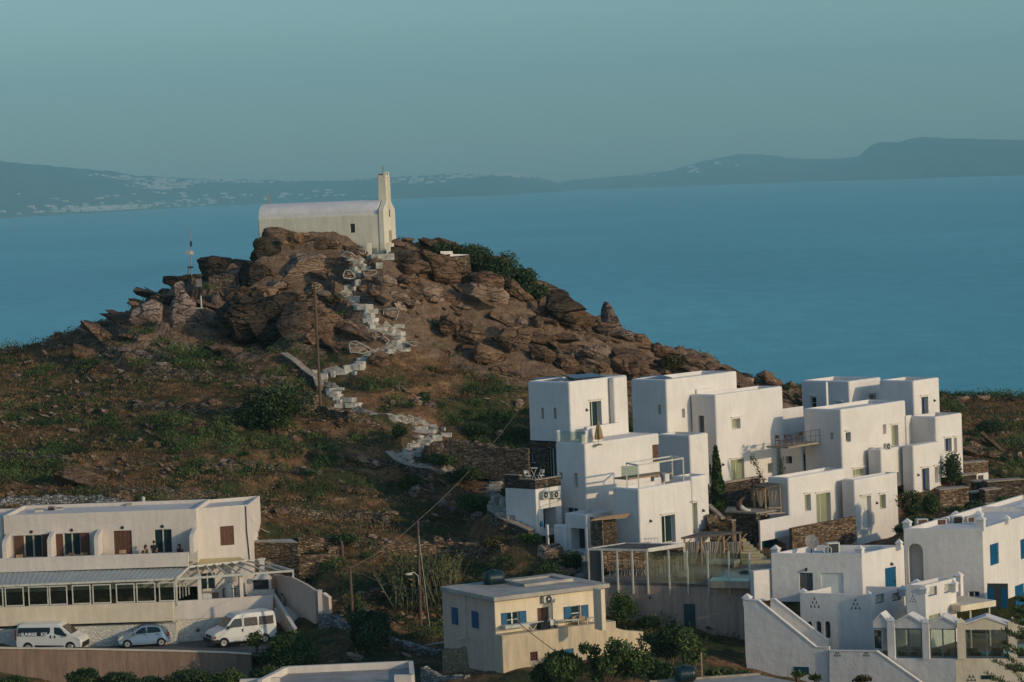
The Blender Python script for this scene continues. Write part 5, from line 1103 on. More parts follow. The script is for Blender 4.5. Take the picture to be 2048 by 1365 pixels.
HB = block(ht, 387, 1018, 214.0, 0, 497.5, a=20, aL=-3, Ld=6, zb=-31, m=PINK, bev=.03, par=(.2, .25), name='corner_wall', ops=[('r', 440.5, 1052.5, 468, 1091, 'leaf_br', .06), ('r', 402, 1146, 430, 1180, 'fdoor', .15), ('r', 466, 1150, 482, 1190, 'niche', .2)])
fb = HB['r']; mb = MB(); mb.tube([fb.pt(*fb.st(491, 1012), .05), fb.pt(*fb.st(493, 1060), .05), fb.pt(*fb.st(499, 1120), .05)], .035); mb.build('drain_pipe', METD, ht)
# balcony slab, parapet, fins
Yb_ = 212.4; BP = block(ht, -90, 1121, Yb_, 0, 376, a=-3, aL=-3, Ld=.2, zb=hit(100, 1141, P(100, 1100, Yb_), Vector((0, 1, 0))).z, m=PINK, bev=.02, par=None, name='balcony_parapet')
f = BP['r']; L_ = BP['Lr']; mb = MB(); f.boxmb(mb, 0, -1.05, L_, -.9, -2.2, -.2); mb.build('balcony_floor', COPE, ht)
def fin(x, yt, yb, w_=.16, slope=True, top_back=None):
    a, zt = f.st(x, yt); _, zb_ = f.st(x, yb); mb = MB()
    mb.prism([f.pt(a-w_/2, zb_, -.19), f.pt(a-w_/2, zb_, -1.9), f.pt(a-w_/2, zt, -1.9), f.pt(a-w_/2, zt-.28, -.6), f.pt(a-w_/2, zt-.5, -.22)], f.u*w_); mb.build('balcony_fin', PINK, ht)
fin(96, 1069, 1118, .3); fin(190, 1065, 1113, .3); fin(6, 1074, 1120, .3); fin(381, 1062, 1108, .3)
# veranda
Yv = 209.5; zt = P(180, 1140.5, 212.3).z
e0, e1 = P(-90, 1174.5, Yv), P(351.5, 1158, Yv+.2); b0_, b1_ = Vector((P(-90, 1100, 212.3).x, 212.25, zt)), Vector((P(378, 1100, 212.3).x, 212.25, zt))
ze = (e0.z+e1.z)/2; e0.z = e1.z = ze
vr = mat('blue_grey_sheet_roof', (.36, .38, .36), rough=.5, var=.08, scale=1, bump=0)
mb = MB(); mb.prism([e0, e1, b1_, b0_], (0, 0, .05)); n = 44
for k in range(n+1): p = e0.lerp(e1, k/n); q = b0_.lerp(b1_, k/n); mb.beam(p+VU*.07, q+VU*.07, .03, .03)
mb.build('veranda_roof', vr, ht)
mb = MB()
for k in range(16): p = e0.lerp(e1, (k+.5)/16); mb.beam(p-VU*.06+Vector((0, -.08, 0)), p-VU*.06+Vector((0, .7, .12)), .09, .1)
mb.beam(e0-VU*.05, e1-VU*.05, .08, .12); mb.build('rafter_ends', METW, ht)
fv = Face(P(0, 1214, Yv+.12), (e1-e0).normalized(), Vector((0, 0, 0))); fv = Face(P(0, 1214, Yv+.12), Vector((math.cos(R(-3)), math.sin(R(-3)), 0)), Vector((math.sin(R(-3)), -math.cos(R(-3)), 0)))
zs = 0; zh = ze-.12-fv.C.z
panes = [(-60, -22), (-20, 6), (9.5, 47.5), (56.5, 96.5), (98.5, 134.5), (144, 181.5), (185, 222), (232, 269.5), (273, 311), (318, 350)]
lo = fv.C.z
for k_, (x0, x1) in enumerate(panes):
    a0 = fv.st(x0, 1190)[0]; a1 = fv.st(x1, 1190)[0]; mb = MB(); t_ = .075; H_ = zh-.04
    fv.boxmb(mb, a0, 0, a0+t_, H_, -.08, 0); fv.boxmb(mb, a1-t_, 0, a1, H_, -.08, 0); fv.boxmb(mb, a0+t_, 0, a1-t_, t_, -.08, 0); fv.boxmb(mb, a0+t_, H_-t_, a1-t_, H_, -.08, 0)
    wn = mb.build('window', METW, ht); mb = MB(); fv.boxmb(mb, a0+.05, .05, a1-.05, H_-.05, -.05, -.035); mb.build('pane', CGLASS, wn)
# wall below the veranda, projecting corner, painted masonry
ZV = fv.C.z
LW = block(ht, -90, 1218.5, Yv+.0, 0, 346, a=-3, aL=-3, Ld=.3, zb=ZV-1.37, m=CREAM, bev=.02, par=None, name='veranda_wall')
mb = MB(); mb.prism([Vector((P(-90, 1200, Yv).x, Yv+.3, ZV-.9)), Vector((P(352, 1200, Yv).x, Yv+.3, ZV-.9)), Vector((P(380, 1200, 213).x, 214.3, ZV-.9)), Vector((P(-90, 1200, 213).x, 214.3, ZV-.9))], (0, 0, .1)); mb.build('veranda_floor', COPE, ht)
block(ht, -90, 1262, Yv+.12, 0, 352, a=-3, aL=-3, Ld=2, zb=ZG-2, m=STONEP, bev=0, par=None, name='masonry_base')
RW = block(ht, 346, 1203.5, Yv+.05, 0, 545, a=10, aL=-3, Ld=.25, bot=1241, m=PINK, bev=.02, par=None, name='terrace_parapet')
RB = block(ht, 346, 1241.5, Yv+.12, 0, 556, a=10, aL=-3, Ld=2, zb=ZG-2, m=STONEP, bev=0, par=None, name='masonry_base')
mb = MB(); C_ = RW['C']; zf = C_.z-.9; mb.prism([Vector((C_.x, C_.y+.2, zf)), Vector((RW['r'].pt(RW['Lr'], 0).x, RW['r'].pt(RW['Lr'], 0).y+.2, zf)), Vector((P(548, 1190, 218).x, 218, zf)), Vector((P(380, 1190, 216).x, 216, zf))], (0, 0, .1)); mb.build('terrace_floor', COPE, ht)
fR = RW['r']
for x in (400, 484): a, z = fR.st(x, 1195); _, z1 = fR.st(x, 1152 if x == 400 else 1147); mb = MB(); fR.boxmb(mb, a-.13, -.02, a+.13, z1, -.26, .0); mb.build('terrace_column', PINK, ht)
# painted triangles and lamps of the masonry base
for x, y in ((260, 1254), (433, 1252)):
    ff = RB['r'] if x > 346 else Face(P(0, 1262, Yv+.12), fv.u, fv.n); a, z = ff.st(x, y); mb = MB(); mb.prism([ff.pt(a-.11, z-.1, 0), ff.pt(a+.11, z-.1, 0), ff.pt(a, z+.17, 0)], ff.n*.02); mb.build('triangle_vent', METD, ht)
for x, y in ((207.5, 1266), (320.5, 1260.5), (396, 1260.5)):
    ff = RB['r'] if x > 346 else Face(P(0, 1262, Yv+.12), fv.u, fv.n); a, z = ff.st(x, y); mb = MB(); ff.boxmb(mb, a-.15, z-.14, a+.15, z+.14, 0, .03); o = mb.build('wall_light', COPE, ht); mb = MB(); mb.lathe(ff.pt(a, z, .03), [(.08, 0), (.09, .06), (.04, .1)], 12, ff.n); mb.build('shade', METD, o)
# pergola frame over the corner terrace and yellow awning
pf = thing('terrace_pergola', 'open cream timber pergola frame over the hotel corner terrace', 'pergola', P(484, 1200, 210))
K0, K1, K2 = P(378, 1134, 212.0), P(512, 1120.5, 214.6), P(586, 1142, 210.6); J0 = P(352, 1159, 209.6)
zk = K0.z
for a, b_ in ((K0, K1), (K1, K2), (J0, K2), (K0, J0)): mb = MB(); mb.beam(a, b_, .13, .15); mb.build('beam', METW, pf)
for k in range(1, 8): p = K0.lerp(K1, k/8); q = J0.lerp(K2, (k+.7)/8.4); mb = MB(); mb.beam(p, q, .09, .1); mb.build('rafter', METW, pf)
for p, b_ in ((K2, 1160), (J0, 1204)): mb = MB(); mb.beam(p, Vector((p.x, p.y, P(560, b_, p.y).z)), .12); mb.build('post', METW, pf)
for k in range(5): p = J0.lerp(K0, k/4*.9); mb = MB(); mb.beam(Vector((p.x, p.y+.1, p.z)), Vector((p.x, p.y+.1, ZV)), .07); mb.build('mullion', METW, pf)
aw = mat('straw_yellow_awning', (.50, .40, .20), rough=.8, var=.1, scale=2, stretch=(1, 6, 1)); s_ = [P(380, 1131, 213.0), P(484, 1121.5, 214.2), P(478, 1115, 215.2), P(393, 1120, 214.3)]
mb = MB(); mb.prism([fb.pt(*fb.st(385, 1131), .02+1.2), fb.pt(*fb.st(486, 1121.5), 1.2), fb.pt(*fb.st(480, 1115.5), .02), fb.pt(*fb.st(394, 1120), .02)], (0, 0, .04)); mb.build('awning', aw, ht)
# things standing on the corner terrace
def onr(px, d): a, _ = fR.st(px, 1190); p = fR.pt(a, 0, -d); p.z = zf+.1; return p
t = thing('white_boiler', 'white round water boiler in a metal frame on the hotel corner terrace', 'boiler', onr(461, 1.2)); c = org(t)
mb = MB(); mb.lathe(c, [(.28, .5), (.36, .6), (.37, 1.5), (.3, 1.62), (.1, 1.68)], 20); mb.build('tank_body', METW, t, smooth=True)
for s in (-.42, .42):
    for d in (-.3, .3): mb = MB(); mb.beam(c+Vector((s, d, 0)), c+Vector((s, d, 1.35)), .05); mb.build('leg', METD, t)
mb = MB(); mb.beam(c+Vector((-.44, -.3, 1.35)), c+Vector((.44, -.3, 1.35)), .05); mb.build('bar', METD, t)
t = thing('white_cabinet', 'small cream cabinet beside dark crates on the hotel corner terrace', 'cabinet', onr(417, 1.0)); c = org(t); mb = MB(); mb.box(c.x-.33, c.y-.25, c.z+.1, c.x+.33, c.y+.25, c.z+1.15); mb.build('body', METW, t); mb = MB(); mb.box(c.x-.36, c.y-.28, c.z+1.15, c.x+.36, c.y+.28, c.z+1.19); mb.build('worktop', COPE, t)
for q in (-.15, .17): mb = MB(); mb.box(c.x+q-.14, c.y-.265, c.z+.2, c.x+q+.14, c.y-.25, c.z+1.05); mb.build('door', FRAMEW, t)
for k in range(3):
    c = onr(431, .9); mb = MB(); mb.box(c.x-.28, c.y-.22, c.z+.05+k*.36, c.x+.28, c.y+.22, c.z+.38+k*.36); mb.box(c.x-.3, c.y-.24, c.z+.36+k*.36, c.x+.3, c.y+.24, c.z+.40+k*.36); o = mb.build('crate', mat('dark_crate', (.05, .045, .035))); tag(o, ['bottom dark crate of the stack by the cream cabinet', 'middle dark crate of the stack by the cream cabinet', 'top dark crate of the stack by the cream cabinet'][k], 'crate')
t = thing('pizza_oven', 'white masonry oven with dark opening and chimney on the hotel terrace', 'oven', onr(528, 2.2)); c = org(t)
mb = MB(); q = [(-1.0, 0), (1.0, 0), (1.0, 1.0), (.75, 1.0), (.75, 1.62), (-.1, 1.62), (-.1, 1.0), (-1, 1.0)]
mb.box(c.x-1.0, c.y-.5, c.z, c.x+1.0, c.y+.5, c.z+1.0); mb.box(c.x-1.0, c.y-.3, c.z+1.003, c.x-.55, c.y+.5, c.z+1.7); mb.box(c.x+.6, c.y-.4, c.z+1.003, c.x+.8, c.y+.5, c.z+1.75); mb.box(c.x-.548, c.y+.2, c.z+1.003, c.x+.598, c.y+.48, c.z+1.75); mb.build('oven_body', PINK, t)
mb = MB(); mb.hexa([(c.x-.62, c.y-.45, c.z+1.752), (c.x+.85, c.y-.45, c.z+1.752), (c.x+.85, c.y+.5, c.z+1.752), (c.x-.62, c.y+.5, c.z+1.752)], [(c.x-.1, c.y-.1, c.z+2.2), (c.x+.3, c.y-.1, c.z+2.2), (c.x+.3, c.y+.3, c.z+2.2), (c.x-.1, c.y+.3, c.z+2.2)]); mb.build('hood', PINK, t)
mb = MB(); mb.box(c.x-.5, c.y-.05, c.z+1.01, c.x+.55, c.y+.15, c.z+1.6); mb.build('oven_mouth', METD, t)
mb = MB(); mb.box(c.x-.05, c.y, c.z+2.2, c.x+.3, c.y+.3, c.z+3.1); mb.box(c.x-.12, c.y-.07, c.z+3.1, c.x+.37, c.y+.37, c.z+3.22); mb.build('chimney', PINK, t)
t = thing('gas_cylinder', 'pale gas cylinder standing at the top of the hotel stair', 'gas cylinder', onr(566, .6)-VU*.2); c = org(t); mb = MB(); mb.lathe(c, [(.14, 0), (.16, .05), (.16, .65), (.1, .78), (.04, .8)], 16); mb.build('cylinder_body', COPE, t, smooth=True); mb = MB(); mb.lathe(c+VU*.8, [(.05, 0), (.05, .12), (.09, .14), (.09, .2)], 10); mb.build('valve', METD, t)
# stair on the right with tapering walls
stt = thing('hotel_stair', 'white stair running down between two sloping walls at the hotel corner', 'stairs', P(590, 1290, 207))
A0, A1 = P(545, 1149, 213.5), P(632, 1184, 206.8); v_ = (Vector((A1.x, A1.y, 0))-Vector((A0.x, A0.y, 0))).normalized(); fS = Face(A1, v_, Vector((v_.y, -v_.x, 0)) if v_.y < 0 and -v_.x < 0 else Vector((v_.y, -v_.x, 0)))
if fS.n.y > 0: fS.n = -fS.n
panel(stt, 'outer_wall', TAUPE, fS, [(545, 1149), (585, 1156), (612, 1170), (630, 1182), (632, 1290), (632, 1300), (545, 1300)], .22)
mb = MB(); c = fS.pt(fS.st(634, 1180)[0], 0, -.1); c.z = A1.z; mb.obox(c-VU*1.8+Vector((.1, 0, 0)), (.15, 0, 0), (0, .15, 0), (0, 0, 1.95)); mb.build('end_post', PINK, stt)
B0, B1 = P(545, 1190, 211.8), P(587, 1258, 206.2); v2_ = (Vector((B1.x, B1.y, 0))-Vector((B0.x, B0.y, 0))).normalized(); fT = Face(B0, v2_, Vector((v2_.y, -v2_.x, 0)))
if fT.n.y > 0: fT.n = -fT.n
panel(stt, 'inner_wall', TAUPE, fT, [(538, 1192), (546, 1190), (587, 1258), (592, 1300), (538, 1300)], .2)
mb = MB(); p, q = fT.pt(*fT.st(545, 1189), -.1), fT.pt(*fT.st(588, 1258), -.1); mb.beam(p, q, .26, .07); mb.build('coping', PINK, stt)
for k in range(12):
    t_ = k/11; c = P(568+44*t_, 1214+50*t_, 211.2-3.6*t_); mb = MB(); mb.obox(c-VU*.5, (.72, .25, 0), (-.1, .28, 0), (0, 0, .5)); mb.build('step', PINK, stt)
t = thing('garden_wall', 'short white wall stepping down right of the hotel stair', 'wall', P(650, 1225, 207)); f_ = Face(P(642, 1188, 206.6), Vector((math.cos(R(-55)), math.sin(R(-55)), 0)), Vector((-.6, -.8, 0)))
f_ = Face(P(641, 1188, 206.8), Vector((.8, -.6, 0)), Vector((-.6, -.8, 0)))
panel(t, 'wall', TAUPE, f_, [(641, 1187), (646, 1187), (657, 1197), (659, 1228), (641, 1240)], .3); mb = MB(); p, q = f_.pt(*f_.st(645, 1187), -.15), f_.pt(*f_.st(658, 1197), -.15); mb.beam(p, q, .34, .06); mb.build('coping', PINK, t)
# roof clutter
def rooftop(name, label, px, py, Y, w_, d_, h_, m=METW, cat=None):
    c = P(px, py, Y); t = thing(name, label, cat or name.replace('_', ' '), c); mb = MB(); mb.box(c.x-w_/2, c.y-d_/2, c.z, c.x+w_/2, c.y+d_/2, c.z+h_); mb.build('casing', m, t); mb = MB(); mb.box(c.x-w_/2-.04, c.y-d_/2-.04, c.z+h_, c.x+w_/2+.04, c.y+d_/2+.04, c.z+h_+.05); mb.build('cap', COPE, t); return t
rooftop('roof_box', 'small pale box on the left of the hotel roof', 78, 1026, 218, .55, .5, .25); rooftop('roof_box', 'dark sided box on the hotel roof, second from the left', 103, 1024, 219, .4, .5, .35, METD)
rooftop('roof_box', 'pale box beside the dark one on the hotel roof', 118, 1025, 219, .55, .5, .3); rooftop('roof_box', 'square chimney box in the middle of the hotel roof', 259, 1019, 220, .38, .4, .4, ROOFC); rooftop('roof_box', 'small box right of the cone vent on the hotel roof', 301, 1016, 221, .4, .4, .32, ROOFC)
t = thing('roof_vent', 'white cone shaped roof vent above the hotel roof', 'vent', P(287, 1010, 222)); mb = MB(); mb.lathe(org(t), [(.36, -.5), (.36, .0), (.14, .28), (.12, .5)], 18); mb.build('cone', METW, t); mb = MB(); mb.lathe(org(t)+VU*.5, [(.17, 0), (.17, .05), (.05, .12)], 14); mb.build('cap', METW, t)
# balcony chairs
zb2 = f.C.z; cch = proto('wicker_chair', 'wicker chair on the hotel balcony', 'chair', chair_parts, m=WOODL, wd_=.5)
def onbal(px, d): a, _ = BP['r'].st(px, 1110); p = BP['r'].pt(a, 0, -d); p.z = BP['C'].z-.9; return p
put(cch, onbal(243, .7)+VU*.25, R(20), label='wicker chair in front of the closed brown door on the hotel balcony')
put(cch, onbal(135, .8)+VU*.15, R(-30), label='wicker chair left of the curtained window on the hotel balcony'); put(cch, onbal(166, .8)+VU*.15, R(30), label='wicker chair right of the curtained window on the hotel balcony')
put(cch, onbal(34, .8)+VU*.15, R(10), label='wicker chair by the leftmost hotel balcony door')
# ------------------------------------------------------------------ people
SKIN = mat('skin', (.42, .22, .14), rough=.6, var=.03, bump=0); HAIR = mat('dark_hair', (.02, .014, .012), rough=.7, bump=0)
def skin_body(name, verts, edges, radii, m, parent):
    me = bpy.data.meshes.new(name); me.from_pydata(verts, edges, []); o = bpy.data.objects.new(name, me); COL.objects.link(o); o.parent = parent; ORG[o.name] = org(parent)
    sk = o.modifiers.new('s', 'SKIN'); o.modifiers.new('u', 'SUBSURF').levels = 2; o.modifiers['u'].render_levels = 2
    for i, r_ in enumerate(radii): me.skin_vertices[0].data[i].radius = (r_ if isinstance(r_, tuple) else (r_, r_))
    me.skin_vertices[0].data[0].use_root = True
    dg = bpy.context.evaluated_depsgraph_get(); nm = bpy.data.meshes.new_from_object(o.evaluated_get(dg)); o.modifiers.clear(); o.data = nm; nm.materials.append(m)
    nm.polygons.foreach_set('use_smooth', np.full(len(nm.polygons), True)); return o
def person(label, loc, rz, sit, shirt, pants, hairlong=False, sleeve=True, arms=((.06, -.14), (.06, -.14))):
    t = thing('person', label, 'person', loc); H = .46 if sit else .93
    V = [(0, 0, H), (0, .01, H+.22), (0, .0, H+.40), (0, -.01, H+.50), (0, -.02, H+.57), (0, -.025, H+.66), (0, -.02, H+.74)]; Rr_ = [(.15, .11), (.13, .10), (.16, .10), (.07, .065), (.052, .055), (.078, .09), (.06, .07)]
    E = [(0, 1), (1, 2), (2, 3), (3, 4), (4, 5), (5, 6)]
    def add(p, r_, pr): V.append(p); Rr_.append(r_); E.append((pr, len(V)-1)); return len(V)-1
    hands = []
    for s, (fo, dz_) in zip((-1, 1), arms):
        a = add((s*.17, 0, H+.45), .058, 2); b_ = add((s*.23, .02, H+.19), .045, a); c = add((s*(.22-fo), -.03-.16-fo, H+.19+dz_*.4 if sit else H-.04), .034, b_); d = add((V[c][0]*.97, V[c][1]-.05, V[c][2]-.05), .028, c); hands.append(V[d])
    for s in (-1, 1):
        if sit:
            a = add((s*.1, -.06, H-.02), .09, 0); b_ = add((s*.12, -.44, H+.02), .065, a); c = add((s*.12, -.46, .09), .045, b_); add((s*.12, -.6, .04), .035, c)
        else:
            a = add((s*.1, 0, H-.06), .088, 0); b_ = add((s*.1, .0, .48), .06, a); c = add((s*.1, .03, .09), .042, b_); add((s*.11, -.12, .04), .035, c)
    body = skin_body('body', V, E, Rr_, SKIN, t)
    for (hx_, hy, hz_), s in zip(hands, (-1, 1)):   # five fingers each
        mb = MB()
        for k in range(4): x = hx_+(-.03+.02*k)*1.0; L_ = (.065, .078, .074, .058)[k]; mb.tube([(x, hy, hz_), (x, hy-.02, hz_-L_*.55), (x, hy-.015, hz_-L_)], [.011, .0095, .007], 5)
        mb.tube([(hx_-s*.03, hy, hz_+.01), (hx_-s*.055, hy-.02, hz_-.025)], [.012, .009], 5); mb.v = [tuple(q) for q in mb.v]; o = mesh_obj('fingers', np.array(mb.v)+np.array(org(t)), mb.f, SKIN, t, True)
    def part(nm, fn, m):
        mb = MB(); fn(mb); o = mesh_obj(nm, np.array(mb.v)+np.array(org(t)), mb.f, m, t, True); return o
    def sh(mb):
        def ring(z, rx, ry, n=18): return [(rx*math.copysign(abs(math.cos(q))**.85, math.cos(q)), ry*math.sin(q)+.0, z) for q in [2*math.pi*k/n for k in range(n)]]
        rings = [ring(H-.06, .175, .135), ring(H+.1, .155, .122), ring(H+.25, .165, .122), ring(H+.38, .19, .12), ring(H+.46, .17, .10), ring(H+.51, .085, .08)]
        Vv = [p for r_ in rings for p in r_]; n = 18; mb.add(Vv, [(i*n+k, i*n+(k+1) % n, (i+1)*n+(k+1) % n, (i+1)*n+k) for i in range(5) for k in range(n)])
        if sleeve:
            for s in (-1, 1): mb.tube([(s*.13, 0, H+.46), (s*.19, .005, H+.44), (s*.225, .015, H+.28)], [.07, .078, .07], 12)
    part('shirt', sh, shirt)
    def pt_(mb):
        mb.ell((0, 0, H-.03), .165, .13, .12, 14, 8)
        for s in (-1, 1):
            if sit: mb.tube([(s*.1, -.02, H-.01), (s*.12, -.44, H+.02)], [.11, .085], 10); mb.tube([(s*.12, -.44, H+.04), (s*.12, -.46, .12)], [.085, .065], 10)
            else: mb.tube([(s*.09, 0, H-.02), (s*.1, 0, .48), (s*.1, .03, .12)], [.11, .08, .065], 10)
    part('trousers', pt_, pants)
    def hr(mb):
        hz_ = H+.70; mb.ell((0, .018, hz_+.035), .098, .108, .108, 16, 10)
        if hairlong: mb.tube([(0, .07, hz_+.05), (0, .1, hz_-.06), (0, .085, hz_-.22)], [.08, .075, .03], 12)
    part('hair', hr, HAIR)
    def fc(mb):
        hz_ = H+.68; mb.ell((0, -.118, hz_-.005), .013, .024, .02, 8, 6); mb.ell((0, -.1, hz_-.05), .026, .014, .008, 8, 6)
        for s in (-1, 1): mb.ell((s*.098, .0, hz_), .012, .022, .03, 8, 6)
    part('nose_mouth_ears', fc, SKIN)
    def ey(mb):
        for s in (-1, 1): mb.ell((s*.032, -.108, H+.70), .012, .01, .008, 8, 6)
    part('eyes', ey, HAIR)
    t.rotation_euler = (0, 0, rz); return t
BLK = mat('black_cotton', (.012, .022, .024), rough=.9); GRN = mat('dark_trousers', (.02, .025, .04), rough=.9); MAR = mat('maroon_pattern_cotton', (.16, .05, .06), rough=.9, var=.5, scale=14); GRT = mat('dark_green_top', (.03, .05, .035), rough=.9)
person('person in black t-shirt standing with back turned on the hotel balcony', onbal(304, 1.0)-VU*.03, R(178), False, BLK, GRN)
person('person with dark hair and bare shoulders seated left of the standing one', onbal(288, .9)+VU*.16, R(60), True, GRT, GRN, True, False)
person('person with bun in patterned maroon top seated right of the balcony door', onbal(354, .95)+VU*.14, R(-55), True, MAR, GRN, True)
for k_, (x, rz) in enumerate(((287, 60), (355, -55))): put(cch, onbal(x, .9)+VU*.16, R(rz+0), label='wicker chair under the '+('bare shouldered' if k_ == 0 else 'maroon clad')+' seated person')
tbb = proto('balcony_table', 'small round edged table between the seated people on the hotel balcony', 'table', table_parts, m=METW, L_=.7, W_=.6); put(tbb, onbal(322, .6), 0)
# ------------------------------------------------------------------ vehicles
CARW = mat('white_car_paint', (.66, .64, .56), rough=.3, var=.04, bump=0, spec=.6); CARS = mat('silver_blue_car_paint', (.20, .27, .33), rough=.28, var=.03, bump=0, metal=.3, spec=.6)
TYRE = mat('tyre_rubber', (.012, .013, .014), rough=.8, bump=0); RIM = mat('wheel_rim', (.45, .44, .40), rough=.35, var=.05, bump=0, metal=.5); CG = mat('car_glass', (.008, .014, .017), rough=.12, var=0, bump=0, spec=.35); PLAST = mat('black_bumper', (.015, .018, .02), rough=.6, bump=0)
TANG = mat('tinted_brown_glass', (.07, .05, .04), rough=.2, var=0, bump=0, spec=.3)
def vehicle(name, label, cat, loc, rz, prof, W_, paint, wheels, wr, windows, extra, sidepin=.10, belt=1.0, roofh=None, trans=()):
    """side profile (x,z) extruded over the width, upper body pinched in towards the roof"""
    t = thing(name, label, cat, loc); n = len(prof); V = []; ys = [-1, -.93, -.55, 0, .55, .93, 1]; top = max(z for _, z in prof)
    cx_ = sum(p[0] for p in prof)/n; cz = sum(p[1] for p in prof)/n
    for j, y in enumerate(ys):
        for x, z in prof:
            pinch = sidepin*max(0, (z-belt)/(top-belt))**1.1; ins = .05 if abs(y) == 1 else 0.
            V.append((x+(cx_-x)*ins*.6, y*(W_/2-pinch), z+(cz-z)*ins))
    Fc = [(j*n+i, j*n+(i+1) % n, (j+1)*n+(i+1) % n, (j+1)*n+i) for j in range(len(ys)-1) for i in range(n)]+[tuple(range(n))[::-1], tuple(range((len(ys)-1)*n, len(ys)*n))]
    L_ = np.array(org(t)); o = mesh_obj('body', np.array(V)+L_, Fc, paint, t, True)
    bm = bmesh.new(); bm.from_mesh(o.data); bmesh.ops.recalc_face_normals(bm, faces=bm.faces); bm.to_mesh(o.data); bm.free()
    # wheel arches cut out of the flanks
    cut = MB()
    for x in wheels:
        for s in (-1, 1): cut.cyl((x, s*(W_/2-.3), wr), (x, s*(W_/2+.2), wr), wr*1.17, n=24)
    cb = mesh_obj('cut', np.array([tuple(v) for v in cut.v])+L_, cut.f, None); boolean(o, cb)
    try: o.data.shade_auto_smooth(use_auto_smooth=True)
    except Exception: o.data.polygons.foreach_set('use_smooth', np.full(len(o.data.polygons), False))
    def part(nm, mb, m, par=t): q = mesh_obj(nm, np.array([tuple(v) for v in mb.v])+L_, mb.f, m, par); bm = bmesh.new(); bm.from_mesh(q.data); bmesh.ops.recalc_face_normals(bm, faces=bm.faces); bm.to_mesh(q.data); bm.free(); return q
    for x in wheels:
        for s in (-1, 1):
            w_ = part('wheel', MB().lathe((x, s*(W_/2-.13), wr), [(wr*.62, -.1), (wr*.95, -.1), (wr, -.06), (wr, .06), (wr*.95, .1), (wr*.62, .1)], 28, (0, 1, 0)), TYRE)
            mb = MB(); mb.lathe((x, s*(W_/2-.022), wr), [(wr*.64, -s*.0), (wr*.6, s*.012), (wr*.2, s*.004), (wr*.14, s*.02), (.01, s*.022)], 24, (0, 1, 0)); rm = part('rim', mb, RIM, w_)
            mb = MB()
            for k in range(1): q = 0; mb.cyl((x, s*(W_/2-.06), wr), (x, s*(W_/2+.004), wr), wr*.16, n=8)
            part('hub_cap', mb, TYRE, w_)
    def yat(z): return W_/2-sidepin*max(0, (z-belt)/(top-belt))**1.1
    def onside(pts, s, d0, d1): return [(x, s*(yat(z)+d0), z) for x, z in pts], [(x, s*(yat(z)+d1), z) for x, z in pts]
    for nm, pts, m in windows:
        for s in (-1, 1): mb = MB(); a, b_ = onside(pts, s, -.01, .012); mb.hexa(a, b_); part(nm, mb, m)
    extra(t, part, onside, yat, W_); t.rotation_euler = (0, 0, rz); return t
def glassband(part, nm, x0, z0, x1, z1, w0, w1, m, d=.012):
    """sloping front or rear screen"""
    n = Vector((z1-z0, 0, -(x1-x0))).normalized()*(1 if (z1-z0) != 0 else 1)
    if n.z < 0: n = -n
    mb = MB(); mb.prism([Vector((x0, -w0, z0))-n*.02, Vector((x0, w0, z0))-n*.02, Vector((x1, w1, z1))-n*.02, Vector((x1, -w1, z1))-n*.02], n*(.02+d)); return part(nm, mb, m)
def txt(s_, size, loc, ang, m, parent, nm='lettering', ext=.004):
    cu_ = bpy.data.curves.new(nm, 'FONT'); cu_.body = s_; cu_.size = size; cu_.extrude = ext; cu_.offset = .006; tmp = bpy.data.objects.new('tmp', cu_); COL.objects.link(tmp)
    dg = bpy.context.evaluated_depsgraph_get(); me = bpy.data.meshes.new_from_object(tmp.evaluated_get(dg)); bpy.data.objects.remove(tmp); me.materials.clear(); me.materials.append(m)
    o = bpy.data.objects.new(nm, me); COL.objects.link(o); o.parent = parent; o.location = loc; o.rotation_euler = ang; return o
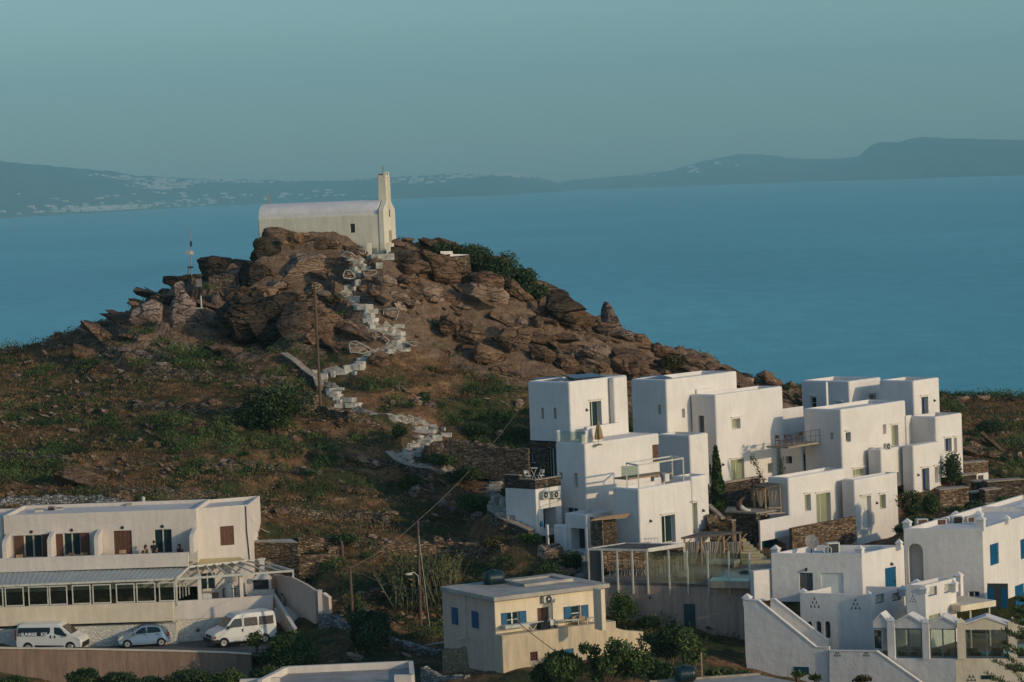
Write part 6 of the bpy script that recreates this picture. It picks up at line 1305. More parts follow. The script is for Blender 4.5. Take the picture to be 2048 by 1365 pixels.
# modern van, nose to the right
vp = [(-2.38, .32), (-2.42, .6), (-2.40, 1.2), (-2.33, 1.75), (-2.2, 1.93), (-1.8, 1.97), (0, 1.98), (.65, 1.93), (.95, 1.78), (1.55, 1.27), (1.78, 1.15), (2.2, .97), (2.37, .82), (2.42, .55), (2.36, .3), (1.2, .24), (0, .22), (-1.2, .24)]
def ex1(t, part, onside, yat, W_):
    glassband(part, 'windscreen', 1.64, 1.235, 1.0, 1.785, .82, .68, TANG)
    mb = MB(); mb.prism([(2.35, -.85, .28), (2.35, .85, .28), (2.35, .85, .62), (2.35, -.85, .62)], (.1, 0, 0)); part('front_bumper', mb, PLAST)
    for s in (-1, 1):
        mb = MB(); a, b_ = onside([(1.9, 1.0), (2.12, .78), (2.34, .8), (2.1, .98)], s, -.03, .015); mb.hexa(a, b_); part('headlight', mb, METW)
        mb = MB(); mb.box(-2.46, s*.86-.06, .9, -2.36, s*.86+.06, 1.6); part('tail_light', mb, mat('red_lamp', (.22, .03, .02), rough=.3, bump=0))
        mb = MB(); a, b_ = onside([(-1.0, .36), (1.1, .36), (1.1, .44), (-1.0, .5)], s, .0, .03); mb.hexa(a, b_); part('side_sill', mb, PLAST)
        for x in (.12, .42): mb = MB(); a, b_ = onside([(x, .98), (x+.09, .98), (x+.09, 1.16), (x, 1.16)], s, .0, .03); mb.hexa(a, b_); part('handle', mb, PLAST)
        mb = MB(); a, b_ = onside([(.26, .5), (.275, .5), (.275, 1.7), (.26, 1.7)], s, -.005, .006); mb.hexa(a, b_); part('door_seam', mb, mat('seam', (.2, .19, .17), bump=0))
        mb = MB(); mb.ell((1.28, s*1.04, 1.2), .07, .11, .12, 10, 8); part('wing_mirror', mb, PLAST)
    LT = mat('pale_lettering', (.8, .78, .72), rough=.5, var=0, bump=0)
    txt('SUNRISE', .31, (-2.0, -W_/2+.008, 1.17), (R(83), 0, 0), LT, t); txt('IOS', .31, (-.55, -W_/2+.008, 1.17), (R(83), 0, 0), LT, t)
    mb = MB(); mb.tube([(-2.12+.07*math.cos(q), -W_/2+.0, 1.27+.05*math.sin(q)) for q in [2*math.pi*k/14 for k in range(14)]], .012, closed=True); part('emblem', mb, LT)
vehicle('passenger_van', 'white passenger van with black side windows and lettering, nose to the right', 'van', (0, 0, 0), 0, vp, 1.9, CARW, (-1.55, 1.55), .33,
 [('side_window', [(-2.3, 1.15), (-.25, 1.12), (.05, 1.3), (.12, 1.4), (.12, 1.72), (-2.22, 1.74)], CG), ('side_window', [(.42, 1.3), (.62, 1.2), (1.1, 1.12), (1.32, 1.14), (.95, 1.6), (.8, 1.7), (.42, 1.73)], CG)], ex1, sidepin=.16)
v1 = bpy.data.objects['passenger_van']

ZPK = -31.95
v1.location = (P(106, 1300, 208.4).x, 208.4, ZPK); v1.rotation_euler = (0, 0, R(-8))
# small hatchback, nose to the left, seen a little from behind
cp = [(-1.85, .3), (-1.88, .55), (-1.84, .78), (-1.6, .95), (-1.05, 1.05), (-.85, 1.12), (-.25, 1.45), (.1, 1.52), (.7, 1.5), (1.2, 1.42), (1.5, 1.22), (1.7, 1.0), (1.8, .9), (1.86, .6), (1.84, .3), (1.0, .2), (0, .18), (-1.0, .2)]
def ex2(t, part, onside, yat, W_):
    glassband(part, 'windscreen', -.88, 1.12, -.3, 1.44, .66, .55, CG); glassband(part, 'rear_window', 1.72, 1.02, 1.3, 1.40, .58, .48, CG)
    for s in (-1, 1):
        mb = MB(); a, b_ = onside([(-1.85, .62), (-1.6, .66), (-1.42, .9), (-1.68, .86)], s, -.04, .015); mb.hexa(a, b_); part('headlight', mb, METW)
        mb = MB(); a, b_ = onside([(1.62, .72), (1.84, .72), (1.8, .98), (1.66, 1.08)], s, -.04, .02); mb.hexa(a, b_); part('tail_light', mb, mat('red_lamp', (.22, .03, .02)))
        for x in (-.02, .85): mb = MB(); a, b_ = onside([(x, .88), (x+.16, .88), (x+.16, .92), (x, .92)], s, .0, .03); mb.hexa(a, b_); part('handle', mb, PLAST)
        mb = MB(); a, b_ = onside([(.2, .35), (.212, .35), (.212, 1.35), (.2, 1.35)], s, -.005, .006); mb.hexa(a, b_); part('door_seam', mb, mat('seam', (.2, .19, .17)))
        mb = MB(); mb.ell((-.62, s*.9, 1.02), .07, .1, .07, 10, 8); part('wing_mirror', mb, CARS)
cc = vehicle('small_car', 'small silver blue hatchback parked between the two vans', 'car', (0, 0, 0), 0, cp, 1.66, CARS, (-1.2, 1.2), .29,
 [('side_window', [(-.72, 1.0), (-.1, 1.0), (.15, 1.01), (.15, 1.42), (-.1, 1.4), (-.35, 1.26)], CG), ('side_window', [(.26, 1.01), (1.15, 1.04), (1.2, 1.12), (1.05, 1.34), (.8, 1.41), (.26, 1.43)], CG)], ex2, sidepin=.20, belt=.9)
cc.location = (P(289, 1300, 208.6).x, 208.6, ZPK); cc.rotation_euler = (0, 0, R(8))
# older high roof minibus, nose to the left
mp_ = [(-2.3, .38), (-2.36, .62), (-2.3, .9), (-2.1, 1.08), (-1.5, 1.28), (-1.42, 1.35), (-.78, 2.02), (-.5, 2.2), (0, 2.26), (2.1, 2.26), (2.3, 2.2), (2.38, 1.9), (2.42, 1.2), (2.42, .4), (1.2, .32), (0, .3), (-1.2, .32)]
def ex3(t, part, onside, yat, W_):
    glassband(part, 'windscreen', -1.4, 1.37, -.84, 1.96, .84, .74, TANG)
    mb = MB(); mb.prism([(-2.46, -.92, .35), (-2.46, .92, .35), (-2.46, .92, .62), (-2.46, -.92, .62)], (.16, 0, 0)); part('front_bumper', mb, PLAST); mb = MB(); mb.prism([(-2.38, -.6, .66), (-2.38, .6, .66), (-2.34, .6, .86), (-2.34, -.6, .86)], (.05, 0, 0)); part('grille', mb, PLAST)
    for s in (-1, 1):
        mb = MB(); mb.box(-2.37, s*.76-.12, .66, -2.30, s*.76+.12, .86); part('headlight', mb, METW)
        mb = MB(); a, b_ = onside([(-2.34, .66), (-2.12, .66), (-2.12, .86), (-2.30, .86)], s, -.02, .02); mb.hexa(a, b_); part('indicator', mb, mat('orange_lamp', (.35, .08, .02), bump=0))
        mb = MB(); a, b_ = onside([(-2.3, .36), (-1.9, .36), (-1.9, .6), (-2.34, .6)], s, .0, .03); mb.hexa(a, b_); part('bumper_corner', mb, PLAST)
        for x in (-.16,): mb = MB(); a, b_ = onside([(x, 1.0), (x+.06, 1.0), (x+.06, 1.2), (x, 1.2)], s, .0, .03); mb.hexa(a, b_); part('handle', mb, PLAST)
        for x in (-.06, .72): mb = MB(); a, b_ = onside([(x, .5), (x+.014, .5), (x+.014, 2.1), (x, 2.1)], s, -.005, .006); mb.hexa(a, b_); part('door_seam', mb, mat('seam', (.2, .19, .17)))
        mb = MB(); mb.ell((-1.22, s*1.06, 1.38), .06, .12, .14, 10, 8); part('wing_mirror', mb, PLAST)
mb_ = vehicle('minibus', 'older white high roof minibus with tinted windows behind the bush, nose to the left', 'van', (0, 0, 0), 0, mp_, 1.95, CARW, (-1.55, 1.5), .33,
 [('side_window', [(-1.25, 1.34), (-.15, 1.36), (-.15, 1.92), (-.62, 1.94), (-.75, 1.88)], CG), ('side_window', [(.05, 1.36), (1.0, 1.36), (1.0, 1.94), (.05, 1.94)], TANG), ('side_window', [(1.15, 1.36), (2.2, 1.36), (2.2, 1.94), (1.15, 1.94)], TANG)], ex3, sidepin=.15, belt=1.25)
mb_.location = (P(482, 1300, 207.6).x, 207.6, ZPK+.02); mb_.rotation_euler = (0, 0, R(24))
# parking surface and its retaining wall
mb = MB(); mb.box(-62, 203.6, ZPK-.3, P(552, 1300, 206).x, 212, ZPK); o = mb.build('parking_road', mat('dusty_asphalt', (.13, .115, .10), var=.2, scale=2)); tag(o, kind='structure')
t = thing('parking_wall', 'brown rendered retaining wall with pale coping below the parked vans', 'wall', P(250, 1365, 203))
pw_ = [P(-120, 1298, 203.2), P(0, 1297.5, 203.0), P(180, 1300, 202.8), P(330, 1303, 202.7), P(440, 1306, 202.5), P(502, 1310, 202.4)]
for i, (a, b_) in enumerate(zip(pw_, pw_[1:])):
    pass
mb = MB(); n = len(pw_); V = []
for p in pw_: V += [Vector((p.x, p.y, p.z-6)), Vector((p.x, p.y, p.z)), Vector((p.x, p.y+.35, p.z)), Vector((p.x, p.y+.35, p.z-6))]
mb.add(V, [(i*4+k, i*4+(k+1) % 4, (i+1)*4+(k+1) % 4, (i+1)*4+k) for i in range(n-1) for k in range(4)]+[(0, 1, 2, 3), (n*4-1, n*4-2, n*4-3, n*4-4)]); mb.build('wall', BROWNR, t)
mb = MB()
for a, b_ in zip(pw_, pw_[1:]): mb.beam(a+Vector((0, .15, .03)), b_+Vector((0, .15, .03)), .46, .06)
mb.build('coping', CREAM, t)
# ------------------------------------------------------------------ chapel
ch = thing('chapel', 'small whitewashed barrel roofed chapel with slim bell tower on the rock', 'chapel', P(700, 500, 273))
a_ = -12; Y0 = 273.0; Cc = P(757, 428, Y0); u = Vector((math.cos(R(a_)), math.sin(R(a_)), 0)); nn_ = Vector((math.sin(R(a_)), -math.cos(R(a_)), 0)); v = -nn_
Ll = solve_len(Cc, -u, 515); Wc = 4.2; Hc = 4.6
base = [Cc, Cc-u*Ll, Cc-u*Ll+v*Wc, Cc+v*Wc]
o = MB(); o.prism([p-VU*Hc for p in base], (0, 0, Hc)); w_ = o.build('wall', CREAMW, ch, bevel=.12)
fc = Face(Cc, u, nn_); fe = Face(Cc, v, u)
cut = MB(); a0, b0, a1, b1 = fc.rect(700, 448, 710, 466); fc.boxmb(cut, a0, b0, a1, b1, -.35, .3); boolean(w_, cut.build('cut', None))
mb = MB(); t_ = .07; fc.boxmb(mb, a0, b0, a0+t_, b1, -.3, -.22); fc.boxmb(mb, a1-t_, b0, a1, b1, -.3, -.22); fc.boxmb(mb, a0+t_, b1-t_, a1-t_, b1, -.3, -.22); fc.boxmb(mb, a0+t_, b0, a1-t_, b0+t_, -.3, -.22); wn = mb.build('window', WOODB, ch); mb = MB(); fc.boxmb(mb, a0+.03, b0+.03, a1-.03, b1-.03, -.28, -.26); mb.build('pane', GLASS, wn)
# barrel roof
mb = MB(); N_ = 14; rz_ = P(700, 402, Y0+2).z-Cc.z; V = []
for s_, ins in ((-Ll+.08, .0), (-Ll+1.0, .0), (-.1, 0)):
    for k in range(N_+1):
        q = math.pi*k/N_; V.append(Cc+u*s_+v*(Wc/2-(Wc/2-.12)*math.cos(q))+VU*(-.05+(rz_+.05)*math.sin(q)**.85))
mb.add(V, [(i*(N_+1)+k, i*(N_+1)+k+1, (i+1)*(N_+1)+k+1, (i+1)*(N_+1)+k) for i in range(2) for k in range(N_)]+[tuple(range(N_+1)), tuple(range(2*N_+2, 3*N_+3))[::-1]])
mb.build('barrel_roof', plaster('roof_limewash', (.72, .665, .61), (.6, .555, .51), smin=.35, smax=.65, drip=False), ch, smooth=False)
# gabled front slab with stepped belfry
prof = [(0, -Hc), (Wc, -Hc), (Wc, .35), (Wc-.5, .65), (Wc*.5+.6, 1.3), (Wc*.5+.5, 3.3), (Wc*.5-.5, 3.3), (Wc*.5-.6, 1.3), (.5, .65), (0, .35)]
prof = [(s_-.06 if s_ == 0 else (s_+.06 if s_ == Wc else s_), z) for s_, z in prof]
mb = MB(); mb.prism([Cc+v*s_+VU*z for s_, z in prof], u*.5); mb.build('front_wall', CREAMW, ch, bevel=.04)
bt = P(760, 352, Y0+2.1); tz = bt.z-Cc.z; tw = .42
bc = Cc+v*Wc*.5+u*.05
mb = MB(); mb.obox(bc+VU*(tz+.1)/2-u*.0+VU*.05, u*tw, v*.62, VU*(tz-.1)/2); mb.build('bell_tower', CREAMW, ch, bevel=.06)
for s_ in (-1, 1): mb = MB(); mb.obox(bc+v*.48*s_+VU*(tz+.12)+u*.28, u*.14, v*.14, VU*.22); mb.build('tower_pinnacle', CREAMW, ch, bevel=.03)
mb = MB(); mb.obox(bc+VU*(tz+.06), u*.36, v*.5, VU*.1); mb.build('tower_cap', mat('rusty_brown_cap', (.2, .1, .06), var=.2), ch)
for s_ in (-1, 1): mb = MB(); mb.obox(bc+v*.3*s_+VU*tz*.55+u*.45, u*.09, v*.1, VU*tz*.42); mb.build('tower_rib', CREAMW, ch)
CRS = mat('weathered_cross', (.34, .19, .12), rough=.8)
def cross(parent, p, h_, ax): mb = MB(); mb.beam(p, p+VU*h_, .09); mb.beam(p+VU*h_*.65-ax*h_*.25, p+VU*h_*.65+ax*h_*.25, .08); mb.build('cross', CRS, parent)
cross(ch, bc+VU*(tz+.15), .75, v); cross(ch, Cc-u*(Ll-.5)+v*Wc*.5+VU*rz_, .95, v)
mb = MB(); fe.boxmb(mb, 1.65, -Hc+.6, 2.55, -Hc+3.0, .5, .53); mb.build('door', mat('cream_wood_door', (.42, .34, .22), var=.2), ch)
mb = MB(); fe.boxmb(mb, 1.95, -.35, 2.25, .35, .5, .53); mb.build('slit_window', METD, ch)
for px_, py0, py1, w_, Y in ((737, 486, 511, 11, 272.2), (776, 486, 508, 9, 271.6)):
    p = P(px_, py0, Y); q = P(px_, py1, Y); mb = MB(); mb.box(p.x-w_*.023, Y, q.z-.6, p.x+w_*.023, Y+.6, p.z); mb.build('buttress', CREAMW, ch, bevel=.05)
p = P(783, 487, 274); mb = MB(); mb.box(p.x-.18, 273.6, p.z-1.8, p.x+.18, 275.4, p.z); mb.build('side_bench', CREAMW, ch, bevel=.05)
mb = MB(); p = P(765, 517, 271.5); mb.box(p.x-1.0, 270.9, p.z-.2, p.x+1.1, 273.5, P(765, 508, 271.5).z); mb.build('doorstep', PAINT, ch)
# ------------------------------------------------------------------ boulders and crags (photo outlines, own depth and thickness)
def S(pts, k, ox, oy): return [(ox+x/k, oy+y/k) for x, y in pts]
a1 = (4.7075, 300, 430); a2 = (3.303, 820, 440); a3 = (4.873, 600, 480)
RK = [ # outline, (scale,ox,oy), Y, thick, material, label
 ([(95,600),(130,575),(330,568),(430,575),(520,600),(500,650),(330,640),(250,645),(205,668),(115,650)],a1,271,3.0,ROCKD,'dark flat slab jutting out to the left below the antenna mast'),
 ([(455,405),(620,415),(690,420),(760,445),(840,500),(830,640),(640,700),(560,700),(530,640),(470,600),(415,560),(415,490),(440,430)],a1,273,4.5,ROCKD,'dark angular block with a small bird on it, right of the mast'),
 ([(265,728),(320,725),(360,780),(410,830),(420,890),(470,950),(470,1010),(440,1060),(240,1050),(130,1050),(75,1020),(85,980),(180,840)],a1,265.5,2.6,ROCKG,'large pale triangular boulder on the left shoulder of the knoll'),
 ([(-200,990),(-160,900),(0,805),(80,840),(160,850),(140,950),(60,1080),(-100,1080)],a1,268,3.5,ROCKG,'rounded grey boulder left of the triangular one'),
 ([(160,750),(190,690),(250,640),(300,620),(320,700),(240,790),(180,800)],a1,269,2.0,ROCKG,'slanting slab above the triangular boulder'),
 ([(70,830),(100,750),(130,745),(190,740),(260,800),(200,870),(100,880)],a1,270,2.4,ROCKD,'small dark boulder between the slanting slab and the shore'),
 ([(790,720),(800,620),(840,520),(900,460),(1000,445),(1080,470),(1140,560),(1130,660),(1000,720),(900,730),(820,730)],a1,270,3.5,ROCKD,'dark rounded boulder left of the big pale boulder below the chapel'),
 ([(1110,570),(1160,470),(1250,420),(1370,380),(1430,362),(1480,385),(1560,375),(1620,400),(1700,440),(1800,480),(1840,580),(1790,640),(1650,660),(1450,690),(1300,680),(1180,640)],a1,269.5,4.5,ROCKL,'very large pale boulder directly below the chapel'),
 ([(950,235),(965,205),(1010,195),(1100,200),(1200,240),(1280,300),(1300,380),(1250,440),(1130,460),(935,450),(915,410),(930,370),(970,320),(945,280)],a1,271.5,4.0,ROCKD,'dark layered crag under the left end of the chapel'),
 ([(1010,210),(1015,125),(1160,100),(1280,120),(1380,165),(1500,180),(1545,215),(1530,330),(1500,370),(1380,390),(1250,380),(1150,330),(1050,280)],a1,271.8,4.2,ROCK,'brown crag the chapel stands on'),
 ([(1345,230),(1360,175),(1400,160),(1440,185),(1430,250),(1390,280),(1350,265)],a1,269.6,1.2,mat('orange_rock',(.26,.14,.075),var=.25),'smooth orange patch of rock under the chapel wall'),
 ([(1540,215),(1640,210),(1740,240),(1850,290),(1800,330),(1620,335),(1545,350),(1530,290)],a1,270.8,3.0,ROCK,'brown ledge block at the foot of the chapel wall'),
 ([(1760,290),(1900,300),(2020,330),(2080,370),(2060,425),(1900,410),(1780,370)],a1,270.9,2,ROCK,None),
 ([(1100,625),(1180,610),(1280,630),(1345,660),(1330,700),(1200,695),(1110,665)],a1,267.5,1.8,ROCKL,None),
 ([(950,690),(1050,670),(1200,700),(1230,770),(1190,830),(1050,820),(960,760)],a1,266.5,2.2,ROCK,None),
 ([(660,740),(760,710),(860,690),(960,710),(950,790),(860,840),(720,810)],a1,267,2.4,ROCK,None),
 ([(1200,750),(1300,720),(1420,740),(1540,790),(1560,880),(1400,900),(1250,850)],a1,265.5,2.4,ROCK,None),
 ([(1440,690),(1500,640),(1580,640),(1630,690),(1620,740),(1520,760),(1450,730)],a1,266,1.8,ROCKL,'pale rounded boulder behind the top of the hill pole, upper one'),
 ([(1570,740),(1620,705),(1690,730),(1700,765),(1640,780),(1580,770)],a1,265,1.4,ROCKL,'pale rounded boulder right of the hill pole top, lower one'),
 ([(565,880),(570,760),(590,720),(640,725),(655,780),(640,880),(600,895)],a1,267,1.4,ROCKG,'upright grey stone right of the triangular boulder'),
 ([(590,980),(600,880),(660,790),(760,760),(900,800),(1000,850),(1040,960),(1060,1100),(1100,1280),(1000,1330),(850,1260),(720,1180),(640,1080)],a1,261.5,5,ROCKD,'dark sheer crag at the left of the cliff'),
 ([(880,850),(960,800),(1100,790),(1260,800),(1330,900),(1300,1000),(1260,1130),(1260,1260),(1200,1330),(1060,1290),(960,1120),(900,960)],a1,260.6,5,ROCKD,'dark fissured crag in the middle of the cliff'),
 ([(1150,960),(1230,830),(1280,760),(1400,780),(1530,790),(1640,850),(1750,950),(1840,1010),(1860,1130),(1855,1330),(1780,1345),(1680,1300),(1600,1230),(1480,1195),(1350,1180),(1230,1150),(1170,1060)],a1,258.8,5.5,ROCK,'huge overhanging brown block above the dark cave behind the pole'),
 ([(810,140),(900,85),(1000,95),(1130,110),(1200,300),(1120,360),(960,340),(860,330),(805,250)],a3,272,4,ROCKD,'dark block right of the chapel door'),
 ([(20,205),(80,200),(200,235),(335,270),(355,330),(350,405),(250,410),(200,450),(100,445),(50,380),(20,300)],a2,272.5,4.5,ROCK,'big brown crag under the white block wall'),
 ([(320,430),(380,330),(500,345),(600,380),(645,430),(610,490),(480,450),(380,430)],a2,273,3,ROCK,None),
 ([(320,440),(350,415),(450,425),(600,455),(715,520),(715,565),(600,555),(480,525),(380,490)],a2,270.5,3,ROCKL,None),
 ([(5,530),(60,480),(110,450),(220,450),(222,535),(150,545),(40,545)],a2,268,2.5,ROCKL,'pale flat topped block in the middle of the slope'),
 ([(615,400),(680,385),(740,450),(810,520),(790,560),(720,530),(640,470)],a2,275,3,ROCK,None),
 ([(850,475),(900,465),(1000,525),(1140,610),(1245,660),(1220,715),(1110,720),(1000,690),(930,640),(885,560)],a2,277,4.5,ROCK,'long brown crag sloping down the right ridge'),
 ([(885,480),(930,560),(1000,640),(1110,680),(1115,720),(1040,700),(950,640),(890,570)],a2,275.2,2.5,ROCKD,None),
 ([(925,470),(945,455),(975,458),(1025,525),(990,535),(940,500)],a2,282,2,ROCK,None),
 ([(1270,580),(1285,543),(1320,550),(1370,640),(1405,720),(1395,755),(1330,745),(1258,650)],a2,286,2.6,ROCKG,'pointed standing rock on the right ridge'),
 ([(1395,735),(1460,735),(1480,800),(1440,815),(1375,775)],a2,286,2,ROCKG,'low boulder just right of the pointed standing rock'),
 ([(1478,775),(1500,757),(1555,758),(1615,815),(1580,860),(1500,840)],a2,286,2.4,ROCK,'rounded boulder farther down the right ridge'),
 ([(770,645),(800,630),(865,640),(905,700),(915,742),(870,720),(790,695)],a2,269,2.2,ROCK,None),
 ([(688,655),(730,638),(788,680),(760,705),(700,692)],a2,268,1.5,ROCKL,None),
 ([(180,660),(210,630),(380,650),(490,740),(570,820),(660,870),(620,900),(450,890),(330,810),(210,730)],a2,263.5,4.5,ROCK,'broad overhanging slab of rock above the dark hollow'),
 ([(380,880),(480,820),(600,870),(650,965),(560,975),(440,940)],a2,261.5,3.5,ROCK,None),
 ([(540,840),(680,855),(800,775),(810,800),(700,875),(600,880)],a2,262.5,2.5,ROCK,'thin leaning ledge of rock right of the broad slab'),
 ([(780,830),(900,845),(965,900),(985,990),(960,1020),(900,930),(800,890)],a2,264,2.8,ROCK,None),
 ([(960,870),(1080,890),(1125,1000),(1090,1040),(1000,1000)],a2,263.5,2.4,ROCK,None),
 ([(1110,880),(1180,835),(1300,835),(1325,880),(1260,915),(1150,915)],a2,268,2.6,ROCKL,None),
 ([(1110,930),(1250,915),(1345,960),(1360,1040),(1150,1040)],a2,266,2.6,ROCK,None),
 ([(1320,900),(1440,940),(1460,1035),(1350,1020)],a2,268,2.6,ROCK,None),
 ([(1450,955),(1560,935),(1610,1035),(1460,1040)],a2,270,2.6,ROCK,None),
 ([(1590,830),(1640,810),(1710,870),(1715,930),(1620,910)],a2,280,2.6,ROCK,None),
 ([(1790,890),(1880,895),(1940,970),(1945,1015),(1870,1000)],a2,285,2.6,ROCK,None),
 ([(690,370),(760,340),(830,330),(930,400),(935,445),(840,475),(720,430)],a3,266.5,2.2,ROCKL,None),
 ([(955,390),(985,345),(1140,345),(1210,440),(1100,490),(960,440)],a3,268,2.6,ROCK,None),
 ([(545,480),(570,452),(640,448),(675,482),(620,522),(550,512)],a3,264,1.2,ROCK,None),
 ([(645,515),(690,475),(740,490),(805,545),(700,565)],a3,264,1.5,ROCK,None),
 ([(825,530),(930,500),(1085,565),(1000,590),(880,580)],a3,265,1.7,ROCKL,None),
 ([(1025,600),(1080,585),(1150,588),(1218,630),(1150,645),(1060,640)],a3,264.5,1.4,ROCKL,None),
 ([(660,1160),(690,1105),(760,1095),(830,1100),(890,1180),(890,1240),(790,1305),(660,1275)],a3,256.3,2.2,ROCK,'big brown boulder beside the white step corner'),
 ([(635,960),(660,910),(700,905),(745,960),(720,1020),(650,1010)],a3,260,1.2,ROCKL,None),
 ([(440,785),(465,772),(530,820),(605,890),(570,905),(500,850)],a3,260,1.0,ROCKL,None),
 ([(1340,830),(1375,745),(1480,700),(1560,760),(1540,860),(1480,950),(1380,900)],a3,263,3,ROCK,None),
]
RKP = [ # painted outlines
 ([(810,680),(880,665),(955,660),(972,700),(940,785),(860,785),(800,770)],a3,262.5,.8,'squarish stone outlined in white paint beside the middle steps'),
 ([(385,150),(440,112),(500,120),(545,160),(560,200),(500,180),(440,172)],a3,268.5,.9,'long stone outlined in white paint just below the chapel'),
 ([(412,340),(440,295),(495,295),(545,370),(500,385),(425,375)],a3,266.5,.9,'rounded stone outlined in white paint left of the upper steps'),
 ([(607,292),(752,297),(745,330),(690,352),(620,350)],a3,266.5,.9,'half round stone outlined in white paint right of the upper steps'),
 ([(725,905),(765,890),(800,905),(820,930),(790,950),(742,945)],a3,259.5,.5,'small oval stone outlined in white paint, upper of two'),
 ([(775,990),(800,960),(820,940),(860,970),(870,1005),(800,1028)],a3,259,.5,'small angular stone outlined in white paint, lower of two'),
 ([(470,1010),(490,990),(540,985),(620,1020),(670,1050),(715,1085),(620,1115),(480,1100)],a3,257.5,1.0,'large stone with white painted network on its face'),
 ([(565,105),(600,90),(640,95),(640,135),(600,140)],a3,269.5,.7,'small stone outlined in white paint at the foot of the chapel wall'),
 ([(1050,1010),(1080,990),(1140,995),(1150,1025),(1100,1040)],a3,258.5,.6,'small dark stone outlined in white paint at the right end of the lower steps'),
]
for i, (pl, ar, Y, th_, m_, lb) in enumerate(RK):
    q_ = S(pl, *ar); c_ = P(sum(p[0] for p in q_)/len(q_), 600, Y); EXC.append((c_.x, Y+.5, .42*mpp(Y)*(max(p[0] for p in q_)-min(p[0] for p in q_))*.62))
    rock(q_, Y=Y, thick=th_, m=m_, seed=i+11, rough=.03 if m_ in (ROCKL, ROCKG) else .11, facets=12 if m_ in (ROCKL, ROCKG) else 24, label=lb or 'weathered brown outcrop block on the rocky knoll', cat='rock', group=None if lb else 'outcrop blocks on the knoll')
def front_pt(px, py, Y, th_): return P(px, py, Y-.02)
for i, (pl, ar, Y, th_, lb) in enumerate(RKP):
    pl2 = S(pl, *ar); th_ = th_+.9; o = rock(pl2, Y=Y, thick=th_, m=ROCKL, seed=i+90, label=lb, facets=5, rough=.02)
    V = np.array([v.co for v in o.data.vertices])+np.array(o.location)
    EXC.append((float(V[:, 0].mean()), float(V[:, 1].min())+.3, 1.5)); cx_ = sum(p[0] for p in pl2)/len(pl2); cy_ = sum(p[1] for p in pl2)/len(pl2); ring = []
    for k in range(len(pl2)):
        for s_ in (0, .5):
            a, b_ = pl2[k], pl2[(k+1) % len(pl2)]; x = a[0]+(b_[0]-a[0])*s_; y = a[1]+(b_[1]-a[1])*s_; x = cx_+(x-cx_)*.9; y = cy_+(y-cy_)*.9
            q = P(x, y, V[:, 1].mean()); d = ((V[:, 0]-q.x)**2+(V[:, 2]-q.z)**2); j = d < max(d.min()*1.5, .02); yy = V[j][:, 1].min(); ring.append(P(x, y, yy-.03))
    mb = MB(); mb.tube(ring, .045, 6, True)
    if 'network' in lb:
        for a, b_ in ((1, 9), (5, 11), (13, 7)): mb.tube([ring[a % len(ring)], ring[b_ % len(ring)]], .045, 6)
    mb.build('paint_line', PAINT, o)
# scattered lower boulders: x, y, w, h
BB = [(835,805,44,20,ROCKL),(785,806,20,16,ROCKL),(858,812,50,16,ROCKL),(752,928,24,14,ROCKL),(750,935,30,16,ROCKL),(640,910,34,22,ROCK),(600,905,46,20,ROCK),(680,848,20,24,ROCK),(768,860,20,16,ROCK),
 (1038,808,24,26,ROCKL),(1070,870,0,0,None),(1100,1110,72,48,ROCKL),(1128,1145,60,18,ROCKL),(1010,1055,46,26,ROCK),(955,1035,34,24,ROCKG),(905,1022,26,18,ROCKG),(886,1008,20,30,ROCKG),(826,985,36,30,ROCKG),(880,950,22,22,ROCK),
 (250,700,40,14,ROCKG),(200,715,24,10,ROCKG),(300,715,26,10,ROCKG),(272,708,46,14,ROCKG),(345,690,40,12,ROCKG),(470,690,40,8,ROCKL),(560,760,46,12,ROCKG),(590,745,30,12,ROCKL),(330,760,14,14,ROCKL),
 (205,738,50,16,ROCKD),(220,745,60,20,ROCKD),(30,752,26,10,ROCKG),(490,800,60,20,ROCK),(420,810,50,24,ROCK),(380,820,60,26,ROCKD),(310,890,24,18,ROCK),(350,885,36,16,ROCK),(590,880,40,22,ROCK),(560,870,50,16,ROCK),(470,860,46,20,ROCK),(400,850,40,18,ROCK),
 (1000,868,30,14,ROCKL),(1090,770,40,14,ROCK),(960,760,50,14,ROCK),(880,742,60,14,ROCK),(1010,740,50,18,ROCK),(920,700,50,20,ROCK),(1100,760,40,20,ROCK),(1215,745,30,14,ROCK),
 (2000,868,28,20,ROCKL),(2014,885,22,16,ROCKL),(1985,912,22,22,ROCK),(2022,915,18,18,ROCK),(2012,948,26,26,ROCK),(2034,945,24,22,ROCK),(2040,915,18,26,ROCKL),(2034,842,22,12,ROCKL),(1948,861,16,8,ROCKL),(1958,885,30,12,ROCK),(1945,890,20,10,ROCKL),(1975,840,24,8,ROCK),(1925,800,50,14,ROCKL),(1965,798,70,12,ROCKL),(1497,762,34,18,ROCKL),(1550,775,24,12,ROCK),(1880,800,30,10,ROCK),(2028,802,40,14,ROCKD),
 (170,790,30,10,ROCKG),(680,1000,30,8,ROCKL),(750,1030,16,8,ROCKL),(560,975,40,8,ROCK),(160,930,0,0,None)]
bi = 0
for (x, y, w_, h_, m_) in BB:
    if not w_: continue
    gp = G(x, y+h_*.4)
    if gp is None: gp = P(x, y, 300)
    bi += 1
    rock(bb(x, y, w_, h_, bi, 7, .95), Y=gp.y+.2, thick=mpp(gp.y)*w_*.8, m=m_, seed=200+bi, label='loose weathered boulder on the scrubby hillside', group='loose boulders on the hillside', name='boulder')
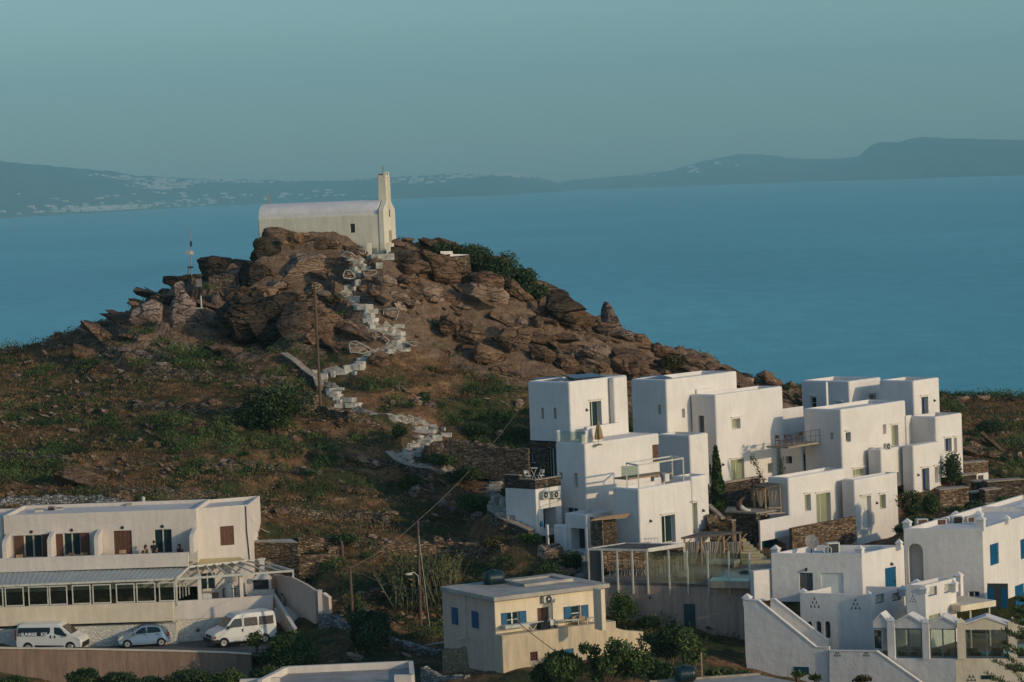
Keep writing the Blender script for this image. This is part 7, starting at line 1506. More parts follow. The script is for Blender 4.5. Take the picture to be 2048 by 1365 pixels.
# ------------------------------------------------------------------ whitewashed steps up the hill: (x,y,w,h) in photo pixels
def steps(label, lst, ar=None, dy=.5, m=PAINT):
    g0 = None; items = []
    for (x, y, w_, h_) in lst:
        if ar: x, y, w_, h_ = ar[1]+x/ar[0], ar[2]+y/ar[0], w_/ar[0], h_/ar[0]
        gp = G(x, y+h_/2) or P(x, y, 265); items.append((x, y, w_, h_, gp)); EXC.append((gp.x, gp.y, 1.1+w_*mpp(gp.y)*.45))
    t = thing('painted_steps', label, 'steps', items[len(items)//2][4])
    for i, (x, y, w_, h_, gp) in enumerate(items):
        Y = gp.y-.25; c = P(x, y, Y); r_ = random.Random(i); hw = w_*mpp(Y)/2; hh = h_*mpp(Y)/2; jit = lambda k: r_.uniform(-k, k)
        nn = 9; q = []
        for k in range(nn): an = 2*math.pi*k/nn; ca, sa = math.cos(an), math.sin(an); q.append(Vector((c.x+hw*math.copysign(abs(ca)**.6, ca)*(1+jit(.16)), Y+.35+.5*math.copysign(abs(sa)**.6, sa)*(1+jit(.2)), c.z-hh*.7-.3)))
        tp = [p+Vector((jit(.03), 0, hh*1.25+.3+jit(.05))) for p in q]; mb = MB(); mb.hexa(q, tp); mb.build('step', m, t, bevel=.025)
steps('white painted steps nearest the chapel door', [(500,170,120,12),(560,205,130,12),(600,238,100,12),(640,265,120,10),(520,270,90,14),(550,305,80,16),(570,330,90,18),(765,235,78,50)], a3)
steps('short flight of grey and white steps under the rounded painted stone', [(560,400,70,40),(470,440,80,20),(520,460,60,14),(440,455,40,20)], a3)
steps('brightest white steps in the middle of the climb', [(480,565,200,40),(540,600,120,18),(610,640,180,36),(690,685,150,22),(670,720,130,22),(680,745,110,18),(675,770,170,24),(700,800,120,22),(705,830,80,24),(780,860,150,8)], a3)
steps('bluish white steps beside the two small painted stones', [(950,830,120,10),(880,880,110,24),(960,900,120,20),(900,915,140,16),(960,950,140,22),(930,985,120,16),(970,1025,110,12),(880,1070,80,30),(800,1098,120,10),(1010,1055,140,10)], a3)
steps('white steps and kerb below the large painted stone', [(600,1160,110,26),(590,1190,130,30),(560,1225,140,40),(460,1235,90,30),(525,1290,60,16),(400,1280,220,12),(320,1295,60,34),(230,1315,90,44),(150,1270,100,8)], a3)
steps('white steps beside the foot of the hill pole', [(440,745,120,14),(440,765,110,14),(440,785,110,16),(450,805,60,12),(540,808,110,8),(470,822,60,8),(560,845,130,12),(470,850,100,10)], (3.412, 540, 560))
steps('white steps in the grass halfway down the hill', [(800,385,120,20),(840,408,200,12),(785,450,90,10),(905,365,70,10),(990,390,40,16)], (4.0146, 640, 760))
steps('bluish white steps rising beside the dark stone wall', [(930,455,90,22),(875,485,80,24),(840,515,80,26),(800,545,60,20),(770,580,90,28),(700,590,110,24),(690,620,90,24),(1010,430,100,12),(750,520,90,12),(730,655,60,16)], (4.0146, 640, 760))
steps('broad pale steps beside the stone patio of the leftmost house', [(1410,750,130,16),(1390,785,80,14),(1420,820,130,16),(1400,845,120,16),(1400,870,140,24),(1395,905,130,26),(1420,940,110,24),(1400,985,110,26),(1400,1015,120,26),(1430,1040,140,26),(1500,1070,200,30),(1560,1100,200,28),(1560,1140,160,24),(1620,1170,160,24),(1650,1200,140,24),(1580,1000,80,70),(1500,960,80,30)], (4.0146, 640, 760), m=mat('grey_white_step_paint', (.38, .35, .3), var=.3, scale=2))
steps('rough pale steps running down right of the large light boulder', [(910,430,120,20),(960,460,120,16),(1000,490,120,20),(1030,520,110,16),(1050,560,110,18),(1060,600,110,18),(1060,640,110,18),(1040,665,90,16)], (3.371, 850, 960), m=MATS['grey_white_step_paint'])
PATHM = stonewall('path_paving', [(.15, .12, .09), (.22, .17, .13), (.3, .25, .19), (.4, .36, .3)], (.42, .38, .31), scale=(1.8, 1.8, 3.4), bump=.7, jw=.045)
def path(lst, w_=.36):
    q = [G(x, y) for x, y in lst]; q = [p for p in q if p]; V = []; fine = []
    for a, b_ in zip(q, q[1:]):
        k = max(2, int((b_-a).length/.25)); fine += [a.lerp(b_, i/k) for i in range(k)]
    for i, p in enumerate(fine):
        d = fine[min(i+2, len(fine)-1)]-fine[max(i-2, 0)]; s_ = Vector((d.y, -d.x, 0)).normalized(); ww = w_*(1+.3*math.sin(i*1.7)); EXC.append((p.x, p.y, 1.0))
        for t_ in (-1, -.35, .35, 1): x, y = p.x+s_.x*ww*t_, p.y+s_.y*ww*t_; V.append((x, y, TZ(x, y)+.13-.12*abs(t_)))
    n = len(fine); o = mesh_obj('path', V, [(i*4+k, i*4+k+1, i*4+k+5, i*4+k+4) for i in range(n-1) for k in range(3)], PATHM, smooth=False); tag(o, kind='structure')
path([(762, 512), (730, 518), (712, 535), (706, 552), (715, 565), (700, 580), (690, 596), (715, 610), (735, 625), (740, 648), (742, 660), (775, 663), (800, 672), (808, 684), (790, 694), (765, 704), (735, 712), (722, 728), (700, 740), (650, 745), (645, 765), (672, 775), (668, 795), (700, 806), (730, 822), (790, 838), (850, 845), (870, 856), (862, 872), (840, 888), (815, 905), (800, 915), (830, 930), (880, 938), (940, 945), (985, 955), (995, 985), (1005, 1015), (1030, 1038), (1060, 1062)])
# white block wall above the shrub, on a stone base
t = thing('lookout_wall', 'small white wall on a rough stone base on the ridge right of the chapel', 'wall', P(915, 530, 279))
mb = MB(); a, b_ = P(881, 503, 275), P(905, 503, 275.5); mb.prism([a-VU*.65, b_-VU*.65, b_+Vector((0, .5, -.65)), a+Vector((0, .5, -.65))], (0, 0, .65)); mb.build('white_wall', WHITE2, t)
mb = MB(); a, b_ = P(905, 508, 275.6), P(937, 512, 276.2); mb.prism([a-VU*.45, b_-VU*.3, b_+Vector((0, .4, -.3)), a+Vector((0, .4, -.45))], (0, 0, .42)); mb.build('low_white_wall', WHITE2, t)
mb = MB(); q = [P(886, 515, 274.8), P(938, 511, 274.6), P(942, 545, 274.6), P(912, 545, 274.8)]; mb.prism(q, (0, 2.2, 0)); mb.build('stone_base', STONEW, t)
# ------------------------------------------------------------------ stone walls on the slope
wallrun('dry_stone_wall', 'dark dry stone wall behind the hotel roof at the far left', [(-60, 1000, 224), (100, 993, 224), (190, 991, 224.5), (255, 1003, 224)], 2.6, .6, STONEG, seed=4)
wallrun('dry_stone_wall', 'low pale stone wall just behind the hotel roof vent', [(190, 1003, 222.5), (310, 1003, 222.5)], 1.2, .5, STONEG, seed=5)
wallrun('dry_stone_wall', 'rough terrace wall in the grass above the hotel roof', [(240, 975, 228), (330, 978, 228), (420, 986, 228), (500, 998, 228)], 1.3, .7, STONE, jit=.2, seed=6)
wallrun('dry_stone_wall', 'long terrace wall above the stone hut', [(505, 1008, 226), (640, 1020, 226), (780, 1025, 226.5)], .7, .7, STONE, jit=.2, seed=7)
wallrun('dry_stone_wall', 'stone wall running right from the roofless enclosure', [(596, 1075, 220), (680, 1078, 220), (760, 1083, 220), (900, 1087, 221), (985, 1090, 221.5)], 1.1, .7, STONEW, jit=.16, seed=8)
wallrun('dry_stone_wall', 'warm stone wall descending right of the hotel stair', [(655, 1200, 213), (700, 1188, 214), (760, 1178, 215), (800, 1172, 216)], 1.1, .6, STONEW, jit=.12, seed=9)
wallrun('dry_stone_wall', 'tall dark stone wall left of the leftmost white house', [(848, 893, 240), (900, 880, 240), (960, 888, 239), (1010, 896, 238), (1060, 900, 237)], 1.5, .8, STONE, jit=.18, seed=10)
wallrun('dry_stone_wall', 'curving stone wall with pale coping below the lower path', [(778, 905, 238.5), (800, 925, 237), (830, 935, 236), (862, 938, 235)], 1.7, .55, STONE, COPE, jit=.08, seed=11)
wallrun('dry_stone_wall', 'curving stone wall with pale coping at the cave mouth', [(568, 708, 257.5), (590, 722, 256), (612, 742, 254), (634, 756, 252.5), (640, 772, 251.5)], 1.0, .55, STONE, COPE, jit=.05, seed=12)
wallrun('dry_stone_wall', 'rounded stone wall end at the foot of the hill pole', [(640, 788, 248.5), (612, 796, 247.5), (606, 812, 246.8), (640, 812, 246.6), (700, 826, 246), (760, 840, 246)], 1.9, .7, STONEW, jit=.15, seed=13)
wallrun('dry_stone_wall', 'dry stone wall between dark boulder and pale boulder near the mast', [(418, 552, 270.5), (445, 548, 270.5), (473, 549, 270.5)], 1.2, .7, STONE, seed=14)
wallrun('dry_stone_wall', 'crumbling terrace wall on the left slope under the cliff', [(290, 735, 258), (380, 745, 257), (470, 750, 256.5), (560, 756, 255)], .8, .7, STONE, jit=.25, seed=15)
wallrun('dry_stone_wall', 'terrace wall below the dark green thicket on the left slope', [(270, 805, 249), (380, 812, 248.5), (480, 818, 248)], 1.0, .7, STONE, jit=.25, seed=16)
wallrun('dry_stone_wall', 'broken terrace wall across the middle of the left slope', [(400, 930, 235), (480, 925, 235), (560, 932, 235), (640, 940, 235)], .7, .7, STONE, jit=.25, seed=17)
wallrun('dry_stone_wall', 'short terrace wall at the left edge of the slope', [(-30, 905, 239), (60, 908, 239), (140, 915, 239)], .7, .7, STONE, jit=.25, seed=18)
wallrun('dry_stone_wall', 'low wall along the broad pale steps', [(985, 1020, 226), (1010, 1040, 224), (1040, 1052, 222), (1062, 1062, 221)], .7, .5, STONE, COPE, jit=.05, seed=19)
wallrun('dry_stone_wall', 'stone terrace wall beside the broad rock above the cottage', [(870, 1078, 221), (940, 1088, 220.5), (1010, 1090, 220)], 1.0, .7, STONEW, jit=.2, seed=20)
wallrun('dry_stone_wall', 'light grey rubble wall sloping down below the garden wall', [(640, 1226, 206.5), (670, 1232, 206), (705, 1250, 205)], 2.6, .6, STONEG, seed=21)
wallrun('dry_stone_wall', 'light grey rubble wall in front of the cottage garden', [(780, 1275, 203), (815, 1287, 202), (850, 1296, 201), (882, 1304, 199.5)], 2.3, .6, STONEG, seed=22)
wallrun('dry_stone_wall', 'light grey rubble wall at the lower left corner of the cottage', [(848, 1338, 190), (880, 1350, 189), (935, 1352, 188)], 1.6, .6, STONEG, seed=23)
wallrun('garden_wall', 'sunlit tan stone wall left of the cottage base', [(888, 1300, 193), (925, 1293, 192.3), (985, 1292, 190)], 2.6, .5, stonewall('tan_masonry', [(.26, .2, .11), (.34, .26, .15), (.4, .32, .19), (.3, .22, .12)], (.14, .1, .06), scale=(3, 3, 8), bump=.5), seed=24)
# right side terrace walls
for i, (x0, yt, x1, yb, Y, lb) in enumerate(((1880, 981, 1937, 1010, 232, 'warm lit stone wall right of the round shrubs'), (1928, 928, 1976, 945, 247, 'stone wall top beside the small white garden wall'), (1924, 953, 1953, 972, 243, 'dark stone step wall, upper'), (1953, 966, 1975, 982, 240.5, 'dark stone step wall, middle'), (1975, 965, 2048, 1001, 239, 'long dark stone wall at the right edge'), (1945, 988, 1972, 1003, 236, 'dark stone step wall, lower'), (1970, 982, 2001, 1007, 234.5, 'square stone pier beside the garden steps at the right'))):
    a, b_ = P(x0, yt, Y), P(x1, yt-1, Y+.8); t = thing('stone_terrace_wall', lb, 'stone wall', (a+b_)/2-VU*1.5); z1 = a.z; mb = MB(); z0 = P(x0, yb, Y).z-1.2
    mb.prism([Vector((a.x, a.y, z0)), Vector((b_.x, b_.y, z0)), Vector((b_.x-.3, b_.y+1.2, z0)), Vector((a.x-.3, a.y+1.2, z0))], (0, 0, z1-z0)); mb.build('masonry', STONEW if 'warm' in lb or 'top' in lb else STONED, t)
    mb = MB(); mb.prism([Vector((a.x-.05, a.y-.06, z1+.003)), Vector((b_.x+.05, b_.y-.06, z1+.003)), Vector((b_.x-.3, b_.y+1.2, z1+.003)), Vector((a.x-.3, a.y+1.2, z1+.003))], (0, 0, .09)); mb.build('coping', COPE, t)
t = thing('garden_wall', 'small white garden wall with opening among the right hand terraces', 'wall', P(1955, 965, 245)); FG = block(t, 1953, 948, 244.2, 1951, 1977, a=30, bot=968, par=None, bev=.04, ops=[('r', 1956, 951, 1967, 966, 'niche', .4)])
t = thing('garden_steps', 'short flight of pale stone steps among the right hand terraces', 'steps', P(1985, 1015, 232))
for k in range(4): c = P(1981+k*3, 1006+k*4.5, 233-k*.5); mb = MB(); mb.obox(c-VU*.3, (.45, .08, 0), (0, .3, 0), (0, 0, .3)); mb.build('step', COPE, t)
# ------------------------------------------------------------------ stone hut and roofless enclosure
t = thing('stone_hut', 'old dry stone hut with a pale flat concrete roof beside the hotel', 'hut', P(550, 1130, 217))
HT = block(t, 595, 1087, 215.8, 560, 600, a=20, aL=60, bot=1150, m=STONEW, par=None, bev=0, name='masonry'); mb = MB(); q = [P(505, 1093, 217.5), P(545, 1095, 217), P(597, 1086, 216), P(582, 1073, 219), P(510, 1076, 220)]; zz = q[2].z
mb.prism([Vector((p.x, p.y, zz-.06*k)) for k, p in enumerate(q)], (0, 0, .14)); mb.build('roof_slab', ROOFC, t)
mb = MB(); q = [P(507, 1096, 217.3), P(545, 1098, 216.8), P(594, 1090, 215.9)]
for a, b_ in zip(q, q[1:]): mb.prism([Vector((a.x, a.y, zz-3)), Vector((b_.x, b_.y, zz-3)), Vector((b_.x, b_.y+.5, zz-3)), Vector((a.x, a.y+.5, zz-3))], (0, 0, 2.98))
mb.build('masonry', STONEW, t)
t = thing('stone_enclosure', 'roofless dry stone enclosure with a dark doorway beside the hut', 'enclosure', P(640, 1140, 216))
def sw(x0, y0, Y0_, x1, y1, Y1_, yb): a, b_ = P(x0, y0, Y0_), P(x1, y1, Y1_); z0 = P(x0, yb, Y0_).z-.6; mb = MB(); mb.hexa([Vector((a.x, a.y, z0)), Vector((b_.x, b_.y, z0)), Vector((b_.x, b_.y+.5, z0)), Vector((a.x, a.y+.5, z0))], [a, b_, b_+Vector((0, .5, 0)), a+Vector((0, .5, 0))]); mb.build('masonry', STONEW, t)
sw(597, 1112, 215.5, 677, 1109, 216, 1142); sw(656, 1093, 217.3, 678, 1093, 217.4, 1125); sw(597, 1080, 219, 680, 1080, 219.6, 1110)
t = thing('post', 'short leaning wooden post behind the stone enclosure', 'post', P(685, 1132, 217.5)); mb = MB(); mb.cyl(P(687, 1134, 217.5), P(683, 1082, 217.5), .12, .1, 8); mb.cyl(P(681, 1132, 217.6), P(680, 1098, 217.6), .07, .06, 6); mb.build('timber', POLE, t)
# ------------------------------------------------------------------ poles, cables
def pole(name, label, x0, y0, x1, y1, Y, r_=.13, arm=True):
    a, b_ = P(x1, y1, Y), P(x0, y0, Y); t = thing(name, label, 'utility pole', a); mb = MB(); mb.cyl(a-VU*.5, b_, r_, r_*.72, 10); mb.build('pole_shaft', POLE, t)
    if arm:
        for dz_, s_ in ((-.15, .32), (-.4, .28)):
            mb = MB(); mb.beam(b_+VU*dz_-Vector((s_, -.1, 0)), b_+VU*dz_+Vector((s_, .1, 0)), .07); ar_ = mb.build('crossarm', METD, t)
            for q in (-s_, s_): mb = MB(); mb.lathe(b_+VU*dz_+Vector((q, q*.3, .03)), [(.03, 0), (.05, .05), (.05, .1), (.02, .14)], 8); mb.build('insulator', METD, ar_)
    return b_
pA = pole('utility_pole', 'wooden utility pole standing on the hillside in front of the cliff', 629, 571, 641, 808, 246.8)
pB = pole('utility_pole', 'tall wooden utility pole left of the cottage', 835.5, 1042, 843, 1288, 205.5, .12)
pC = pole('utility_pole', 'wooden utility pole rising from the dark bush', 700, 1136, 710, 1318, 203, .13, False)
t = thing('street_lamp', 'small curved street lamp bracket on the tall pole left of the cottage', 'street lamp', P(838, 1160, 205.4)); mb = MB(); mb.tube([P(838, 1170, 205.4), P(836, 1152, 205.0), P(828, 1145, 204.4), P(820, 1147, 203.8)], .03); mb.build('bracket', METW, t); mb = MB(); mb.ell(P(817, 1149, 203.7), .28, .14, .09, 12, 8); mb.build('lamp_head', METW, t)
CAB = mat('black_cable', (.02, .02, .02), rough=.7, bump=0); CABL = mat('sunlit_cable', (.22, .17, .12), rough=.7, bump=0)  # second cable colour is a lighter copy with sunlight put in
def cable(label, a, b_, sag, r_=.022, m=CAB, n=28):
    pts_ = [a.lerp(b_, k/n)-VU*sag*4*(k/n)*(1-k/n) for k in range(n+1)]; mb = MB(); mb.tube(pts_, r_, 5); o = mb.build('overhead_cable', m); tag(o, label, 'cable')
cable('cable from the dark bush pole up to the tall pole left of the cottage', pC, pB, .3, .018, CABL)
cable('cable climbing from the tall pole to the boulder beside the leftmost white house', pB, P(1036, 822, 248), .5, .018, CABL)
cable('thin cable from the bush pole to the cottage roof', pC, P(884, 1180, 192.5), .5, .02, CABL)
cable('thick black cable crossing in front of the cottage', pB+VU*-.3, P(1138, 1322, 180), .6, .024)
cable('slack cable from the hillside pole down to the tall pole', pA-VU*.3, pB, 1.6, .014)
cable('guy wire slanting down right of the tall pole', pB-VU*.6, P(864, 1290, 204.5), 0, .015, METW)
cable('thin guy wire slanting down left of the tall pole', P(829, 1160, 205.5), P(822, 1330, 203), 0, .016)
cable('pale pipe lying from the cottage corner to the rubble wall', P(932, 1277, 190.6), P(850, 1291, 201.5), 0, .05, METW)
cable('cable from the hotel corner down behind the stone hut', P(500, 1035, 216), P(545, 1065, 221), .3, .018, METW)
t = thing('antenna_mast', 'thin antenna mast with small dishes on the rocks left of the chapel', 'antenna', P(383, 550, 272)); c0 = P(383, 552, 272); c1 = P(379.5, 458, 272)
mb = MB(); mb.cyl(c0-VU*.5, c1, .06, .035, 8); mb.build('mast', mat('red_white_mast', (.35, .25, .22), rough=.6), t); mb = MB(); mb.obox(P(380, 506, 271.9), (.32, 0, 0), (0, .12, 0), (0, 0, .16)); mb.lathe(P(377, 506, 271.7), [(.02, 0), (.2, .06), (.24, .14)], 14, (-.4, -1, 0)); mb.build('dish', METW, t); mb = MB(); mb.obox(P(382, 488, 271.9), (.09, 0, 0), (0, .09, 0), (0, 0, .25)); mb.build('aerial', METD, t)
mb = MB(); mb.tube([P(376, 552, 271.8), P(376, 536, 271.8), P(381, 536, 271.8)], .04); mb.obox(P(381, 535, 271.9), (.25, 0, 0), (0, .2, 0), (0, 0, .08)); mb.build('bracket', METD, t)
t = thing('meter_cabinet', 'grey metal cabinet on legs among the rocks below the mast', 'cabinet', P(398, 580, 268)); c = P(398, 566, 268); mb = MB(); mb.obox(c, (.24, 0, 0), (0, .15, 0), (0, 0, .38)); mb.build('casing', mat('grey_cabinet', (.2, .19, .17)), t); mb = MB(); mb.obox(c+Vector((0, -.02, .42)), (.3, 0, 0), (0, .2, 0), (0, 0, .03)); mb.build('roof', METD, t)
for s_ in (-.18, .18): mb = MB(); mb.beam(c+Vector((s_, 0, -.38)), c+Vector((s_, 0, -.95)), .05); mb.build('leg', METD, t)
t = thing('marker_post', 'short pale post on a block beside the triangular boulder', 'post', P(403, 618, 266)); mb = MB(); mb.cyl(P(403, 617, 266), P(401.5, 592, 266), .08, .06, 8); mb.build('shaft', METW, t); mb = MB(); mb.obox(P(399, 617, 266.1), (.32, 0, 0), (0, .15, 0), (0, 0, .06)); mb.build('foot', METW, t)
t = thing('bird', 'small dark bird perched on the dark angular block', 'bird', P(458.5, 525, 272)); c = P(458.5, 522.5, 271.5); mb = MB(); mb.ell(c, .12, .1, .2, 12, 10, Matrix.Rotation(R(-25), 3, 'Y')); mb.ell(c+Vector((-.06, -.02, .2)), .075, .07, .075, 10, 8); mb.cyl(c+Vector((-.12, -.02, .2)), c+Vector((-.2, -.02, .19)), .022, .004, 6); mb.beam(c+Vector((.06, 0, -.12)), c+Vector((.16, 0, -.36)), .06, .02)
for s_ in (-.04, .04): mb.cyl(c+Vector((s_, 0, -.18)), c+Vector((s_, 0, -.3)), .012, .012, 5)
mb.build('body', mat('dark_plumage', (.02, .02, .022)), t, smooth=True)
# ------------------------------------------------------------------ foreground roof
t = thing('foreground_house', 'flat roofed house with pale parapet cut off by the bottom edge', 'house', P(660, 1365, 168)); zr_ = P(660, 1350, 170).z
q = [PZ(520, 1372, zr_), PZ(573, 1345, zr_), PZ(822, 1334, zr_), PZ(825, 1362, zr_), PZ(790, 1362, zr_), PZ(780, 1400, zr_), PZ(520, 1400, zr_)]
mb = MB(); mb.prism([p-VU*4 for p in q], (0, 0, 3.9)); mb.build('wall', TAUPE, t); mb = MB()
for a, b_ in ((q[0], q[1]), (q[1], q[2]), (q[2], q[3]), (q[3], q[4])): mb.beam(a+VU*.12, b_+VU*.12, .28, .45)
mb.build('parapet', PINK, t); mb = MB(); mb.prism([p-VU*.099 for p in q], (0, 0, .04)); mb.build('roof_deck', ROOFG, t)
mb = MB(); a, b_ = PZ(480, 1366, zr_), PZ(560, 1362, zr_); mb.beam(a, b_, .3, .4); mb.build('low_parapet', PINK, t)
t = thing('foreground_roof', 'strip of pale flat roof at the bottom edge carrying the water tank', 'roof', P(1420, 1366, 176)); zq = P(1371, 1365, 176).z; q = [PZ(1230, 1382, zq), PZ(1300, 1366, zq), PZ(1520, 1350, zq), PZ(1600, 1366, zq), PZ(1600, 1400, zq), PZ(1230, 1400, zq)]
mb = MB(); mb.prism([p-VU*3 for p in q], (0, 0, 3)); mb.build('slab', ROOFC, t); mb = MB(); mb.beam(q[1]+VU*.05, q[2]+VU*.05, .2, .15); mb.build('edge', COPE, t)
t = thing('post', 'thin bare wooden post standing beside the green water tank', 'post', P(1404, 1358, 178)); mb = MB(); mb.cyl(P(1404, 1362, 178), P(1402, 1305, 178), .05, .05, 8); mb.build('timber', WOODL, t)
# ------------------------------------------------------------------ foliage
def leafmat(name, stops, rough=.8, trans=.25):
    m, N, L = nodes(name); b = N['Principled BSDF']; b.inputs['Roughness'].default_value = rough; b.inputs['Specular IOR Level'].default_value = .1
    at = N.new('ShaderNodeAttribute'); at.attribute_name = 'tone'; n = len(stops); c = ramp(N, L, at.outputs['Fac'], [(i/(n-1), s_) for i, s_ in enumerate(stops)])
    L.new(c, b.inputs['Base Color']); return m
LF_G = leafmat('green_leaves', [(.018, .035, .012), (.04, .07, .022), (.075, .11, .035), (.13, .15, .05)])
LF_D = leafmat('dark_evergreen', [(.014, .028, .014), (.028, .052, .022), (.05, .078, .032), (.09, .11, .045)])
LF_S = leafmat('mixed_scrub', [(.022, .034, .016), (.05, .068, .027), (.09, .10, .038), (.15, .13, .05), (.20, .13, .06)])
LF_Y = leafmat('dry_grass', [(.09, .048, .022), (.15, .08, .036), (.21, .12, .055), (.28, .17, .085)])
LF_O = leafmat('olive_scrub', [(.03, .03, .014), (.06, .055, .024), (.10, .08, .034), (.15, .10, .045)])
LF_R = leafmat('grey_reed', [(.05, .06, .035), (.10, .11, .06), (.17, .17, .10), (.24, .22, .14)])
FLW = mat('pale_flowers', (.6, .5, .42), bump=0); FLP = mat('pink_flowers', (.4, .12, .12), bump=0)
def leaves(pos, size, up=.0, seed=0, long=1.6):
    """one small four cornered leaf per position"""
    r_ = np.random.default_rng(seed); n = len(pos); a = r_.normal(size=(n, 3)); a[:, 2] = np.abs(a[:, 2])*(1+up*4)*.7+up; a /= np.linalg.norm(a, axis=1)[:, None]
    b = np.cross(a, r_.normal(size=(n, 3))); b /= np.linalg.norm(b, axis=1)[:, None]+1e-9; sz = size*r_.uniform(.6, 1.35, n)[:, None] if np.isscalar(size) else size[:, None]*r_.uniform(.7, 1.3, (n, 1))
    V = np.stack([pos-b*sz*.5, pos+a*sz*long*.45-b*sz*.1*0, pos+a*sz*long, pos+b*sz*.5], 1)
    V[:, 1] = pos+a*sz*long*.5-b*sz*.42; V[:, 3] = pos+a*sz*long*.5+b*sz*.42; V[:, 0] = pos
    return V.reshape(-1, 3)
def leaf_obj(name, V, tone, m, parent=None):
    n = len(V)//4; F_ = np.arange(n*4).reshape(n, 4); o = mesh_obj(name, V, F_, m, parent)
    at = o.data.attributes.new('tone', 'FLOAT', 'FACE'); k = len(o.data.polygons); at.data.foreach_set('value', np.resize(tone, k).astype(np.float32)); return o
def crown_pts(c, rx, ry, rz, n, seed, lobes=9, flat=0.):
    r_ = np.random.default_rng(seed); L_ = []; 
    for k in range(lobes):
        d = r_.normal(size=3); d /= np.linalg.norm(d); d[2] = d[2]*.8 if d[2] > 0 else d[2]*.55; q = r_.uniform(.25, .72); s_ = r_.uniform(.34, .58); L_.append((d*q, s_))
    L_.append((np.zeros(3), .6)); w_ = np.array([s_**2 for _, s_ in L_]); w_ /= w_.sum(); idx = r_.choice(len(L_), n, p=w_)
    d = r_.normal(size=(n, 3)); d /= np.linalg.norm(d, axis=1)[:, None]; rad = r_.uniform(.35, 1, n)**.45*r_.normal(1, .07, n)
    p = np.array([L_[i][0] for i in idx])+d*np.array([L_[i][1] for i in idx])[:, None]*rad[:, None]
    tone = np.clip(.5+.28*np.array([_h(np.array([i]), np.array([seed]), np.array([3]), 2)[0] for i in idx])+r_.normal(0, .2, n), 0, 1)
    return p*np.array([rx, ry, rz])+np.array(c), tone
def shrub(label, x, y, w_, h_, Y=None, n=None, m=LF_G, leaf=.12, seed=None, name='shrub', cat='shrub', group=None, depth=.8, lobes=9, trunk=True, up=.1, lift=0):
    """bush filling the photo box centred x,y"""
    if Y is None: gp = G(x, y+h_*.42); Y = (gp.y if gp else 290)+w_*mpp(250)*.2
    gp = G(x, y+h_*.4)
    if gp and Y > gp.y+.2 and gp.y > Y-12: Y = gp.y-.1
    Y += lift; s_ = mpp(Y); rx, rz = w_*s_/2, h_*s_/2; c = P(x, y, Y); seed = seed or int(x*3+y); n = n or int(min(9000, max(250, rx*rz*4*420)))
    base = Vector((c.x, c.y, c.z-rz)); t = thing(name, label, cat, base, group)
    p, tone = crown_pts(c, rx*1.02, max(rx*depth, .2), rz*1.05, n, seed, lobes); leaf_obj('foliage', leaves(p, leaf, up, seed), tone, m, t)
    mb = MB(); r_ = random.Random(seed); k = 4 if trunk else 2
    for q in range(k): e = c+Vector((r_.uniform(-.6, .6)*rx, r_.uniform(-.4, .4)*rx, r_.uniform(-.1, .5)*rz)); mb2 = MB(); mb2.tube([base+Vector((0, 0, -.3)), base.lerp(e, .5)+Vector((r_.uniform(-.1, .1), 0, .05)), e], [.05+rz*.03, .035, .012], 6); mb.add(mb2.v, mb2.f)
    mb.build('branches', POLE, t); return t
# -- ground cover on the whole slope -------------------------------------------------
def scatter(n, fn, seed, x0=-60, x1=60, y0=198, y1=316, path_clear=True):
    r_ = np.random.default_rng(seed); x = r_.uniform(x0, x1, n); y = r_.uniform(y0, y1, n); keep = r_.uniform(size=n) < fn(x, y); x, y = x[keep], y[keep]
    i = np.clip(np.searchsorted(xs, x)-1, 0, len(xs)-2); j = np.clip(np.searchsorted(ys, y)-1, 0, len(ys)-2); u_ = (x-xs[i])/(xs[i+1]-xs[i]); v_ = (y-ys[j])/(ys[j+1]-ys[j])
    z = GZ[i, j]*(1-u_)*(1-v_)+GZ[i+1, j]*u_*(1-v_)+GZ[i, j+1]*(1-u_)*v_+GZ[i+1, j+1]*u_*v_
    # keep only what stands on open ground: not on the car park, under houses or on the terraces
    px_, py_ = 1024+F*x/y, 0
    bad = (y < 215) & (px_ < 660) & (y > 196); bad |= (px_ > 1180) & (y < 246) & (px_ < 1960) & (y > 203); bad |= (px_ > 1480) & (y < 206); bad |= (px_ > 1060) & (px_ < 1200) & (y < 236) & (y > 213); bad |= (px_ > 880) & (px_ < 1235) & (y < 207) & (y > 193)
    bad |= (px_ > 505) & (px_ < 790) & (y > 271) & (y < 278.5); bad |= (px_ > 1940) & (y < 226)
    if path_clear:
        for ex, ey, er in EXC: bad |= (x-ex)**2+((y-ey-.3)*.8)**2 < er*er
    k = ~bad; return x[k], y[k], z[k]
def clump(x, y, z, rad, hgt, per, leaf, m, name, seed, up=.5, tonef=None, long=1.6):
    r_ = np.random.default_rng(seed); n = len(x); R_ = rad*r_.uniform(.55, 1.5, n)**1.2; d = r_.normal(size=(n, per, 3)); d /= np.linalg.norm(d, axis=2)[:, :, None]; d[:, :, 2] = np.abs(d[:, :, 2]); q = r_.uniform(.2, 1, (n, per, 1))**.5
    p = np.stack([x, y, z], 1)[:, None, :]+d*q*R_[:, None, None]*np.array([1, 1, hgt/rad]); t0 = np.clip(.5+.35*fbm(x/5, y/5, 0, 3, seed)*2+r_.normal(0, .17, n), 0, 1) if tonef is None else tonef(x, y)
    tone = np.clip(t0[:, None]+r_.normal(0, .14, (n, per)), 0, 1).ravel(); o = leaf_obj(name, leaves(p.reshape(-1, 3), leaf, up, seed, long), tone, m); return o
rmv = lambda x, y: rockmask(x, y, 0)
gsel = lambda x, y: np.clip(fbm(x/8, y/5, 0, 4, 61)*2.4+.5, 0, 1)
path = lambda x, y: 1.
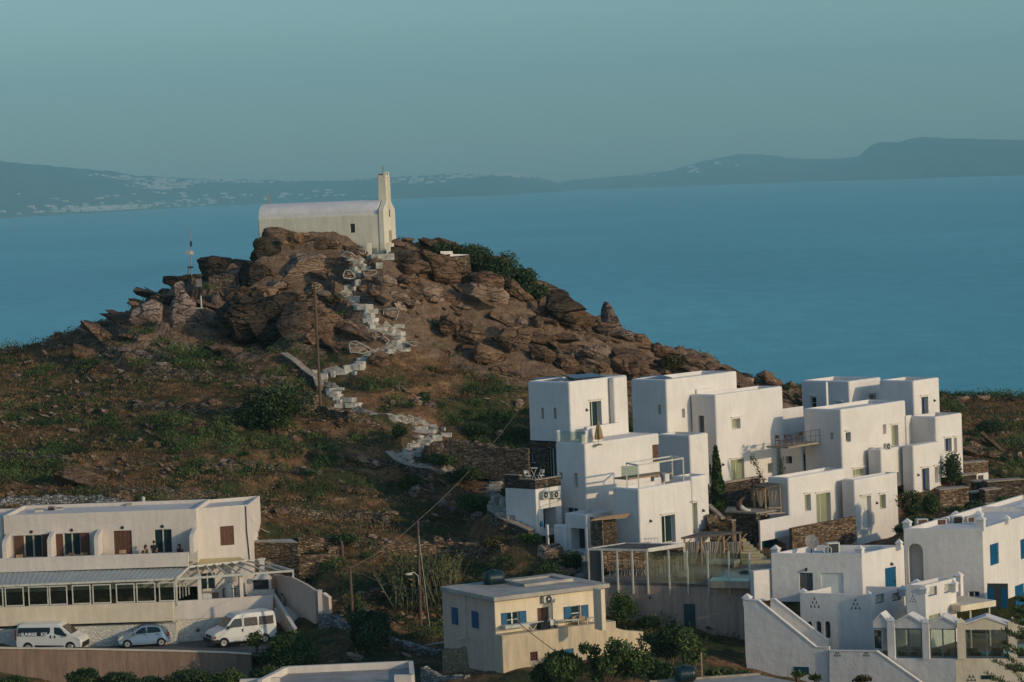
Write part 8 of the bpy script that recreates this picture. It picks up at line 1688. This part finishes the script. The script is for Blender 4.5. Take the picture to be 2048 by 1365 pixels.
x, y, z = scatter(15000, lambda x, y: (1-rmv(x, y)*.66)*np.clip(gsel(x, y)*1.1, .1, 1)*.6, 1)
o = clump(x, y, z, .55, .36, 44, .09, LF_S, 'scrub', 1); tag(o, 'low green and olive scrub covering the hillside', 'scrub', kind='stuff')
x, y, z = scatter(9000, lambda x, y: (1-rmv(x, y)*.6)*np.clip(1.15-gsel(x, y), .15, 1)*.5, 2)
o = clump(x, y, z, .5, .28, 36, .08, LF_O, 'olive_scrub', 2); tag(o, 'patches of olive brown spiny scrub on the hillside', 'scrub', kind='stuff')
x, y, z = scatter(60000, lambda x, y: (1-rmv(x, y)*.85)*np.clip(1.2-gsel(x, y)*1.2, .05, 1)*.7, 3)
o = clump(x, y, z, .5, .2, 9, .085, LF_Y, 'dry_grass', 3, up=.8, long=2.2); tag(o, 'rust coloured dry grass between the scrub', 'grass', kind='stuff')
x, y, z = scatter(5000, lambda x, y: (1-rmv(x, y)*.9)*np.clip(gsel(x, y)*1.9-.5, 0, 1), 4)
o = clump(x, y, z, .95, .7, 170, .11, LF_G, 'dark_scrub', 4); tag(o, 'darker evergreen scrub mounds on the hillside', 'scrub', kind='stuff')
# -- rubble and small slabs on the knoll ----------------------------------------------
def rubble(n, fn, smin, smax, seed, m, name, label, flat=.45, pw=2.5):
    x, y, z = scatter(n, fn, seed); r_ = np.random.default_rng(seed); k = len(x); tmpl = []
    for q in range(8):
        bm = bmesh.new(); pts_ = r_.normal(size=(14, 3)); pts_ /= np.linalg.norm(pts_, axis=1)[:, None]; pts_ *= r_.uniform(.75, 1, (14, 1))
        for p in pts_: bm.verts.new(p)
        bmesh.ops.convex_hull(bm, input=bm.verts); bmesh.ops.triangulate(bm, faces=bm.faces); bm.verts.ensure_lookup_table(); bm.verts.index_update()
        vs = [v for v in bm.verts if v.link_faces]; ix = {v.index: i for i, v in enumerate(vs)}; tmpl.append((np.array([v.co[:] for v in vs]), np.array([[ix[v.index] for v in f.verts] for f in bm.faces]))); bm.free()
    Vs, Fs, b = [], [], 0; s_ = smin+(smax-smin)*r_.uniform(size=k)**pw
    for i in range(k):
        v, f = tmpl[r_.integers(8)]; sc = s_[i]*np.array([r_.uniform(.8, 1.6), r_.uniform(.7, 1.2), flat*r_.uniform(.6, 1.6)]); a = r_.normal(0, .35); dip = .38+r_.normal(0, .18)
        p = v*sc; ca, sa = math.cos(a), math.sin(a); p = np.stack([p[:, 0]*ca-p[:, 1]*sa, p[:, 0]*sa+p[:, 1]*ca, p[:, 2]], 1); cd, sd = math.cos(dip), math.sin(dip)
        p = np.stack([p[:, 0]*cd+p[:, 2]*sd, p[:, 1], -p[:, 0]*sd+p[:, 2]*cd], 1); Vs.append(p+[x[i], y[i], z[i]+s_[i]*flat*.25]); Fs.append(f+b); b += len(v)
    o = mesh_obj(name, np.concatenate(Vs), np.concatenate(Fs), m); tag(o, label, 'rubble', kind='stuff'); return o
rubble(4600, lambda x, y: rmv(x, y)**1.5*.9, .22, 1.9, 5, ROCK, 'rock_rubble', 'jumble of brown slabs and rubble covering the knoll', .38)
rubble(1700, lambda x, y: rmv(x, y)**1.5*.95, .7, 2.3, 15, ROCK, 'rock_ledges', 'long tilted slabs and ledges of bedrock on the knoll', .3, 1.5)
rubble(900, lambda x, y: rmv(x, y)*.8, .2, 1.1, 6, ROCKL, 'pale_rubble', 'paler slabs among the brown rubble of the knoll', .4)
rubble(700, lambda x, y: rmv(x, y)*.8, .4, 1.7, 9, ROCKD, 'dark_rubble', 'dark lichened blocks among the rubble of the knoll', .5)
rubble(5200, lambda x, y: (1-rmv(x, y))*np.clip(.5+fbm(x/4, y/3, 0, 3, 77)*2, 0, 1)*.6, .07, .5, 7, ROCKL, 'loose_stones', 'loose pale stones scattered through the grass', .45, 3.5)
rubble(42000, lambda x, y: (1-rmv(x, y))*.42*riser(x, y)*np.clip(fbm(x/9, y/6, 0, 3, 79)*4+.35, 0, 1), .16, .6, 8, ROCKL, 'terrace_stones', 'brown stones tumbled from old terrace walls', .45, 2.5)
# -- individual plants --------------------------------------------------------------
shrub('large dark green thicket on the left slope beside the hill pole wall', 548, 822, 160, 108, 250.5, 9000, LF_D, .15, lobes=14, depth=.6)
for i, (x, y, w_, h_, Y) in enumerate(((890, 503, 76, 36, 281.5), (945, 517, 90, 64, 281.5), (998, 540, 84, 74, 282), (1042, 566, 70, 60, 283.5), (1074, 588, 44, 40, 285))):
    shrub('dense evergreen shrub on the back of the ridge right of the chapel', x, y, w_, h_, Y, 3400, LF_D, .16, group='evergreen shrubs along the ridge', depth=1.2, lobes=12)
shrub('big leafy bush in front of the minibus', 578, 1308, 160, 90, 199.5, 9000, LF_G, .13, lobes=16)
t = shrub('flowering branch of oleander against the minibus flank', 512, 1280, 56, 48, 200.5, 900, LF_G, .11, lobes=6); c = P(512, 1276, 200.2); rr = np.random.default_rng(4); p = np.array(c)+rr.normal(size=(110, 3))*np.array([.6, .3, .4]); leaf_obj('flowers', leaves(p, .10, 0, 5, 1.), rr.uniform(size=110), FLW, t)
shrub('very dark bush growing over the rubble wall at the pole foot', 745, 1262, 110, 92, 204.3, 7000, LF_D, .14, lobes=12); shrub('narrow dark bush wrapped round the left hand pole', 712, 1222, 44, 50, 204.8, 2200, LF_D, .13)
for i, (x, y, w_, h_, Y, lb) in enumerate(((28, 1366, 90, 40, 196, 'green bush in the bottom left corner'), (168, 1362, 80, 42, 196.5, 'round dark bush under the passenger van wall'), (235, 1362, 80, 44, 196.5, 'dark bush under the gap between van and car'), (300, 1368, 70, 30, 196, 'low bush under the small car'), (375, 1358, 100, 48, 196, 'wide bush under the parking wall near the minibus'), (455, 1360, 90, 46, 195.5, 'bush under the right end of the parking wall'), (530, 1356, 70, 40, 195, 'low bush left of the foreground roof'))):
    shrub(lb, x, y, w_, h_, Y, 3600, LF_G if i in (0, 5) else LF_D, .12, lobes=10)
shrub('spiky green bush in front of the cottage wall, left', 1085, 1352, 70, 56, 181.5, 3800, LF_G, .13, up=.8); shrub('spiky green bush in front of the blue cottage hatch', 1130, 1335, 100, 84, 180.5, 6500, LF_G, .14, up=1., lobes=12)
# fig tree
ft_ = thing('fig_tree', 'fig tree with broad leaves in front of the cottage balcony', 'fig tree', P(1215, 1372, 179.5)); b0 = P(1212, 1378, 179.5); mb = MB()
tips = []
for (x, y) in ((1170, 1298), (1190, 1305), (1185, 1325), (1230, 1300), (1245, 1305), (1270, 1320), (1290, 1332), (1215, 1330), (1250, 1340), (1200, 1345)):
    e = P(x, y, 179.5+rng.uniform(-.8, .8)); md_ = b0.lerp(e, .55)+Vector((rng.uniform(-.3, .3), 0, -.15)); mb.tube([b0, md_, e], [.09, .05, .02], 7); tips.append(e)
mb.build('trunk', POLE, ft_); pp = []; tn = []
for k, e in enumerate(tips):
    s_ = .38 if k < 3 else .75; q = nr.normal(size=(150 if k < 3 else 420, 3)); q /= np.linalg.norm(q, axis=1)[:, None]; pp.append(np.array(e)+q*s_*nr.uniform(.4, 1, (len(q), 1))); tn.append(np.clip(nr.normal(.5+.2*math.sin(k*2), .22, len(q)), 0, 1))
leaf_obj('crown', leaves(np.concatenate(pp), .17, .1, 9, 1.25), np.concatenate(tn), LF_G, ft_)
for (x, y, w_, h_, Y, lb, m_) in ((1340, 1290, 110, 100, 184, 'bushy dark green tree right of the fig tree', LF_D), (1385, 1300, 70, 90, 182, 'bright green bush left of the bare post', LF_G), (1320, 1340, 80, 60, 180, 'dark low bush between fig tree and water tank', LF_D), (1245, 1218, 76, 70, 204, 'green bush against the streaked wall right of the cottage roof', LF_G), (1295, 1248, 60, 40, 203, 'small bush on the bank below the streaked wall', LF_D), (1435, 1350, 60, 24, 184, 'low bush behind the bare post', LF_G), (1478, 1350, 50, 20, 184, 'low green plants at the foot of the outside stair', LF_G),
      (1595, 1352, 30, 20, 186, 'small green tuft under the stair vent window', LF_G), (1632, 1358, 30, 16, 186, 'small green tuft right of the stair vent window', LF_G), (1725, 1362, 46, 22, 186.5, 'reddish bare shrub before the garden wall', LF_O),
      (1434, 1063, 56, 30, 216.5, 'rounded rosemary bush beside the lit stone pillar', LF_O), (1904, 940, 44, 76, 243, 'dark bushy tree at the corner of the largest white house', LF_D), (1818, 1012, 52, 74, 227, 'green oleander with pink flowers right of the low house', LF_G), (1861, 1010, 40, 62, 228, 'rounded green shrub right of the oleander', LF_G), (1838, 1042, 76, 22, 224, 'low green planting under the two shrubs', LF_G), (1797, 1060, 22, 26, 221, 'small dark bush beside the arched house wall', LF_D),
      (1950, 1015, 56, 34, 226, 'dark green shrub below the square stone pier', LF_D), (2015, 1003, 66, 22, 229, 'grassy green bed under the long dark wall', LF_G), (1908, 1020, 60, 14, 226, 'low green strip under the warm stone wall', LF_G), (1574, 775, 16, 22, 300, 'small dark conifer on the skyline between the houses', LF_D),
      (935, 950, 80, 36, 238, 'bright green creeper over the rocks below the dark stone wall', LF_G), (880, 922, 70, 34, 239, 'green clump at the left end of the dark stone wall', LF_G), (945, 1005, 90, 50, 233, 'broad green clump left of the pale steps', LF_G), (1062, 1078, 60, 22, 221.5, 'green cushion plant above the large pale boulder', LF_G), (990, 1085, 90, 30, 220, 'olive bush left of the large pale boulder', LF_O), (1140, 1125, 46, 50, 216, 'dark bush right of the large pale boulder', LF_D), (850, 800, 20, 12, 247, 'small bush between loose stones', LF_D),
      (960, 862, 70, 34, 247, 'dark round bush left of the leftmost tower', LF_D), (1040, 865, 36, 34, 246, 'dark bush touching the leftmost tower', LF_D), (1000, 835, 40, 26, 250, 'dark shrub uphill of the leftmost tower', LF_D), (800, 865, 44, 40, 244, 'dark bush on the rocky step right of the pole wall', LF_D), (1011, 983, 26, 30, 229, 'dark leafy pot plant beside the pale steps', LF_D), (1050, 1032, 22, 18, 224, 'small potted plant at the foot of the patio wall', LF_D),
      (820, 965, 50, 40, 236, 'green bush below the curving coping', LF_G), (690, 1080, 70, 30, 220, 'green bush behind the stone enclosure', LF_D), (870, 690, 0, 0, 0, '', LF_D), (1985, 855, 90, 40, 284, 'dark spreading shrub on the slope at the right edge', LF_D), (1345, 725, 60, 44, 284, 'green shrub on the right flank of the ridge', LF_O), (665, 600, 50, 26, 264, 'yellow green bush left of the bright steps', LF_O), (700, 575, 0, 0, 0, '', LF_D)):
    if w_: o = shrub(lb, x, y, w_, h_, Y, None, m_, .12, name='tree' if 'tree' in lb else 'shrub', cat='tree' if 'tree' in lb else 'shrub')
    if 'pink' in lb: p = np.array(P(1818, 995, 226))+nr.normal(size=(70, 3))*np.array([.6, .3, .6]); leaf_obj('flowers', leaves(p, .1, 0, 5, 1.), nr.uniform(size=70), FLP, o)
# reed clump and cypress
rd = thing('giant_reeds', 'tall grey green reed clump left of the cottage roof', 'reeds', P(850, 1190, 212)); n = 620; bx = nr.uniform(790, 905, n); Vr = []
for k in range(n):
    p = P(bx[k], 1215+nr.uniform(-20, 15), 208+nr.uniform(0, 5)); Vr.append((p.x, p.y, p.z))
Vr = np.array(Vr); h_ = nr.uniform(1.6, 3.6, n); lean = nr.normal(0, .22, (n, 2)); wv_ = .045; tp = Vr+np.stack([lean[:, 0]*h_, lean[:, 1]*h_, h_], 1); md_ = (Vr+tp)/2
leaf_obj('canes', np.stack([Vr, md_+[wv_, 0, 0], tp, md_-[wv_, 0, 0]], 1).reshape(-1, 3), nr.uniform(size=n), LF_R, rd)
q = np.repeat(Vr, 14, 0)+np.repeat(np.stack([lean[:, 0]*h_, lean[:, 1]*h_, h_], 1), 14, 0)*nr.uniform(.15, 1, (n*14, 1)); leaf_obj('leaves', leaves(q, .12, .3, 3, 3.2), nr.uniform(size=n*14), LF_S, rd)
cy = thing('cypress', 'tall narrow dark green cypress between the white houses', 'cypress', P(1438, 1022, 229)); zt_ = P(1434, 896, 229).z; zb_ = P(1438, 1024, 229).z; n = 7000; t_ = nr.uniform(0, 1, n)**.85; prof_ = np.interp(t_, [0, .06, .3, .55, .8, 1], [.30, .46, .50, .36, .22, .03]); an = nr.uniform(0, 6.28, n); rr_ = prof_*nr.uniform(.5, 1, n)**.5*(1+.18*np.sin(an*3+t_*20))
c = P(1438, 1022, 229); p = np.stack([c.x-.1*t_+rr_*np.cos(an), c.y+rr_*np.sin(an), zb_+(zt_-zb_)*t_], 1); leaf_obj('crown', leaves(p, .12, 1.2, 6, 1.8), np.clip(nr.normal(.45, .22, n)+.2*np.sin(t_*30+an*2), 0, 1), LF_G, cy); mb = MB(); mb.cyl((c.x, c.y, zb_-.5), (c.x-.05, c.y, zt_-.6), .1, .02, 8); mb.build('trunk', POLE, cy)
def climber(label, pts_, Y, seed):
    t = thing('climbing_plant', label, 'climbing plant', P(*pts_[-1], Y)); q = [P(x, y, Y) for x, y in pts_]; mb = MB(); mb.tube(q, .03, 6); mb.build('stem', POLE, t); pp = []; 
    for a, b_ in zip(q, q[1:]):
        for k in range(70): s_ = nr.uniform(); pp.append(np.array(a.lerp(b_, s_))+nr.normal(size=3)*np.array([.14, .06, .12]))
    leaf_obj('foliage', leaves(np.array(pp), .11, 0, seed, 1.2), nr.uniform(size=len(pp)), LF_G, t)
climber('climbing plant trained diagonally up the tall double house', [(1502, 912), (1506, 922), (1513, 932), (1520, 950), (1526, 960), (1529, 973)], 236.2, 1)
climber('climbing plant at the right corner of the tall double house', [(1563, 918), (1563, 930), (1565, 945), (1562, 955)], 236.0, 2)
# norfolk pine at the lower right
npn = thing('norfolk_pine', 'norfolk pine with flat tiered branches at the bottom right corner', 'pine tree', P(2062, 1480, 150)); tk = P(2062, 1400, 150); mb = MB(); mb.cyl(P(2064, 1560, 150), P(2058, 1185, 150), .16, .03, 8); mb.build('trunk', POLE, npn); brm = MB(); pp = []
for k, (x, y, ln) in enumerate(((2058, 1205, 24), (2059, 1228, 30), (2060, 1252, 40), (2060, 1280, 52), (2062, 1312, 66), (2062, 1345, 78), (2063, 1380, 95), (2063, 1415, 110))):
    for q in range(7):
        an_ = 2*math.pi*q/7+k*.6; L_ = ln*mpp(150); s0 = P(x, y, 150); e = s0+Vector((math.cos(an_)*L_, math.sin(an_)*L_, L_*.32)); mdp = s0.lerp(e, .5)-VU*L_*.06; brm.tube([s0, mdp, e], [.035, .025, .012], 5)
        for _ in range(150): u_ = rng.uniform(.18, 1); pt = (s0.lerp(mdp, u_*2) if u_ < .5 else mdp.lerp(e, u_*2-1)); w_ = .17*(1.1-u_*.5); pp.append(np.array(pt)+nr.normal(size=3)*np.array([w_*.8, w_*.8, .03]))
brm.build('branches', POLE, npn); leaf_obj('needles', leaves(np.array(pp), .065, .5, 3, 2.6), nr.uniform(size=len(pp)), LF_G, npn)
# ------------------------------------------------------------------ terrace furniture
D0, D1, D2, D3, fB = BALC
bch = proto('balcony_armchair', 'brown wooden armchair on the high balcony', 'chair', chair_parts, m=WOODB, wd_=.55)
c = D0.lerp(D1, .36)+fB.u*1.0; put(bch, c, R(-60), label='brown wooden armchair on the high balcony, nearest the largest house')
c = D0.lerp(D1, .62)+fB.u*.9; bt_ = proto('balcony_table', 'brown slatted table on the high balcony', 'table', table_parts, m=WOODB, L_=.8, W_=.7); put(bt_, c, R(-48))
for k, s_ in enumerate((.8, .9)): put(bch, D0.lerp(D1, s_)+fB.u*(.7+.5*k), R(100+20*k), label='brown wooden armchair beside the high balcony table, '+('front one' if k == 0 else 'rear one'))
zp_ = PB['C'].z; fch = proto('folding_chair', 'white metal folding chair on the stone patio', 'chair', chair_parts, m=METW, wd_=.4, fold=True)
for k, (x, rz) in enumerate(((1055, 40), (1081, -50))): p = P(x, 950, 219.4); p.z = zp_; put(fch, p+VU*.35, R(rz), label='white metal folding chair on the stone patio, '+('left' if k == 0 else 'right')+' of the round table')
t = thing('bistro_table', 'small white metal table between two folding chairs on the stone patio', 'table', P(1068, 955, 219.3)); p = org(t); p.z = zp_+.35; mb = MB(); mb.lathe(p+VU*.68, [(.3, 0), (.32, .02), (.3, .04)], 18); mb.build('tabletop', METW, t)
for s_ in (-1, 1): mb = MB(); mb.beam(p+Vector((-.22*s_, 0, -.3)), p+Vector((.22*s_, 0, .68)), .03); mb.build('leg', METW, t)
# folded parasol
t = thing('parasol', 'folded ochre parasol on the terrace of the leftmost white house', 'parasol', P(1197.5, 888, 219.6)); c = P(1197.5, 888, 219.6); top = P(1197, 844, 219.6); mb = MB(); mb.cyl(c-VU*.1, top, .03, .03, 8); mb.build('pole', METW, t)
V = []; n = 20; H_ = (top.z-c.z)
for j, (q, r_) in enumerate(((1, .03), (.9, .1), (.7, .17), (.45, .24), (.27, .30), (.2, .26))):
    for i in range(n): a_ = 2*math.pi*i/n; r2 = r_*(1+.28*math.cos(a_*5)); V.append((c.x+r2*math.cos(a_), c.y+r2*math.sin(a_), c.z+H_*q))
mesh_obj('folded_canopy', V, [(j*n+i, j*n+(i+1) % n, (j+1)*n+(i+1) % n, (j+1)*n+i) for j in range(5) for i in range(n)], mat('ochre_canvas', (.36, .24, .11), var=.2, scale=4), t, True); mb = MB(); mb.lathe(c-VU*.12, [(.28, 0), (.28, .08), (.1, .12)], 16); mb.build('base', COPE, t)
for k, (x, y) in enumerate(()):
    o = put(lg, P(x, y+3, 220.4+k*.4), R(-52), label=['sun lounger right of the folded parasol, nearer one', 'sun lounger right of the folded parasol, farther one'][k]); o.location.z = M1['C'].z; o['group'] = 'loungers by the folded parasol'
# hanging chair
t = thing('hanging_chair', 'crescent wicker hanging chair with white cushions on the stone terrace', 'hanging chair', P(1485, 1024, 224)); c = P(1488, 1012, 224); s_ = mpp(224)
def px2(x, y, Y=224): return P(1400+x/7.582, 960+y/7.582, Y)
mb = MB(); mb.tube([px2(685, 262), px2(630, 290), px2(595, 350), px2(588, 410), px2(605, 455), px2(650, 485), px2(700, 480), px2(750, 480), px2(780, 465)], [.03, .1, .2, .26, .28, .26, .2, .14, .05], 10); mb.build('wicker_shell', WOODB, t, smooth=True)
mb = MB(); mb.tube([px2(620, 385, 223.7), px2(640, 430, 223.7), px2(690, 460, 223.6), px2(770, 470, 223.6)], [.12, .2, .17, .1], 10); mb.build('cushion', mat('ivory_cushion', (.55, .5, .42)), t, smooth=True); mb = MB(); mb.tube([px2(690, 262), px2(665, 285), px2(645, 340), px2(640, 400)], .025); mb.cyl(px2(690, 490), px2(690, 498), .5, .5, 18); mb.build('stand', METD, t)
# small pergola by the low white house
t = thing('timber_pergola', 'small timber pergola with two knotted curtains in front of the low white house', 'pergola', P(1530, 1035, 225)); q = [px2(800, 122, 226), px2(990, 135, 224.2), px2(1235, 122, 226), px2(1060, 108, 228)]; zt_ = q[1].z
mb = MB(); mb.prism([Vector((p.x, p.y, zt_)) for p in q], (0, 0, .1)); mb.build('reed_roof', REED, t)
for (x, Y) in ((815, 226), (985, 224.2), (1210, 226)): p = px2(x, 560 if x == 985 else 500, Y); p2 = px2(x, 130, Y); mb = MB(); mb.cyl(Vector((p2.x, p2.y, p.z)), Vector((p2.x, p2.y, zt_)), .07, .06, 8); mb.build('post', WOODL, t)
for x, w_ in ((915, .62), (1090, .75)): curtain(t, px2(x, 165, 225.1), w_, 1.25, R(10))
mb = MB(); mb.beam(px2(890, 525, 223.6), px2(1330, 495, 226.6), .1, .12); mb.build('rail', COPE, t); mb = MB(); mb.beam(px2(1000, 425, 225), px2(1200, 420, 226), .5, .06); mb.build('bench_seat', WOODL, t); mb = MB(); mb.cyl(px2(1098, 425, 225.2), px2(1098, 500, 225.2), .06, .06, 8); mb.build('bench_leg', WOODL, t)
t = thing('blue_canister', 'small blue container on the step by the patio doorway', 'container', P(1083, 1055, 216)); mb = MB(); mb.lathe(P(1083, 1054, 215.8), [(.13, 0), (.14, .25), (.1, .3), (.06, .45)], 12); mb.build('body', BLUE, t)
t = thing('low_bench', 'small white metal bench on the wall top in front of the lower white house', 'bench', P(1302, 1088, 210.5)); a, b_ = P(1290, 1078, 210.6), P(1315, 1077, 210.9); mb = MB(); mb.beam(a, b_, .35, .05); mb.build('seat', METW, t)
for k in range(5): p = a.lerp(b_, k/4); mb = MB(); mb.beam(p, p-VU*.42, .03); mb.build('leg', METW, t)
